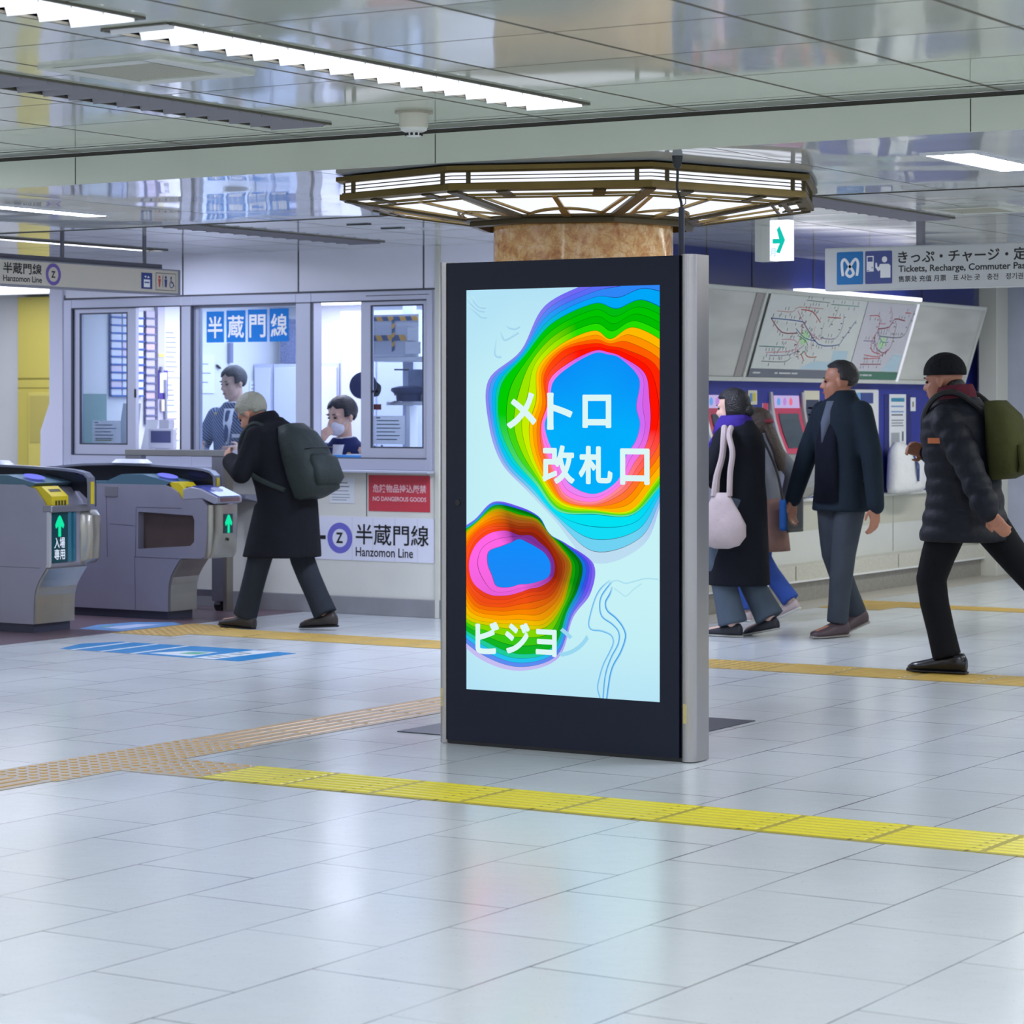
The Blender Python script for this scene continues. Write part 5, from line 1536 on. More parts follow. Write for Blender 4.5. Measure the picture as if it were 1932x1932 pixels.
# ticket machines
M_mach = mat('machine_grey', '#a5a7ac', 0.32, metal=0.35)
M_rim = mat('machine_rim', '#cdced2', 0.3, metal=0.4)
M_pink = mat('machine_pink', '#cf3f66', 0.4)
def machine(y0_, y1_, label):
    t = thing('ticket_machine', label, 'ticket machine', (TX, (y0_ + y1_) / 2, 0.73), 'ticket machines below the map boards')
    prof = [(0.004, 1.500), (0.012, 1.40), (0.03, 1.30), (0.06, 1.20), (0.11, 1.08), (0.17, 0.98), (0.20, 0.92), (0.205, 0.86), (0.19, 0.82), (0.06, 0.74), (0.0, 0.73)]
    for s, (ya, yb) in enumerate(((y0_, y0_ + 0.035), (y1_ - 0.035, y1_))):
        pts = [(TX + x + 0.012, ya, z) for x, z in prof] + [(TX, ya, 1.50)]
        obj('side_cheek', G().prism(pts, (0, yb - ya, 0)), M_rim, t)
    pts = [(TX + x - (0.012 if z > 0.95 else 0), y0_ + .035, z) for x, z in prof] + [(TX - 0.01, y0_ + .035, 1.50)]
    obj('console', G().prism(pts, (0, y1_ - y0_ - .07, 0)), M_mach, t)
    ya, yb = y0_ + 0.05, y1_ - 0.05
    def on(y, z, d=0.004):
        for (xa, za), (xb, zb) in zip(prof, prof[1:]):
            if zb <= z <= za:
                k = (za - z) / (za - zb); return (TX + xa + (xb - xa) * k - (0.012 if z > 0.95 else 0) + d, y, z)
    def patch(name, a, b, z1_, z0_, m, d):
        g = G(); zs = [z1_ + (z0_ - z1_) * i / 6 for i in range(7)]
        for q, r in zip(zs, zs[1:]):
            g.quad(on(a, q, d), on(a, r, d), on(b, r, d), on(b, q, d))
        return obj(name, g, m, t, fix=False)
    patch('pink_surround', ya, yb, 1.495, 1.06, M_pink, 0.006)
    patch('header_display', ya + .02, yb - .02, 1.475, 1.385, emat('header_glow', '#cdbcf0', 0.85), 0.010)
    patch('touch_screen', ya + .07, yb - .06, 1.345, 1.10, mat('machine_screen', '#4e5a66', 0.08), 0.012)
    g = G()
    for i, c in enumerate((0.2, 0.42, 0.64)):
        g.m(i); p = on(ya + (yb - ya) * c, 1.43, 0.012); disc(g, p, UY, UZ, (0, 0), 0.028, 0.03)
    obj('header_icons', g, [emat('icon_blue', '#6fa8f0', .9), emat('icon_mauve', '#c090e0', .9), emat('icon_coral', '#f07890', .9)], t, fix=False)
    p = on((ya + yb) / 2, 1.0, 0.006)
    obj('coin_plate', G().box(p[0] - .02, p[0] + 0.012, ya + .22, ya + .36, 0.985, 1.03), mat('coin_yellow', '#cfc23c', 0.4), t)
    obj('card_slot', G().box(TX + .15, TX + .20, ya + 0.05, ya + .17, 0.93, 0.95), M_black, t)
    return t
machine(15.76, 16.28, 'ticket machine with a pink frame behind the woman in the purple scarf')
machine(16.79, 17.34, 'ticket machine with a pink frame between the woman and the man in the dark jacket')
# notices and stickers between the machines
def stick(label, ya, yb, z0, z1, name='wall_sticker', base=M_card, extra=None, d=0.004):
    t = thing(name, label, 'notice', (TX, (ya + yb) / 2, z0))
    obj('sheet', G().box(TX, TX + d, ya, yb, z0, z1), base, t)
    if extra:
        g = G(); ms = []
        for i, (c, u0, v0, u1, v1) in enumerate(extra):
            g.m(i); ms.append(mat('print_' + c.strip('#'), c, 0.5))
            g.box(TX + d, TX + d + 0.001, ya + (yb - ya) * u0, ya + (yb - ya) * u1, z0 + (z1 - z0) * v0, z0 + (z1 - z0) * v1)
        obj('print', g, ms, t)
    return t
M_pk = mat('sticker_pink', '#d2476c', 0.45)
stick('pink sticker on the blue wall right beside the display pillar, upper one', 15.64, 15.745, 1.40, 1.51, base=M_pk)
stick('pink and white sticker on the blue wall beside the display pillar, lower one', 15.64, 15.745, 1.20, 1.38, base=M_card, extra=[('#d2476c', .05, .35, .95, 1.0)])
stick('small cream sticker with blue and yellow marks between the two ticket machines', 16.464, 16.60, 1.41, 1.51, extra=[('#5f8fc8', .15, .2, .45, .8), ('#d4c840', .5, .25, .85, .8)], base=mat('sticker_cream', '#ddd9c6', 0.5))
stick('small pink sticker just left of the second ticket machine', 16.685, 16.775, 1.34, 1.42, base=M_card, extra=[('#d2476c', .05, .4, .95, 1)])
stick('cream poster with a dark printed block right of the second ticket machine', 17.36, 17.62, 1.18, 1.512, base=mat('sticker_cream', '#ddd9c6', 0.5), extra=[('#3d4560', .12, .06, .95, .80), ('#b9bcc8', .25, .6, .75, .64), ('#b9bcc8', .25, .45, .75, .49), ('#b9bcc8', .25, .3, .75, .34)])
t = thing('covered_machine', 'white fronted machine with a blue label behind the man in the dark jacket', 'machine', (TX, 18.33, 0.73))
obj('front_panel', G().box(TX + .002, TX + 0.07, 18.12, 18.54, 0.735, 1.525), mat('cover_white', '#dfe2e6', 0.5, bump=0.2, bscale=14), t, bevel=0.01)
g = G().box(TX + 0.07, TX + 0.076, 18.20, 18.42, 1.42, 1.50)
g.m(1).box(TX + 0.07, TX + 0.075, 18.135, 18.19, 1.43, 1.50)
obj('label_plate', g, [mat('label_navy', '#3c4c8e', 0.5), mat('label_sky', '#74a8dc', 0.5)], t)
obj('purple_patch', G().box(TX + 0.07, TX + 0.075, 18.14, 18.40, 1.29, 1.36), mat('patch_mauve', '#b9a2dc', 0.5), t)
t = thing('white_sack', 'slumped white cloth sack with navy cords on the ledge beside the tall notice', 'sack', (TX + .12, 18.9, 0.73))
g = G().loft([((TX + .115, y_, z), (0, w_, 0), (d_, 0, 0)) for y_, z, w_, d_ in ((18.93, .732, .25, .085), (18.96, .77, .28, .105), (18.97, .86, .285, .108), (18.95, .95, .26, .10), (18.89, 1.03, .20, .085), (18.83, 1.08, .12, .06), (18.80, 1.12, .05, .03))], 30, 2.3)
obj('cloth', g, mat('sack_white', '#e2e4e8', 0.6, bump=0.9, bscale=11), t, smooth=2)
g = G().tube([(TX + .20, 18.88, 1.03), (TX + .222, 18.90, .98), (TX + .235, 18.89, .9), (TX + .232, 18.92, .82)], .009, 6); g.tube([(TX + .205, 18.90, 1.02), (TX + .232, 18.93, .94), (TX + .236, 18.92, .84)], .006, 6)
obj('drawstring', g, mat('cord_navy', '#34487e', 0.6), t, smooth=True)
stick('dark blue recessed panel holding a tall printed notice', 18.79, 19.31, 0.76, 1.49, name='wall_panel', base=mat('panel_navy', '#232b78', 0.35), d=0.003)
pn = stick('tall white printed notice with teal headings on the blue wall', 18.88, 19.20, 1.075, 1.492, name='paper_notice', extra=[('#3f93b8', .1, .86, .9, .93), ('#6f9fd8', .1, .76, .85, .785), ('#6f9fd8', .1, .66, .85, .685), ('#5a6078', .12, .60, .8, .625), ('#8a8f9c', .12, .50, .85, .52), ('#8a8f9c', .12, .45, .8, .47), ('#8a8f9c', .12, .40, .85, .42), ('#aab0b8', .1, .06, .6, .28), ('#5a6078', .75, .12, .85, .3)], d=0.006)
stick('small white card right of the tall printed notice', 19.295, 19.395, 1.36, 1.467, extra=[('#8a8460', .35, .3, .6, .7)])
g = G()
for i in range(7):
    g.box(TX, TX + 0.003, 19.20 + i * 0.035, 19.222 + i * 0.035, 0.735, 0.748)
tag(obj('wall_lettering', g, mat('pale_ink', '#b9c4e0', 0.5)), 'tiny pale lettering low on the blue wall beside the white cover', 'lettering')
# ================================================================ ticket gates and the barrier
M_gate = mat('gate_steel', '#a3a2b2', 0.38, metal=0.4, noise=0.05, nscale=3)
M_gate2 = mat('gate_steel_warm', '#a9a69c', 0.30, metal=0.7, noise=0.06, nscale=5)
M_teal = mat('gate_teal', '#4f6f80', 0.4)
M_hood = mat('gate_hood_black', '#20222c', 0.18)
M_hoodr = mat('gate_hood_rim', '#8d91a2', 0.3, metal=0.5)
M_yel = mat('gate_yellow', '#d9c21e', 0.42)
M_green = emat('gate_green_arrow', '#14e6a4', 1.05)
M_sign = mat('gate_sign_dark', '#1d4a52', 0.2)

def P3(pts, y): return [(x, y, z) for x, z in pts]
def arrow_up(g, org, ux, uz, s):
    flat(g, org, ux, uz, [(-.011 * s, -.055 * s), (.011 * s, -.055 * s), (.011 * s, .0 * s), (.030 * s, -.012 * s), (.036 * s, .008 * s), (.012 * s, .050 * s), (0, .060 * s), (-.012 * s, .050 * s), (-.036 * s, .008 * s), (-.030 * s, -.012 * s), (-.011 * s, .0 * s)])

def gate(label, x_end, yf, depth, nose):
    """x_end: front lower corner; the long side faces -y, the head faces +x"""
    yb = yf + depth
    t = thing('ticket_gate', label, 'ticket gate', (x_end - 0.9, yf + depth / 2, 0), 'ticket gates')
    dx = x_end + 10.976
    XL = -12.95 + dx                                            # far end
    def S(pts): return [(x + dx, z) for x, z in pts]
    # plinth
    obj('plinth', G().box(XL + .02, x_end - 0.01, yf + .015, yb - .015, 0.0, 0.058), mat('gate_plinth', '#3a3c4e', 0.5), t)
    leg = [(-10.976, .058), (-10.975, .17), (-10.970, .235), (-10.955, .287), (-10.930, .330), (-10.900, .370), (-10.871, .408)]
    if nose:
        prof = leg + [(-10.70, .412), (-10.672, .43), (-10.655, .50), (-10.650, .653), (-10.652, .755), (-10.70, .80), (-10.86, .79), (-10.90, .84), (-10.95, .868), (-11.01, .884)]
    else:
        prof = leg + [(-10.86, .43), (-10.860, .746), (-10.90, .815), (-10.97, .89), (-11.06, .915)]
    body = S(prof + [(-12.95, prof[-1][1]), (-12.95, .058)])
    holes = None
    if nose:
        # side with the inset opening, built as a frame around it
        w = S([(-11.227, .461), (-10.79, .492), (-10.758, .52), (-10.756, .66), (-10.77, .69), (-11.227, .706)])
        cx = -11.0 + dx
        outer = body
        bm = bmesh.new()
        vo = [bm.verts.new((x, yf, z)) for x, z in outer]; vi = [bm.verts.new((x, yf, z)) for x, z in w]
        eo = [bm.edges.new((vo[i], vo[(i + 1) % len(vo)])) for i in range(len(vo))]
        ei = [bm.edges.new((vi[i], vi[(i + 1) % len(vi)])) for i in range(len(vi))]
        bmesh.ops.triangle_fill(bm, edges=eo + ei, use_beauty=True)
        bm.verts.index_update()
        g = G(); g.add([v.co[:] for v in bm.verts], [[v.index for v in f.verts] for f in bm.faces]); bm.free()
        n = len(outer)
        for i in range(n):
            a, b = outer[i], outer[(i + 1) % n]
            g.quad((a[0], yf, a[1]), (b[0], yf, b[1]), (b[0], yb, b[1]), (a[0], yb, a[1]))
        g.poly(P3(outer, yb))
        for i in range(len(w)):
            a, b = w[i], w[(i + 1) % len(w)]
            g.quad((a[0], yf, a[1]), (b[0], yf, b[1]), (b[0], yf + .06, b[1]), (a[0], yf + .06, a[1]))
        bo = obj('body', g, M_gate, t)
        obj('flap_panel', G().prism(P3(w, yf + 0.058), (0, 0.004, 0)), mat('flap_brown', '#5d4f4a', 0.35, noise=0.12, nscale=5), t, label='brown flap recess')
        g = G()
        for (a, b) in (((-11.256, .406), (-11.25, .06)), ((-11.26, .408), (-10.88, .406)), ((-11.24, .735), (-10.86, .735)), ((-11.243, .735), (-11.25, .41)), ((-11.47, .62), (-11.255, .612)), ((-11.50, .86), (-11.49, .40))):
            d = V((b[0] - a[0], 0, b[1] - a[1])).normalized() * 0.0016; nn = V((-d.z, 0, d.x))
            A_, B_ = V((a[0] + dx, yf - .0008, a[1])), V((b[0] + dx, yf - .0008, b[1]))
            g.add([A_ + nn, B_ + nn, B_ - nn, A_ - nn], [(0, 1, 2, 3)])
        obj('panel_gap', g, M_alud, t, fix=False)
        obj('lock_plate', G().box(-11.51 + dx, -11.40 + dx, yf - 0.006, yf, 0.80, 0.87), M_steel, t, bevel=0.003)
        # rounded front of the reader head
        g = G().loft([((-10.665 + dx, (yf + yb) / 2, z), (0, depth / 2, 0), (0.06 + e_, 0, 0)) for z, e_ in ((.415, -.03), (.45, 0), (.6, .01), (.76, .01))], 24, 4)
        obj('head_front', g, M_gate2, t, smooth=True)
        xa = -10.590 + dx
        g = G().box(xa - .004, xa, yf + .10, yf + .19, .575, .70)
        sgn = obj('signal_window', g, mat('signal_dark', '#14505a', 0.2), t)
        g = G(); arrow_up(g, (xa + .001, yf + .145, .635), (0, 1, 0), (0, 0, 1), 1.05)
        obj('arrow', g, M_green, sgn, fix=False)
        obj('sensor_eye', G().cyl((xa - .004, yf + .14, .535), (xa + .001, yf + .14, .535), .010), M_black, t)
        g = G().prism(P3(S([(-10.86, .79), (-10.70, .80), (-10.60, .765), (-10.575, .775), (-10.575, .81), (-10.72, .865), (-10.80, .875), (-10.86, .86)]), yf + .01), (0, depth - .02, 0))
        rd = obj('card_reader', g, mat('reader_grey', '#b3b4c4', 0.3, metal=0.3), t, bevel=0.006)
        g = G().prism(P3(S([(-10.582, .812), (-10.725, .867), (-10.795, .877), (-10.79, .882), (-10.722, .873), (-10.575, .817)]), yf + .03), (0, depth - .06, 0))
        obj('reader_face', g, mat('reader_glass', '#5a64b0', 0.08), rd)
        g = G().ell((-10.68 + dx, yf + depth / 2, .8575), (.035, .05, .004), Euler((0, R(20), 0)))
        obj('touch_mark', g, emat('touch_glow', '#aebcf4', 0.8), rd, smooth=True)
        obj('reader_strip', G().box(-10.578 + dx, -10.572 + dx, yf + .04, yb - .04, .780, .806), mat('strip_red', '#8a6a70', 0.4), rd)
    else:
        obj('body', G().prism(P3(body, yf), (0, depth, 0)), M_gate, t)
        xe = -10.860 + dx
        g = G().prism(P3(S([(-10.874, .41), (-10.866, .43), (-10.866, .75), (-10.845, .75), (-10.845, .43), (-10.852, .41)]), yf - .003), (0, .02, 0))
        obj('corner_rail', g, M_rim, t)
        obj('end_cap', G().box(-10.90 + dx, -10.825 + dx, yf - .004, yb + .004, .748, .79), M_steel2, t, bevel=0.006)
        g = G().box(xe, xe + .006, yf + .02, yf + .175, .435, .745)
        sgn = obj('signal_panel', g, M_sign, t)
        o_ = (xe + .0075, yf + .10, .66)
        g = G(); arrow_up(g, o_, (0, 1, 0), (0, 0, 1), 1.15); obj('arrow', g, M_green, sgn, fix=False)
        g = G(); put_text(g, '入場', o_, (0, 1, 0), (0, 0, 1), (-.048, -.135, .048, -.068), 0.01); put_text(g, '専用', o_, (0, 1, 0), (0, 0, 1), (-.048, -.205, .048, -.140), 0.01)
        obj('lettering', g, emat('sign_white_glow', '#dfeaff', 1.05), sgn, fix=False)
        # second leaf of the head: a rounded pod on the far side
        g = G().loft([((xe - .10, yb + .02, z), (.10 + .06 * k, 0, 0), (0, .10, 0)) for z, k in ((.42, .2), (.45, .8), (.60, 1), (.72, .9), (.75, .3))], 24, 3)
        obj('side_pod', g, M_gate2, t, smooth=True)
        g = G().loft([((xe + .005, yf + .215, z), (0, .038, 0), (.012, 0, 0)) for z in (.44, .745)], 20)
        obj('curved_window', g, mat('curved_glass', '#2f6f86', 0.06, metal=0.3), t, smooth=True)
        g = G()
        g.box(XL, x_end + .05, yf - .0008, yf, .404, .4065)
        obj('panel_gap', g, M_alud, t)
    # warm foot at the end
    g = G().prism(P3(S([(-10.974, .06), (-10.973, .17), (-10.968, .235), (-10.953, .287), (-10.928, .330), (-10.898, .370), (-10.870, .406), (-10.852, .402), (-10.882, .366), (-10.912, .326), (-10.937, .283), (-10.952, .233), (-10.957, .17), (-10.958, .06)]), yf + .005), (0, depth - .01, 0))
    obj('foot_front', g, M_gate2, t)
    # teal shoulder and yellow sign block
    tz = .884 if nose else .905
    sh = S([(-11.0, tz), (-10.966, tz + .02), (-11.2, tz + .067), (-11.383, tz + .065), (-11.513, tz + .017), (-11.83, tz + .012), (-12.9, tz + .012), (-12.9, tz - .002)])
    obj('shoulder', G().prism(P3(sh, yf + .012), (0, depth - .024, 0)), M_teal, t)
    yb_ = S([(-10.965, tz - .005), (-10.99, tz + .022), (-10.90, tz + .015), (-10.80, tz - .075), (-10.80, tz - .105), (-10.90, tz - .105)]) if nose else S([(-10.93, tz - .06), (-11.03, tz + .0), (-10.93, tz + .0), (-10.845, tz - .06), (-10.845, tz - .125), (-10.905, tz - .125)])
    yo = obj('yellow_block', G().prism(P3(yb_, yf + .02), (0, .15, 0)), M_yel, t)
    e_ = V((yb_[3][0] - yb_[2][0], 0, yb_[3][1] - yb_[2][1])); ln = e_.length; e_.normalize()
    g = G(); rect(g, V((yb_[2][0], yf + .02, yb_[2][1])) + V((.001, 0, .0015)), (0, 1, 0), -e_, .03, -ln * .55, .13, -ln * .3)
    xx = yb_[3][0] + .001
    for i in range(4):
        rect(g, (xx, yf + .02, yb_[4][1]), (0, 1, 0), (0, 0, 1), .03 + i * .027, .01, .048 + i * .027, .026 if nose else .04)
    obj('lettering', g, mat('block_ink', '#3e3a1c', 0.5), yo, fix=False)
    obj('ic_light', G().ell((-11.06 + dx, yf + .10, tz + .058), (.07, .07, .010), Euler((0, R(12), 0))), emat('ic_glow', '#7f86ff', 1.0), t, smooth=True)
    # hood arching over
    hz = 0 if nose else .012
    arch = [(-12.95, .93), (-12.60, .955), (-12.296, .979), (-11.878, 1.012), (-11.59, 1.019), (-11.275, 1.012), (-10.95, .998), (-10.85, .989), (-10.785, .975), (-10.748, .945), (-10.742, .90), (-10.742, .80 if nose else .77)]
    if not nose: arch = [(x - .028, z) for x, z in arch]
    arch = [(x + dx, z + hz) for x, z in arch]
    n = len(arch)
    inner = []
    for i in range(n):
        a, b = arch[max(i - 1, 0)], arch[min(i + 1, n - 1)]
        d = V((b[0] - a[0], b[1] - a[1], 0)).normalized()
        inner.append((arch[i][0] + d.y * .014, arch[i][1] - d.x * .014))
    g = G().prism(P3(arch + inner[::-1], yb - .085), (0, .06, 0))
    obj('hood_rim', g, M_hoodr, t)
    back = arch + [(-10.90 + dx, tz - .03), (-12.95 + dx, tz - .03)]
    obj('hood_back', G().prism(P3([(x - .006, z - .006) for x, z in back], yb - .02), (0, .012, 0)), M_hood, t)
    obj('hood_underside', G().prism(P3([(x - .002, z - .002) for x, z in inner[:8]] + [(x, z - .01) for x, z in inner[:8][::-1]], yb - .08), (0, .05, 0)), M_hood, t)
    g = G().box(arch[-1][0] + .0005, arch[-1][0] + .003, yb - .07, yb - .04, arch[-1][1] + .01, .93)
    obj('yellow_strip', g, M_yel, t)
    obj('top_lamp', G().loft([((-11.45 + dx - (0 if nose else .05), yf + .2, 1.02 + hz), (.16, 0, 0), (0, .05, 0)), ((-11.45 + dx - (0 if nose else .05), yf + .2, 1.045 + hz), (.12, 0, 0), (0, .04, 0))], 20, 4), mat('top_lamp_white', '#d8dbe8', 0.3), t, smooth=True)
    return t
gate('grey ticket gate with a reader head and a green arrow, standing nearer the office', -10.976, 13.35, 0.28, True)
gate('grey ticket gate with a lit teal arrow panel at the left picture edge', -11.041, 12.14, 0.36, False)

# stainless barrier on castors between the gates and the office
BYY = 14.16
t = thing('barrier_rail', 'stainless steel barrier on castors in front of the office window', 'barrier', (-11.6, BYY, 0))
g = G().box(-12.0, -11.10, BYY - .035, BYY + .035, 1.055, 1.10)
obj('top_rail', g, M_steel, t, bevel=0.004)
for xa, xb in ((-12.0, -11.86), (-11.235, -11.13)):
    obj('post', G().box(xa, xb, BYY - .03, BYY + .03, 0.07 if xb < -11.5 else 0.07, 1.055), M_steel2, t, bevel=0.004)
obj('corner_post', G().box(-11.13, -11.10, BYY - .035, BYY + .035, 0.012, 1.055), mat('post_warm', '#8f8a80', 0.35, metal=0.6), t)
obj('bottom_rail', G().box(-11.86, -11.235, BYY - .02, BYY + .02, 0.10, 0.145), M_steel2, t)
for x in (-11.19, -11.93):
    c = obj('castor', G().cyl((x, BYY - .015, .036), (x, BYY + .015, .036), .036, seg=20), M_black, t)
    obj('fork', G().box(x - .02, x + .02, BYY - .022, BYY + .022, .045, .075), M_steel2, c)
g = G().box(-12.0, -11.99, BYY - .03, BYY + .03, 0.2, 1.0)

# ================================================================ floor markings and tactile paving
M_ty = mat('tactile_yellow', '#e3d51a', 0.38, noise=0.05, nscale=5)
M_tt = mat('tactile_tan', '#c79f55', 0.42, noise=0.10, nscale=5)
M_tb = mat('tactile_tan_base', '#b7aa98', 0.45, noise=0.08, nscale=8)
M_to = mat('tactile_ochre', '#c4a148', 0.45, noise=0.10, nscale=5)
M_ob = mat('tactile_ochre_base', '#ab9352', 0.45, noise=0.10, nscale=6)
M_gap = mat('tactile_gap', '#57501f', 0.6)
def bars(g, x0, x1, y0, y1, along, n, w, block, h=0.005, gap=0.012):
    """raised guide bars in blocks"""
    if along == 'x':
        a0, a1, b0, b1 = x0, x1, y0, y1
    else:
        a0, a1, b0, b1 = y0, y1, x0, x1
    nb = max(1, round((a1 - a0) / block)); L_ = (a1 - a0) / nb
    for k in range(nb):
        s, e = a0 + k * L_ + gap, a0 + (k + 1) * L_ - gap
        for i in range(n):
            c = b0 + (b1 - b0) * (i + .5) / n
            lo = [(s, c - w / 2), (e, c - w / 2), (e, c + w / 2), (s, c + w / 2)]
            hi = [(s + .006, c - w / 3.2), (e - .006, c - w / 3.2), (e - .006, c + w / 3.2), (s + .006, c + w / 3.2)]
            f = (lambda p, z: (p[0], p[1], z)) if along == 'x' else (lambda p, z: (p[1], p[0], z))
            g.add([f(p, .0022) for p in lo] + [f(p, h) for p in hi], [(4, 5, 6, 7), (0, 1, 5, 4), (1, 2, 6, 5), (2, 3, 7, 6), (3, 0, 4, 7)])
def dots(g, x0, x1, y0, y1, pitch, r, inside=None, h=.005):
    nx, ny = max(1, round((x1 - x0) / pitch)), max(1, round((y1 - y0) / pitch))
    for i in range(nx):
        for j in range(ny):
            x, y = x0 + (i + .5) * (x1 - x0) / nx, y0 + (j + .5) * (y1 - y0) / ny
            if inside and not inside(x, y): continue
            n = 10; vs = []
            for rr, z in ((r, .0022), (r * .72, h)):
                vs += [(x + rr * cos(2 * pi * k / n), y + rr * sin(2 * pi * k / n), z) for k in range(n)]
            g.add(vs, [(k, (k + 1) % n, n + (k + 1) % n, n + k) for k in range(n)] + [tuple(range(n, 2 * n))])
def tactile(name, label, base_boxes, base_m, fill, fill_m, z=.0022):
    t = thing(name, label, 'tactile paving', (*base_boxes[0][:1], base_boxes[0][2], 0))
    g = G()
    for b in base_boxes: g.box(*b[:4], .0004, z)
    obj('base_sheet', g, base_m, t)
    g = G(); fill(g)
    obj('raised_pattern', g, fill_m, t)
    return t
def f(g): bars(g, -6.243, -1.16, 7.775, 8.14, 'x', 7, .036, .40)
t = tactile('tactile_strip', 'bright yellow tactile guide strip across the foreground floor', [(-6.243, -1.16, 7.757, 8.145)], mat('tactile_yellow_base', '#a99b10', 0.45), f, M_ty)
g = G()
k = -3.163
while k < -1: k += .401
while k > -6.1:
    g.box(k - .006, k + .006, 7.757, 8.145, .0023, .0027); k -= .401
obj('block_gap', g, M_gap, t)
def f(g): bars(g, -6.985, -6.64, 8.62, 12.40, 'y', 5, .034, .42)
tactile('tactile_strip', 'tan ribbed tactile strip running towards the display pillar at the left', [(-7.0, -6.62, 8.62, 12.40)], M_tb, f, M_tt)
def f(g): bars(g, -7.0, -6.66, 4.3, 7.40, 'y', 5, .034, .42)
tactile('tactile_strip', 'tan ribbed tactile strip cut by the left edge of the picture', [(-7.02, -6.64, 4.3, 7.40)], M_tb, f, M_tt)
def f(g):
    dots(g, -7.0, -6.62, 7.40, 8.62, .058, .019); dots(g, -6.62, -6.243, 7.78, 8.14, .058, .019)
tactile('tactile_strip', 'tan dotted tactile junction where the yellow strip begins', [(-7.01, -6.62, 7.40, 8.62), (-6.62, -6.243, 7.76, 8.145)], M_tb, f, M_tt)
def f(g): bars(g, -6.25, -1.0, 12.49, 12.90, 'x', 6, .034, .40, gap=.02)
tactile('tactile_strip', 'ochre tactile strip on the floor at the right behind the walking man\'s shoe', [(-6.25, -1.0, 12.47, 12.92)], M_ob, f, M_to)
def f(g): dots(g, -7.0, -6.25, 12.47, 12.90, .062, .022)
tactile('tactile_strip', 'ochre dotted tactile patch just right of the display pillar', [(-7.0, -6.25, 12.47, 12.90)], M_ob, f, M_to)
def f(g): bars(g, -10.2, -7.02, 12.63, 13.05, 'x', 6, .034, .40, gap=.02)
tactile('tactile_strip', 'ochre tactile strip left of the display pillar, under the backpack man', [(-10.2, -7.02, 12.62, 13.06)], M_ob, f, M_to)
def f(g): dots(g, -10.66, -10.2, 12.46, 13.22, .062, .022)
tactile('tactile_strip', 'tan dotted tactile patch at the edge of the red-brown floor', [(-10.68, -10.2, 12.44, 13.24)], M_ob, f, M_tt)
def f(g): dots(g, -7.86, -7.40, 16.62, 17.38, .062, .022)
tactile('tactile_strip', 'ochre dotted tactile patch by the ticket machines, behind the man in the dark jacket', [(-7.87, -7.39, 16.61, 17.39)], M_ob, f, M_to)
def f(g): bars(g, -7.39, -3.0, 16.93, 17.24, 'x', 4, .034, .40)
tactile('tactile_strip', 'thin ochre tactile strip far back between the two walking men', [(-7.38, -3.0, 16.92, 17.25)], M_ob, f, M_to)
# blue floor stickers
M_sb = mat('sticker_blue', '#1f86c4', 0.35)
t = thing('floor_sticker', 'blue arrow-shaped floor sticker on the white floor before the ticket gates', 'floor sticker', (-9.6, 11.74, 0))
out = [(-10.234, 11.475), (-10.341, 11.776), (-10.23, 12.005), (-9.285, 12.013), (-8.908, 11.965), (-8.89, 11.423), (-9.644, 11.46)]
obj('sheet', G().prism([(x, y, .0005) for x, y in out[::-1]], (0, 0, .0008)), M_sb, t)
g = G()
for x in (-10.14, -9.93, -9.70):
    g.add([(x, 11.45, .0017), (x + .035, 11.45, .0017), (x + .005, 12.0, .0017), (x - .03, 12.0, .0017)], [(0, 1, 2, 3)])
g.add([(-9.62, 11.53, .0017), (-9.30, 11.50, .0017), (-9.32, 11.78, .0017), (-9.52, 11.74, .0017)], [(0, 1, 2, 3)])
g.add([(-9.23, 11.44, .0017), (-9.08, 11.44, .0017), (-9.05, 11.99, .0017), (-9.22, 11.98, .0017)], [(0, 1, 2, 3)])
g.m(1).add([(-9.46, 11.60, .0019), (-9.33, 11.60, .0019), (-9.34, 11.74, .0019), (-9.45, 11.72, .0019)], [(0, 1, 2, 3)])
g.m(2)
for y in (11.52, 11.60, 11.72, 11.80):
    g.add([(-9.20, y, .0019), (-9.11, y, .0019), (-9.11, y + .03, .0019), (-9.20, y + .03, .0019)], [(0, 1, 2, 3)])
obj('print', g, [mat('sticker_white', '#d9e2e6', 0.4), mat('sticker_green', '#5fae92', 0.4), mat('sticker_ink', '#46606c', 0.4)], t, fix=False)
t = thing('floor_sticker', 'pale blue floor sticker on the red-brown floor between the ticket gates', 'floor sticker', (-10.85, 12.85, 0))
out = [(-11.02, 12.53), (-11.118, 12.816), (-11.059, 13.12), (-10.832, 13.237), (-10.69, 13.138), (-10.69, 12.545)]
obj('sheet', G().prism([(x, y, .0032) for x, y in out[::-1]], (0, 0, .0008)), mat('sticker_pale_blue', '#6ea2d8', 0.35), t)
g = G(); g.add([(-10.95, 12.68, .0044), (-10.78, 12.66, .0044), (-10.80, 13.06, .0044), (-10.93, 13.0, .0044)], [(0, 1, 2, 3)]); g.m(1).add([(-11.02, 12.72, .0045), (-10.97, 12.70, .0045), (-10.97, 12.82, .0045), (-11.02, 12.84, .0045)], [(0, 1, 2, 3)])
obj('print', g, [mat('sticker_lilac', '#c3d0ee', 0.4), mat('sticker_teal', '#6fae9a', 0.4)], t, fix=False)
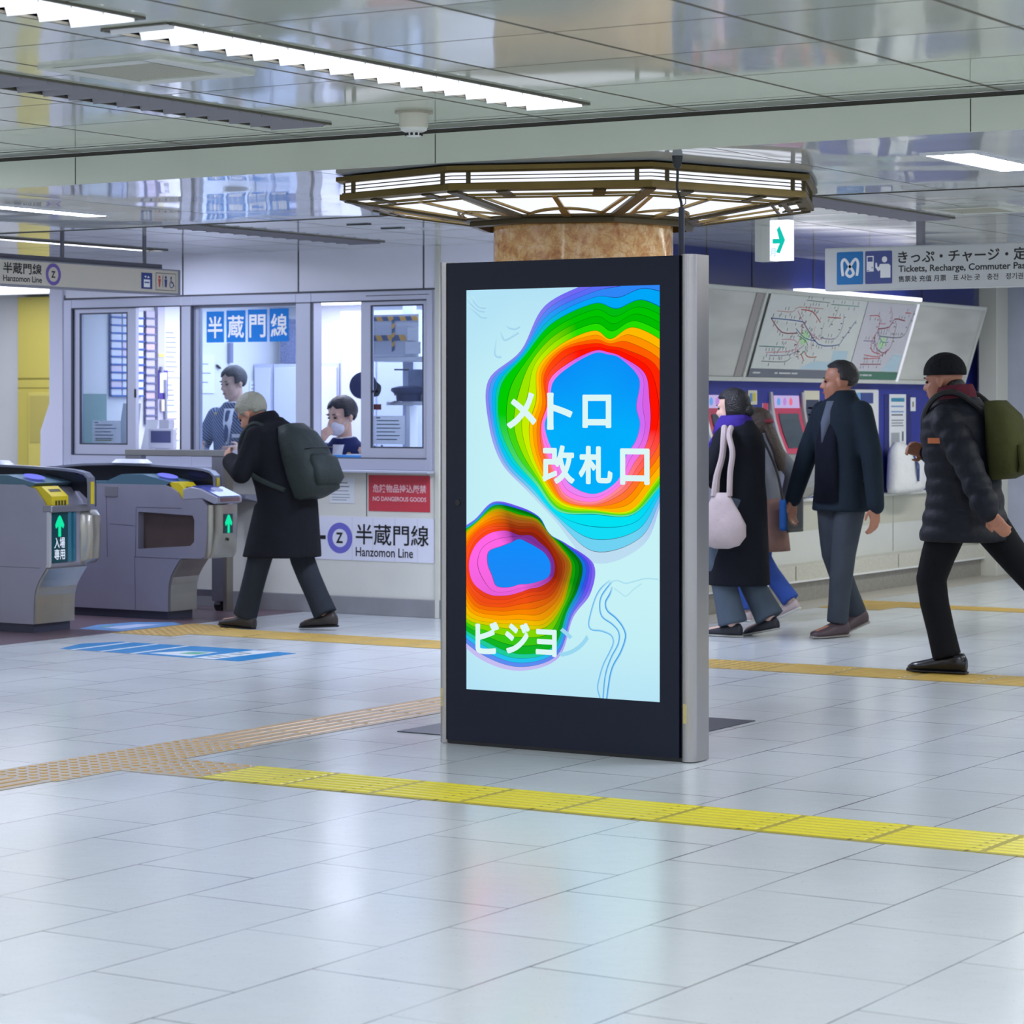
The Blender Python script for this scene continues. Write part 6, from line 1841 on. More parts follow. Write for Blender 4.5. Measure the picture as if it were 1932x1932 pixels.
# ================================================================ people
# local frame of a figure: +x forward, +y left, +z up, origin on the floor below the hips
SKIN = mat('skin_warm', '#c08d74', 0.5, sub=0.15, noise=0.04, nscale=20)
SKIN2 = mat('skin_pale', '#d9b3a2', 0.5, sub=0.15, noise=0.04, nscale=20)
SKIN3 = mat('skin_tan', '#a9745c', 0.5, sub=0.15, noise=0.05, nscale=20)
HAIR = mat('hair_black', '#17151a', 0.45, bump=0.5, bscale=120)
LIPS = mat('lips', '#a2605a', 0.5)
EYE = mat('eye_dark', '#1a1412', 0.2)
def fabric(name, col, b=0.5, s=9, rough=0.85, noise=0.08):
    return mat(name, col, rough, spec=0.2, bump=b, bscale=s, noise=noise, nscale=7)

def ik(a, b, l1, l2, hint):
    """middle joint of a two-bone limb, bending towards hint"""
    a, b = V(a), V(b); d = b - a; L_ = min(d.length, (l1 + l2) * 0.999); d.normalize()
    x = (l1 * l1 - l2 * l2 + L_ * L_) / (2 * L_); h = sqrt(max(l1 * l1 - x * x, 0))
    hv = V(hint); hv = hv - d * hv.dot(d); hv.normalize()
    return a + d * x + hv * h

class Head:
    def __init__(s, c, yaw=0, pitch=0, roll=0, k=1.0):
        s.c = V(c); s.k = k
        s.M = (Euler((0, 0, yaw)).to_matrix() @ Euler((0, pitch, 0)).to_matrix() @ Euler((roll, 0, 0)).to_matrix())
    def p(s, x, y, z):
        return s.c + s.M @ (V((x, y, z)) * s.k)
    def ell(s, g, c, r, su=16, sv=10):
        n0 = len(g.v); g.ell((0, 0, 0), r, None, su, sv)
        for i in range(n0, len(g.v)):
            v = g.v[i]; g.v[i] = tuple(s.p(v[0] + c[0], v[1] + c[1], v[2] + c[2]))
    def shape(s, g):
        s.ell(g, (-.012, 0, .035), (.096, .076, .088), 24, 16)         # skull
        s.ell(g, (.030, 0, -.035), (.060, .060, .082), 20, 14)         # face
        s.ell(g, (.048, 0, -.085), (.036, .042, .032))                 # jaw, chin
        s.ell(g, (.070, 0, -.098), (.018, .022, .016))
        for y in (-1, 1):
            s.ell(g, (.055, .032 * y, -.028), (.026, .024, .024))      # cheeks
            s.ell(g, (.070, .027 * y, .022), (.020, .026, .010))       # brows
            s.ell(g, (-.008, .079 * y, -.008), (.018, .009, .032))     # ears
        g.cap(s.p(.086, 0, .010), s.p(.106, 0, -.028), .009 * s.k, .0125 * s.k)   # nose
        for y in (-1, 1): s.ell(g, (.096, .011 * y, -.032), (.010, .009, .008))
        s.ell(g, (.086, 0, -.060), (.010, .024, .007)); s.ell(g, (.083, 0, -.072), (.010, .020, .007))

def hand(g, w, d, up, side, curl=0.5, k=1.0, spread=0.0):
    """palm, four fingers, thumb. w wrist, d fingers' direction, up = back of the hand, side = towards the thumb"""
    w, d = V(w), V(d).normalized(); up = V(up); up = (up - d * up.dot(d)).normalized()
    sd = V(side); sd = (sd - d * sd.dot(d) - up * sd.dot(up)).normalized()
    for i in range(4):
        o = (1.5 - i) * .0195 * k
        base = w + d * .088 * k + sd * o
        g.cap(w + d * .012 * k + sd * o * .55, base, .0165 * k, .0125 * k, 10)
        ln = (.040, .045, .042, .032)[i] * k
        p = base; dr = (d + sd * spread * (1.5 - i)).normalized(); a = 0
        for q, f in enumerate((1, .68, .55)):
            a += curl * (.55, .9, .7)[q]
            dd = (dr * cos(a) - up * sin(a)).normalized()
            nx = p + dd * ln * f
            g.cap(p, nx, (.0098 - q * .0008) * k, (.0092 - q * .0009) * k, 8); p = nx
    b = w + d * .028 * k + sd * .026 * k - up * .006 * k
    m = b + (d * .55 + sd * .62 - up * .25 * (0.5 + curl)).normalized() * .042 * k
    e = m + (d * .85 + sd * (.25 - .4 * curl) - up * .3 * curl).normalized() * .034 * k
    g.cap(w + d * .012 * k + sd * .014 * k, b, .017 * k, .0145 * k, 10).cap(b, m, .0135 * k, .0115 * k, 10).cap(m, e, .011 * k, .0088 * k, 10)

def ring3(c, fwd, up, hw, hd):
    """a torso ring: hw to the side, hd along fwd, perpendicular to up"""
    up = V(up).normalized(); f = V(fwd); f = (f - up * f.dot(up)).normalized(); s = up.cross(f)
    return (V(c), s * hw, f * hd)

class Fig:
    """joints of a standing or walking figure from a few numbers"""
    def __init__(s, h, lean=0.0, twist=0.0, hipx=0.0, hz=None, shoulder_w=None):
        s.h = h; k = h / 1.70; s.k = k
        s.hip = V((hipx, 0, hz if hz else 0.90 * k))
        s.up = V((sin(lean), 0, cos(lean)))
        s.fw = V((cos(lean), 0, -sin(lean)))
        s.chest = s.hip + s.up * .36 * k
        s.neck = s.hip + s.up * .505 * k
        sw = shoulder_w or .185 * k
        cs, sn = cos(twist), sin(twist)
        s.side = V((-sn, cs, 0))
        s.sh = {1: s.hip + s.up * .452 * k + s.side * sw, -1: s.hip + s.up * .452 * k - s.side * sw}
        s.hj = {1: s.hip + V((0, .09 * k, -.02)), -1: s.hip + V((0, -.09 * k, -.02))}
        s.chf = V((cs, sn, 0)) * cos(lean) + V((0, 0, -sin(lean)))
        s.foot = {}; s.knee = {}; s.ank = {}; s.toe = {}; s.el = {}; s.wr = {}; s.hd = {}
    def leg(s, side, fx, fy=None, lift=0.0, pitch=0.0, yaw=0.0, bend=(1, 0, 0)):
        k = s.k
        fy = .09 * k * side if fy is None else fy
        # pitch > 0: heel up, turning about the toe
        toe = V((fx + .17 * k, fy, .03 + lift))
        d = V((cos(pitch) * cos(yaw), sin(yaw), -sin(pitch)))
        ank = toe - d * .17 * k + V((0, 0, .05 * k))
        s.ank[side] = ank; s.toe[side] = toe; s.foot[side] = d
        s.knee[side] = ik(s.hj[side], ank, .43 * k, .42 * k, bend)
    def arm(s, side, wrist, hint=(-1, 0, -.3), hdir=None):
        k = s.k
        s.wr[side] = V(wrist)
        s.el[side] = ik(s.sh[side], wrist, .285 * k, .255 * k, hint)
        s.hd[side] = V(hdir) if hdir else (s.wr[side] - s.el[side]).normalized()

def figure(name, label, f, head, loc, rotz, skin, curl=0.6, hands=(1, -1), hand_up=None, thumb=None, cat='person'):
    """the continuous body of a person"""
    root = thing(name, label, cat, loc, rotz=rotz, local=True)
    g = G(); k = f.k
    U = f.up
    g.loft([ring3(f.hip - U * .06, f.fw, U, .13 * k, .09 * k), ring3(f.hip + U * .05, f.fw, U, .145 * k, .10 * k), ring3(f.hip + U * .20 * k, f.fw, U, .125 * k, .09 * k),
            ring3(f.chest, f.chf, U, .15 * k, .105 * k), ring3(f.hip + U * .43 * k, f.chf, U, .13 * k, .08 * k), ring3(f.neck, f.chf, U, .06 * k, .055 * k)], 20)
    g.cap(f.neck - U * .03, head.p(-.018, 0, -.055), .056 * k, .052 * k)
    head.shape(g)
    for sd in (1, -1):
        g.cap(f.hj[sd], f.knee[sd], .075 * k, .055 * k).cap(f.knee[sd], f.ank[sd], .052 * k, .036 * k)
        g.cap(f.ank[sd] - V((0, 0, .02)), f.toe[sd] - V((0, 0, 0.0)), .034 * k, .026 * k)
        g.cap(f.sh[sd] - f.side * sd * .03 - U * .035 * k, f.el[sd], .044 * k, .040 * k).cap(f.el[sd], f.wr[sd], .038 * k, .027 * k)
        if sd in hands:
            up_ = (hand_up or {}).get(sd, V((0, sd, 0.05)))
            th = (thumb or {}).get(sd, V((1, 0, 0.2)))
            hand(g, f.wr[sd], f.hd[sd], up_, th, curl, k)
    b = remesh('body', g, skin, .0075, 4, root)
    for y in (-1, 1):
        g = G(); head.ell(g, (.080, .029 * y, .003), (.008, .012, .007))
        obj('eye', g, EYE, root, smooth=True)
        g = G(); head.ell(g, (.088, .029 * y, .026), (.006, .018, .004))
        obj('eyebrow', g, HAIR, root, smooth=True)
    g = G(); head.ell(g, (.0925, 0, -.066), (.006, .021, .006)); obj('mouth', g, LIPS, root, smooth=True)
    return root

def hair(root, head, m, kind='short', name='hair'):
    g = G(); su, sv = 40, 28
    n0 = len(g.v)
    g.ell((0, 0, 0), (1, 1, 1), None, su, sv)
    for i in range(n0, len(g.v)):
        v = V(g.v[i]); x, y, z = v
        r = V((.109 * x - .014, .088 * y, .099 * z + .038))
        face = False
        if kind == 'short':
            face = (x > .52 and z < .42 - .25 * abs(y) + .07 * sin(11 * y)) or (z < -.35 and x > -.35) or z < -.72
        elif kind == 'balding':
            face = (x > .15 and z < .62) or (z < -.30 and x > -.45) or z < -.66
        elif kind == 'bob':
            face = (x > .22 and z < .34) or (z < -.80)
        if kind == 'bob':
            r = V((.115 * x - .016, .094 * y, .105 * z + .030))
            if z < 0: r.z = r.z - .03; r.x = r.x * (1.0 if x < 0 else .9)
        if face:
            r = V((.07 * x - .012, .055 * y, .06 * z + .02))
        else:
            r = r * (1 + .018 * sin(13 * y + 9 * z) * sin(7 * x))
        g.v[i] = tuple(head.p(*r))
    o = obj(name, g, m, root, smooth=2)
    return o

def trousers(root, f, m, w=1.0, cuff=.055, name='trousers', seat=True):
    g = G(); k = f.k; U = f.up
    g.loft([ring3(f.hip + U * .10, f.fw, U, .150 * k, .110 * k), ring3(f.hip, f.fw, U, .165 * k, .120 * k), ring3(f.hip - V((0, 0, .09)), f.fw, (0, 0, 1), .150 * k, .110 * k)], 24)
    for sd in (1, -1):
        h_, kn, an = f.hj[sd], f.knee[sd], f.ank[sd]
        an = an + (kn - an).normalized() * .005
        path = [h_ + V((0, 0, .04)), h_.lerp(kn, .3), h_.lerp(kn, .7), kn, kn.lerp(an, .3), kn.lerp(an, .65), an]
        path = [path[0]] + [(path[q - 1] + path[q] * 4 + path[q + 1]) / 6 for q in range(1, 6)] + [path[6]]
        g.tube(path, [r_ * k * w for r_ in (.100, .098, .085, .076, .072, (.066 + cuff) / 2, cuff)], 20)
    return remesh(name, g, m, .011, 2, root)

def shoes(root, f, m, sole, k2=1.0, white=False):
    for sd in (1, -1):
        k = f.k * k2; d = f.foot[sd]; an = f.ank[sd]; toe = f.toe[sd]
        s_ = V((0, 0, 1)).cross(d).normalized(); u = d.cross(s_)
        heel = toe - d * .21 * k
        R_ = lambda t, hw, h0, h1: (heel + d * t * k + u * ((h0 + h1) / 2) * k - u * .03, s_ * hw * k, u * (h1 - h0) / 2 * k)
        g = G().loft([R_(-.035, .022, .012, .075), R_(-.02, .034, .008, .098), R_(.03, .038, .006, .10), R_(.08, .040, .006, .088), R_(.14, .045, .006, .066), R_(.19, .046, .006, .054), R_(.23, .038, .006, .044), R_(.252, .016, .010, .030)], 18, 2.4)
        o = obj('shoe', g, m, root, smooth=2)
        g = G().loft([R_(-.040, .022, .001, .014), R_(-.02, .038, .001, .016), R_(.08, .040, .001, .016), R_(.16, .050, .001, .016), R_(.22, .044, .001, .016), R_(.258, .016, .002, .018)], 18, 2.6)
        obj('sole', g, sole, o, smooth=True)

def coat(root, f, m, hem, w=1.0, flare=1.0, name='coat', sleeve=1.0, collar=True, cuff=.05, sleeves=(1, -1), puff=0, hemx=0.0, deep=1.0, voxel=.011):
    g = G(); k = f.k; U = f.up
    hipz = f.hip.z
    rings = []
    hemc = V((f.hip.x + hemx, 0, hem))
    n = 7
    for i in range(n):
        t = i / n
        c = hemc.lerp(f.hip, t)
        rings.append(ring3(c, f.fw, (0, 0, 1), (.185 * flare * (1 - t) + .178 * t) * k * w, (.150 * flare * (1 - t) + .138 * t) * k * w * deep))
    for t, hw, hd in ((0, .178, .138), (.25, .168, .132), (.5, .175, .136), (.72, .184, .138), (.84, .182, .126), (.93, .150, .108), (.99, .105, .095), (1.05, .084, .085)):
        rings.append(ring3(f.hip + U * .505 * k * t, f.fw.lerp(f.chf, t), U, hw * k * w, hd * k * w * deep))
    if puff:
        fine = []
        for a, b in zip(rings, rings[1:]):
            for q in range(6):
                fine.append(tuple(x.lerp(y, q / 6) for x, y in zip(a, b)))
        fine.append(rings[-1])
        tot = 0; out = []
        for i, r in enumerate(fine):
            if i: tot += (r[0] - fine[i - 1][0]).length
            s_ = 1 + .055 * abs(sin(pi * tot / puff)) - .03
            out.append((r[0], r[1] * s_, r[2] * s_))
        rings = out
    g.loft(rings, 32, 2.2)
    for sd in sleeves:
        g.cap(f.sh[sd] - f.side * sd * .022 - U * .028 * k, f.el[sd], .070 * k * sleeve, .064 * k * sleeve)
        e, wr = f.el[sd], f.wr[sd]
        if puff:
            L_ = (wr - e).length; nn = max(2, int(L_ / puff))
            for q in range(nn):
                g.ell(e.lerp(wr, (q + .5) / nn), (.066 * k * sleeve,) * 3)
            L_ = (e - f.sh[sd]).length; nn = max(2, int(L_ / puff))
            for q in range(nn):
                g.ell((f.sh[sd] - U * .02).lerp(e, (q + .5) / nn), (.074 * k * sleeve,) * 3)
        g.cap(e, wr + (e - wr).normalized() * .0, .064 * k * sleeve, cuff * k * sleeve)
    if collar:
        g.loft([ring3(f.neck - U * .05, f.chf, U, .10 * k, .095 * k), ring3(f.neck + U * .02, f.chf, U, .086 * k, .088 * k), ring3(f.neck + U * .055, f.chf, U, .082 * k, .086 * k)], 24)
    return remesh(name, g, m, voxel, 2 if puff else 3, root)

# ---- elderly man with a backpack, walking away to the gates
f = Fig(1.56, lean=R(20), hipx=0.0, hz=.835)
f.leg(1, .27, pitch=R(-4)); f.leg(-1, -.24, pitch=R(4))
f.arm(-1, (.34, -.14, 1.02), (-.6, -.5, -1), (.7, .3, .55)); f.arm(1, (.36, .10, 1.04), (-.4, .6, -1), (.6, -.3, .6))
hd = Head((.275, 0, 1.345), yaw=R(4), pitch=R(34), k=1.0)
p = figure('person', 'grey haired person in a long black coat walking towards the gates, head bowed', f, hd, (-9.91, 13.22, 0.006), R(180), SKIN, curl=.7)
hair(p, hd, mat('hair_grey', '#9c9c8c', 0.6, bump=0.5, bscale=90), 'short')
M_bc = fabric('coat_black', '#14151c')
coat(p, f, M_bc, .45, w=1.14, flare=1.22, collar=True, cuff=.06, deep=1.28, sleeve=1.12, hemx=.04)
g = G().loft([ring3(f.neck - f.up * .06 + f.fw * .0, f.fw, f.up, .115, .105), ring3(f.neck + f.up * .05 + f.fw * .012, f.fw, f.up, .100, .100), ring3(f.neck + f.up * .075 + f.fw * .012, f.fw, f.up, .085, .088)], 24)
obj('collar', g, M_bc, p, smooth=2)
trousers(p, f, fabric('trousers_slate', '#2b3038'), w=1.12, cuff=.075)
shoes(p, f, mat('shoe_brown', '#2b2523', 0.4), M_black, 1.05)
bx = (-9.91, 13.22, 0.005)
t = thing('backpack', 'big dark green-grey backpack worn by the grey haired person', 'backpack', bx, rotz=R(180), local=True)
M_bp = fabric('backpack_green', '#2c3433', .4, 14, .6)
bk = lambda a, b: f.hip + f.up * (a - .10) - f.fw * (b - .01)
g = G().loft([(bk(.02, .20), V((0, .12, 0)), f.fw * .05), (bk(.04, .235), V((0, .165, 0)), f.fw * .105), (bk(.16, .245), V((0, .175, 0)), f.fw * .125), (bk(.30, .235), V((0, .17, 0)), f.fw * .11), (bk(.42, .215), V((0, .15, 0)), f.fw * .085), (bk(.50, .19), V((0, .11, 0)), f.fw * .05)], 28, 3.2)
o = obj('main_bag', g, M_bp, t, smooth=2)
g = G().loft([(bk(.06, .33), V((0, .12, 0)), f.fw * .03), (bk(.09, .355), V((0, .13, 0)), f.fw * .045), (bk(.22, .35), V((0, .13, 0)), f.fw * .04), (bk(.26, .33), V((0, .11, 0)), f.fw * .02)], 24, 3.4)
obj('front_pocket', g, M_bp, t, smooth=2)
g = G().tube([bk(.30, .345) + V((0, y * .14, 0)) for y in (-1, -.5, 0, .5, 1)], .004, 6)
obj('zip', g, M_black, t, smooth=True)
for sd in (1, -1):
    pts = catmull([tuple(bk(.44, .13) + V((0, sd * .10, 0))), tuple(bk(.55, .05) + V((0, sd * .115, 0))), tuple(bk(.58, -.02) + V((0, sd * .12, 0))), tuple(bk(.53, -.11) + V((0, sd * .125, 0))), tuple(bk(.42, -.15) + V((0, sd * .135, 0))), tuple(bk(.26, -.06) + V((0, sd * .19, 0))), tuple(bk(.10, .12) + V((0, sd * .16, 0)))], 5, False)
    g = G().tube(pts, .017, 8); obj('shoulder_strap', g, M_bp, t, smooth=True)

# ---- woman with a purple scarf
f = Fig(1.53, lean=R(2), hz=.835)
f.leg(1, .0, pitch=0); f.leg(-1, -.17, pitch=R(12))
f.arm(1, (.30, .16, .97), (-.5, .5, -1), (.9, -.1, .1)); f.arm(-1, (.26, -.17, .93), (-.6, -.4, -1), (.8, .3, .2))
hd = Head((.055, 0, 1.385), yaw=R(2), pitch=R(4), k=.94)
L0 = (-7.29, 14.30, 0)
p = figure('person', 'woman in a long dark coat and purple scarf walking left, right of the display pillar', f, hd, L0, R(178), SKIN2, curl=.9)
hair(p, hd, HAIR, 'bob')
g = G(); hd.ell(g, (-.125, 0, -.02), (.035, .04, .04)); obj('hair_bun', g, HAIR, p, smooth=True)
M_dc = fabric('coat_ink', '#12151e', .5, 8)
coat(p, f, M_dc, .31, w=1.0, flare=1.10, sleeve=1.08, collar=False, cuff=.058, hemx=.01, deep=1.3)
g = G().loft([ring3(f.neck + f.up * a + V((x, 0, 0)), (1, 0, 0), f.up, w_, d_) for a, x, w_, d_ in ((-.085, .02, .105, .12), (-.05, .025, .125, .135), (-.01, .02, .12, .125), (.03, .018, .105, .108), (.055, .01, .09, .09))], 26)
sc = obj('scarf', g, fabric('scarf_purple', '#3b2a86', .8, 16), p, smooth=2)
g = G().loft([(f.neck + V(a), V((0, w_, 0)), V((d_, 0, 0))) for a, w_, d_ in (((.10, .0, -.04), .07, .03), ((.15, .01, -.12), .075, .028), ((.175, .015, -.22), .07, .022), ((.18, .02, -.29), .06, .016))], 18)
obj('scarf_end', g, MATS['scarf_purple'], sc, smooth=2)
trousers(p, f, fabric('trousers_bluegrey', '#4a5663'), w=1.2, cuff=.085)
shoes(p, f, mat('shoe_navy', '#20222c', 0.5), mat('sole_pale', '#aeaea6', 0.6), .95)
for sd in (1, -1):
    e, w_ = f.el[sd], f.wr[sd]
    g = G().cap(e.lerp(w_, .74), e.lerp(w_, .99), .056, .050)
    obj('cuff', g, fabric('cuff_blue', '#5f86c8'), p, smooth=2, label='pale blue cuff')
t = thing('tote_bag', 'pale mauve slouchy tote bag hanging from the woman in the purple scarf', 'bag', L0, rotz=R(178), local=True)
M_tote = fabric('tote_mauve', '#b3a5a6', .4, 10)
tx, ty = -.02, .262
g = G().loft([((tx - .0, ty, z), (hw, 0, 0), (0, hd_, 0)) for z, hw, hd_ in ((.545, .05, .02), (.565, .12, .045), (.62, .165, .062), (.69, .165, .058), (.76, .125, .042), (.82, .085, .028), (.88, .05, .018))], 28)
obj('bag_body', g, M_tote, t, smooth=2)
for o_ in (.0,):
    g = G().tube(catmull([(tx + .045, ty, .86), (tx + .03, ty, .98), (tx + .0, ty - .01, 1.10), (-.02, ty - .03, 1.22), (.01, ty - .09, 1.27)], 5, False), [.026, .026, .025, .024, .022, .022, .02, .02, .02, .02, .02, .02, .02, .02, .02, .02, .02, .02, .02, .02, .02][:21], 8)
    obj('handle', g, M_tote, t, smooth=True)
    g = G().tube(catmull([(tx - .055, ty, .86), (tx - .06, ty, 1.0), (tx - .07, ty - .01, 1.12), (-.05, ty - .04, 1.22), (-.03, ty - .10, 1.27)], 5, False), .018, 8)
    obj('handle', g, M_tote, t, smooth=True)
t = thing('hand_bag', 'small black bag held in front of the woman in the purple scarf', 'bag', L0, rotz=R(178), local=True)
g = G().loft([((.40, .02, z), (hw, 0, 0), (0, .16, 0)) for z, hw in ((.76, .04), (.78, .06), (.88, .055), (.93, .04))], 22, 3)
obj('bag_body', g, fabric('bag_black', '#101117', .3, 14, .6), t, smooth=2)
g = G().tube(catmull([(.40, -.08, .925), (.395, -.05, 1.0), (.39, .02, 1.015), (.395, .09, 1.0), (.40, .12, .925)], 5, False), .010, 8)
obj('handle', g, M_black, t, smooth=True)

# ---- smaller figure behind her
f = Fig(1.42, lean=R(2), hz=.775)
f.leg(1, .10); f.leg(-1, -.18, pitch=R(25))
f.arm(1, (.10, .24, .76), (-1, .3, 0)); f.arm(-1, (-.04, -.24, .76), (-1, -.3, 0))
hd = Head((.05, 0, 1.27), yaw=R(-10), pitch=R(8), k=.90)
L1 = (-7.66, 15.36, 0)
p = figure('person', 'girl with brown ponytail and grey jacket behind the woman in the purple scarf', f, hd, L1, R(180), SKIN2, curl=.8)
BROWN = mat('hair_brown', '#3d2f26', 0.5, bump=0.5, bscale=90)
hair(p, hd, BROWN, 'bob')
g = G().loft([(hd.p(-.085, 0, .03), V((0, .05, 0)), V((.03, 0, 0))), (hd.p(-.12, 0, -.06), V((0, .055, 0)), V((.035, 0, 0))), (V((-.12, 0, 1.08)), V((0, .06, 0)), V((.035, 0, 0))), (V((-.135, 0, .98)), V((0, .03, 0)), V((.02, 0, 0)))], 18)
obj('ponytail', g, BROWN, p, smooth=2)
g = G(); hd.ell(g, (-.115, 0, .02), (.03, .05, .022)); obj('hair_band', g, mat('band_red', '#7a1f30', 0.6), p, smooth=True)
coat(p, f, fabric('jacket_grey', '#7b7d86'), .70, w=1.0, flare=1.0, name='jacket')
g = G().loft([ring3((-.01, 0, z), (1, 0, 0), (0, 0, 1), w_, d_) for z, w_, d_ in ((.46, .20, .16), (.55, .19, .15), (.72, .165, .135), (.80, .15, .12))], 24)
obj('skirt', g, fabric('skirt_brown', '#7d5f57'), p, smooth=2)
trousers(p, f, fabric('jeans_blue', '#34509a'), w=1.0, cuff=.075)
shoes(p, f, mat('shoe_pink', '#b9a8a8', 0.5), mat('sole_white', '#d8d8d4', 0.6), .95)
t = thing('shoulder_bag', 'blue and black shoulder bag at the back of the grey jacket girl', 'bag', L1, rotz=R(180), local=True)
g = G().loft([((-.22, .06, z), (.04, 0, 0), (0, .11, 0)) for z in (.60, .63, .78, .80)], 20, 3); g.m(1).loft([((-.258, .06, z), (.012, 0, 0), (0, .115, 0)) for z in (.59, .62, .79, .81)], 20, 3)
obj('bag_body', g, [fabric('bag_blue', '#24518f'), M_black], t, smooth=2)
obj('strap', G().tube(catmull([(-.22, .16, .79), (-.19, .20, 1.0), (-.05, .17, 1.24), (.04, .10, 1.25)], 5, False), .009, 6), M_black, t, smooth=True)

# ---- man in the dark jacket
f = Fig(1.69, lean=R(1), twist=R(0), hz=.94)
f.leg(1, .10, .05); f.leg(-1, -.16, -.035, pitch=R(14))
f.arm(1, (.04, .315, .80), (-.6, .6, 0), (.1, .02, -1)); f.arm(-1, (.10, -.33, .83), (-.8, -.4, 0), (.12, -.02, -1))
hd = Head((.035, .0, 1.545), yaw=R(-48), pitch=R(0), k=1.0)
p = figure('person', 'man in a dark navy jacket and grey trousers walking before the ticket machines', f, hd, (-6.77, 14.66, 0), R(250), SKIN3, curl=.45)
hair(p, hd, HAIR, 'balding')
M_nj = fabric('jacket_navy', '#1a2530', .5, 8)
coat(p, f, M_nj, .76, w=1.06, flare=1.04, name='jacket', sleeve=1.06)
g = G().loft([ring3(f.neck - f.up * .01 + f.chf * .060, f.chf, f.up, .052, .05), ring3(f.neck - f.up * .14 + f.chf * .128, f.chf, f.up, .040, .04), ring3(f.neck - f.up * .26 + f.chf * .150, f.chf, f.up, .010, .03)], 18)
obj('shirt_front', g, fabric('shirt_slate', '#5b6374'), p, smooth=2)
g = G().loft([ring3(f.neck - f.up * .11 + f.chf * .105, f.chf, f.up, .06, .036), ring3(f.neck - f.up * .26 + f.chf * .140, f.chf, f.up, .085, .036), ring3(f.neck - f.up * .62 + f.chf * .142, f.chf, f.up, .10, .04)], 18)
obj('sweater', g, fabric('sweater_navy', '#0e1120'), p, smooth=2)
g = G().tube(catmull([tuple(f.neck + f.chf * .09 + f.side * .05 - f.up * .12), tuple(f.neck + f.side * .085), tuple(f.neck - f.chf * .075 + f.up * .03), tuple(f.neck - f.side * .085), tuple(f.neck + f.chf * .09 - f.side * .05 - f.up * .12)], 6, False), .022, 10)
obj('collar', g, M_nj, p, smooth=2)
trousers(p, f, fabric('trousers_grey', '#3c424b'), w=1.0, cuff=.066)
shoes(p, f, mat('shoe_maroon', '#4a3a40', 0.5), mat('sole_grey', '#8f8a86', 0.6), 1.05)

# ---- man with the beanie and quilted coat
f = Fig(1.70, lean=R(5), hz=.905)
f.leg(1, .06); f.leg(-1, -.66, pitch=R(48), lift=.03)
f.arm(1, (-.25, .31, .86), (-1, .5, .1), (-.6, .0, -.7)); f.arm(-1, (.29, -.20, 1.15), (-.3, -.6, -1), (.6, .7, .2))
hd = Head((.12, 0, 1.525), yaw=R(2), pitch=R(6), k=1.0)
L2 = (-5.27, 12.92, 0.005)
p = figure('person', 'man in a black beanie and quilted dark coat striding left at the right edge', f, hd, L2, R(180), SKIN3, curl=.7)
g = G(); n0 = 0
g.ell((0, 0, 0), (1, 1, 1), None, 32, 22)
for i in range(len(g.v)):
    x, y, z = g.v[i]
    zz = max(z, -.12 + .10 * x)
    g.v[i] = tuple(hd.p(.116 * x - .014, .094 * y, .108 * zz + .044))
obj('beanie', g, fabric('beanie_black', '#14161a', .8, 60), p, smooth=2)
g = G(); hd.ell(g, (-.065, 0, -.035), (.05, .07, .05)); obj('hair', g, HAIR, p, smooth=True)
M_pf = mat('quilted_navy', '#11151f', 0.6, spec=0.25, bump=0.35, bscale=18)
coat(p, f, M_pf, .69, w=1.26, flare=1.10, sleeve=1.18, puff=.085, collar=True, deep=1.10)
g = G().loft([ring3(f.neck + f.up * a, f.chf, f.up, w_, d_) for a, w_, d_ in ((-.03, .10, .11), (.02, .105, .11), (.07, .098, .10), (.095, .085, .09))], 24)
obj('scarf', g, fabric('scarf_maroon', '#5a2230', .8, 16), p, smooth=2)
w0 = f.sh[1] - f.up * .14 + V((.01, .078, 0))
obj('sleeve_label', G().box(w0.x - .055, w0.x + .055, w0.y - .006, w0.y + .010, w0.z - .014, w0.z + .014), mat('label_orange', '#b8673c', 0.6), p, label='orange brand label')
trousers(p, f, fabric('trousers_black', '#101116'), w=1.06, cuff=.072)
shoes(p, f, mat('shoe_black', '#15161a', 0.25), M_black, 1.12)
t = thing('backpack', 'olive green backpack behind the man in the black beanie', 'backpack', L2, rotz=R(180), local=True)
M_ol = fabric('backpack_olive', '#3e4020', .4, 14)
bk = lambda a, b: f.hip + f.up * a - f.fw * b
g = G().loft([(bk(.09, .225), V((0, .11, 0)), f.fw * .04), (bk(.12, .26), V((0, .15, 0)), f.fw * .085), (bk(.28, .27), V((0, .155, 0)), f.fw * .10), (bk(.42, .25), V((0, .14, 0)), f.fw * .075), (bk(.50, .215), V((0, .10, 0)), f.fw * .04)], 26, 3)
obj('main_bag', g, M_ol, t, smooth=2)
g = G().loft([(bk(.12, .35), V((0, .10, 0)), f.fw * .02), (bk(.15, .37), V((0, .11, 0)), f.fw * .03), (bk(.26, .365), V((0, .11, 0)), f.fw * .025)], 22, 3)
obj('front_pocket', g, M_ol, t, smooth=2)
for sd in (1, -1):
    pts = catmull([tuple(bk(.46, .17) + V((0, sd * .09, 0))), tuple(bk(.555, .05) + V((0, sd * .12, 0))), tuple(bk(.545, -.06) + V((0, sd * .13, 0))), tuple(bk(.45, -.135) + V((0, sd * .13, 0))), tuple(bk(.30, -.13) + V((0, sd * .14, 0))), tuple(bk(.20, -.03) + V((0, sd * .19, 0))), tuple(bk(.16, .16) + V((0, sd * .16, 0)))], 5, False)
    obj('shoulder_strap', G().tube(pts, .016, 8), M_black, t, smooth=True)

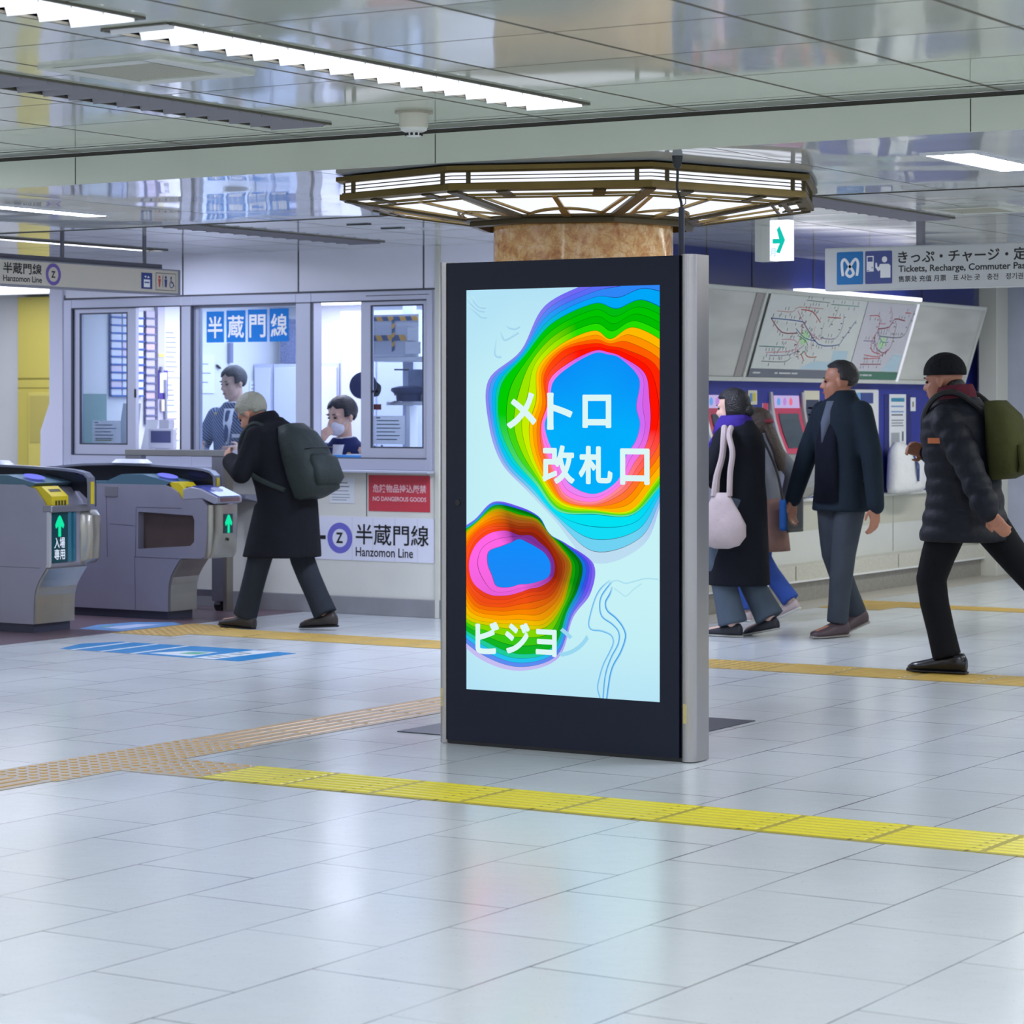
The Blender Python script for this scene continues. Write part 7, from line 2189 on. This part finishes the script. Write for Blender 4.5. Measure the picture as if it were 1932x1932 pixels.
# ---- two officers in the station office
UNI = mat('uniform_cloth', '#39466e', 0.8, spec=0.2, bump=0.3, bscale=10)
def uniform(p, f, m):
    coat(p, f, m, f.hip.z - .14, w=1.0, name='jacket', collar=False, cuff=.048)
    g = G().loft([ring3(f.neck + f.chf * .02 - f.up * .012, f.chf, f.up, .072, .075), ring3(f.neck + f.chf * .015 + f.up * .03, f.chf, f.up, .062, .064)], 22)
    c = obj('shirt_collar', g, fabric('shirt_white', '#e3e8f4', .2), p, smooth=2)
    g = G().loft([ring3(f.neck - f.up * .02 + f.chf * .080, f.chf, f.up, .052, .030), ring3(f.neck - f.up * .12 + f.chf * .122, f.chf, f.up, .040, .034), ring3(f.neck - f.up * .28 + f.chf * .130, f.chf, f.up, .008, .030)], 18)
    obj('shirt_front', g, MATS['shirt_white'], p, smooth=2)
f = Fig(1.70, lean=R(2), hz=.90)
f.leg(1, .03); f.leg(-1, -.03)
f.arm(1, (.22, .16, 1.08), (-.5, .6, -.6), (.9, -.2, 0)); f.arm(-1, (.22, -.16, 1.08), (-.5, -.6, -.6), (.9, .2, 0))
hd = Head((.06, 0, 1.565), yaw=R(-24), pitch=R(8), k=.98)
L3 = (-11.93, 15.30, 0)
p = figure('person', 'standing station officer in a grey-blue striped uniform behind the middle window', f, hd, L3, R(-80), SKIN2, curl=.5)
hair(p, hd, mat('hair_slate', '#2a2c38', 0.5, bump=0.4, bscale=90), 'short')
def stripes():
    m = bpy.data.materials.new('uniform_striped'); m.use_nodes = True
    nt = m.node_tree; L = nt.links; b = nt.nodes['Principled BSDF']
    tc = nd(nt, 'TexCoord'); sp = nd(nt, 'SeparateXYZ'); L.new(tc.outputs['Object'], sp.inputs[0])
    q = mth(nt, 'FLOORED_MODULO', mth(nt, 'ADD', sp.outputs[1], sp.outputs[2]), 0.026)
    mx = nd(nt, 'Mix', data_type='RGBA'); L.new(mth(nt, 'LESS_THAN', q, 0.011), mx.inputs['Factor'])
    mx.inputs['A'].default_value = (*lin('#3a4a6c'), 1); mx.inputs['B'].default_value = (*lin('#8d9cc0'), 1)
    L.new(mx.outputs['Result'], b.inputs['Base Color']); b.inputs['Roughness'].default_value = 0.85
    return m
uniform(p, f, stripes())
g = G().loft([ring3(f.neck - f.up * .03 + f.chf * .100, f.chf, f.up, .022, .014), ring3(f.neck - f.up * .06 + f.chf * .130, f.chf, f.up, .016, .016), ring3(f.neck - f.up * .22 + f.chf * .160, f.chf, f.up, .018, .008), ring3(f.neck - f.up * .26 + f.chf * .166, f.chf, f.up, .008, .008)], 14)
obj('tie', g, fabric('tie_slate', '#48597e'), p, smooth=2)
q0 = f.chest + f.chf * .152
obj('name_badge', G().box(q0.x - .004, q0.x + .006, q0.y + .05, q0.y + .13, q0.z - .085, q0.z - .058), M_card, p)
g = G().ell((q0.x - .004, .03, q0.z - .17), (.006, .012, .012)); obj('button', g, mat('brass_button', '#c9b27a', 0.3, metal=.7), p, smooth=True)
obj('lapel_pin', G().ell((q0.x - .012, -.095, q0.z + .09), (.006, .012, .010)), MATS['brass_button'], p, smooth=True)
trousers(p, f, fabric('trousers_uniform', '#2e3650'), w=1.0, cuff=.07)
shoes(p, f, mat('shoe_black', '#15161a', 0.25), M_black)

# seated officer with a mask, hand at the face
f = Fig(1.68, lean=R(4), hz=.66)
f.hj = {1: V((0, .09, .64)), -1: V((0, -.09, .64))}
for sd in (1, -1):
    f.ank[sd] = V((.14, .10 * sd, .22)); f.toe[sd] = V((.29, .10 * sd, .19)); f.foot[sd] = V((1, 0, 0)); f.knee[sd] = V((.32, .10 * sd, .60))
f.arm(-1, (.255, -.125, 1.125), (.2, -.7, -1), (-.12, .62, .72)); f.arm(1, (.14, .25, 1.09), (-.4, .6, -.6), (.9, .2, 0))
hd = Head((.085, 0, 1.325), yaw=R(-22), pitch=R(8), k=1.10)
L4 = (-10.74, 15.02, 0)
p = figure('person', 'seated station officer in navy with a white face mask, hand raised to the mask', f, hd, L4, R(-80), SKIN2, curl=.45, hand_up={-1: V((1, 0, .1))}, thumb={-1: V((0, -.7, .7))})
hair(p, hd, mat('hair_dark', '#23242e', 0.45, bump=0.4, bscale=90), 'short')
uniform(p, f, fabric('uniform_navy_cloth', '#2b3566', .3, 10))
g = G()
hd.ell(g, (.056, 0, -.062), (.058, .061, .052), 20, 14)
obj('face_mask', g, fabric('mask_white', '#dfe0ee', .3, 40), p, smooth=2)
g = G()
for y in (1, -1):
    g.tube([hd.p(.06, .058 * y, -.05), hd.p(.02, .074 * y, -.02), hd.p(-.015, .084 * y, .005)], .0022, 6)
obj('mask_loops', g, MATS['mask_white'], p, smooth=True)
q0 = f.chest + f.chf * .140
obj('lapel_pin', G().ell((q0.x + .0, .095, q0.z + .065), (.008, .016, .010)), MATS['brass_button'], p, smooth=True)
trousers(p, f, MATS['trousers_uniform'], w=1.0, cuff=.07)
shoes(p, f, MATS['shoe_black'], M_black)
t = thing('office_stool', 'high stool under the seated officer', 'stool', (-10.74, 15.04, 0))
obj('seat', G().lathe((-10.74, 15.04, 0), [(.17, .49), (.19, .51), (.19, .54), (.17, .555)], 28), mat('stool_vinyl', '#3a3f55', .5), t, smooth=True)
obj('post', G().cyl((-10.74, 15.04, .03), (-10.74, 15.04, .49), .03), M_steel2, t, smooth=True)
obj('foot_ring', G().tube([(-10.74 + .2 * cos(a * pi / 12), 15.04 + .2 * sin(a * pi / 12), .17) for a in range(24)], .012, 8, True), M_steel2, t, smooth=True)
obj('base', G().lathe((-10.74, 15.04, 0), [(.22, 0.0), (.22, .02), (.04, .045)], 28), M_steel2, t, smooth=True)
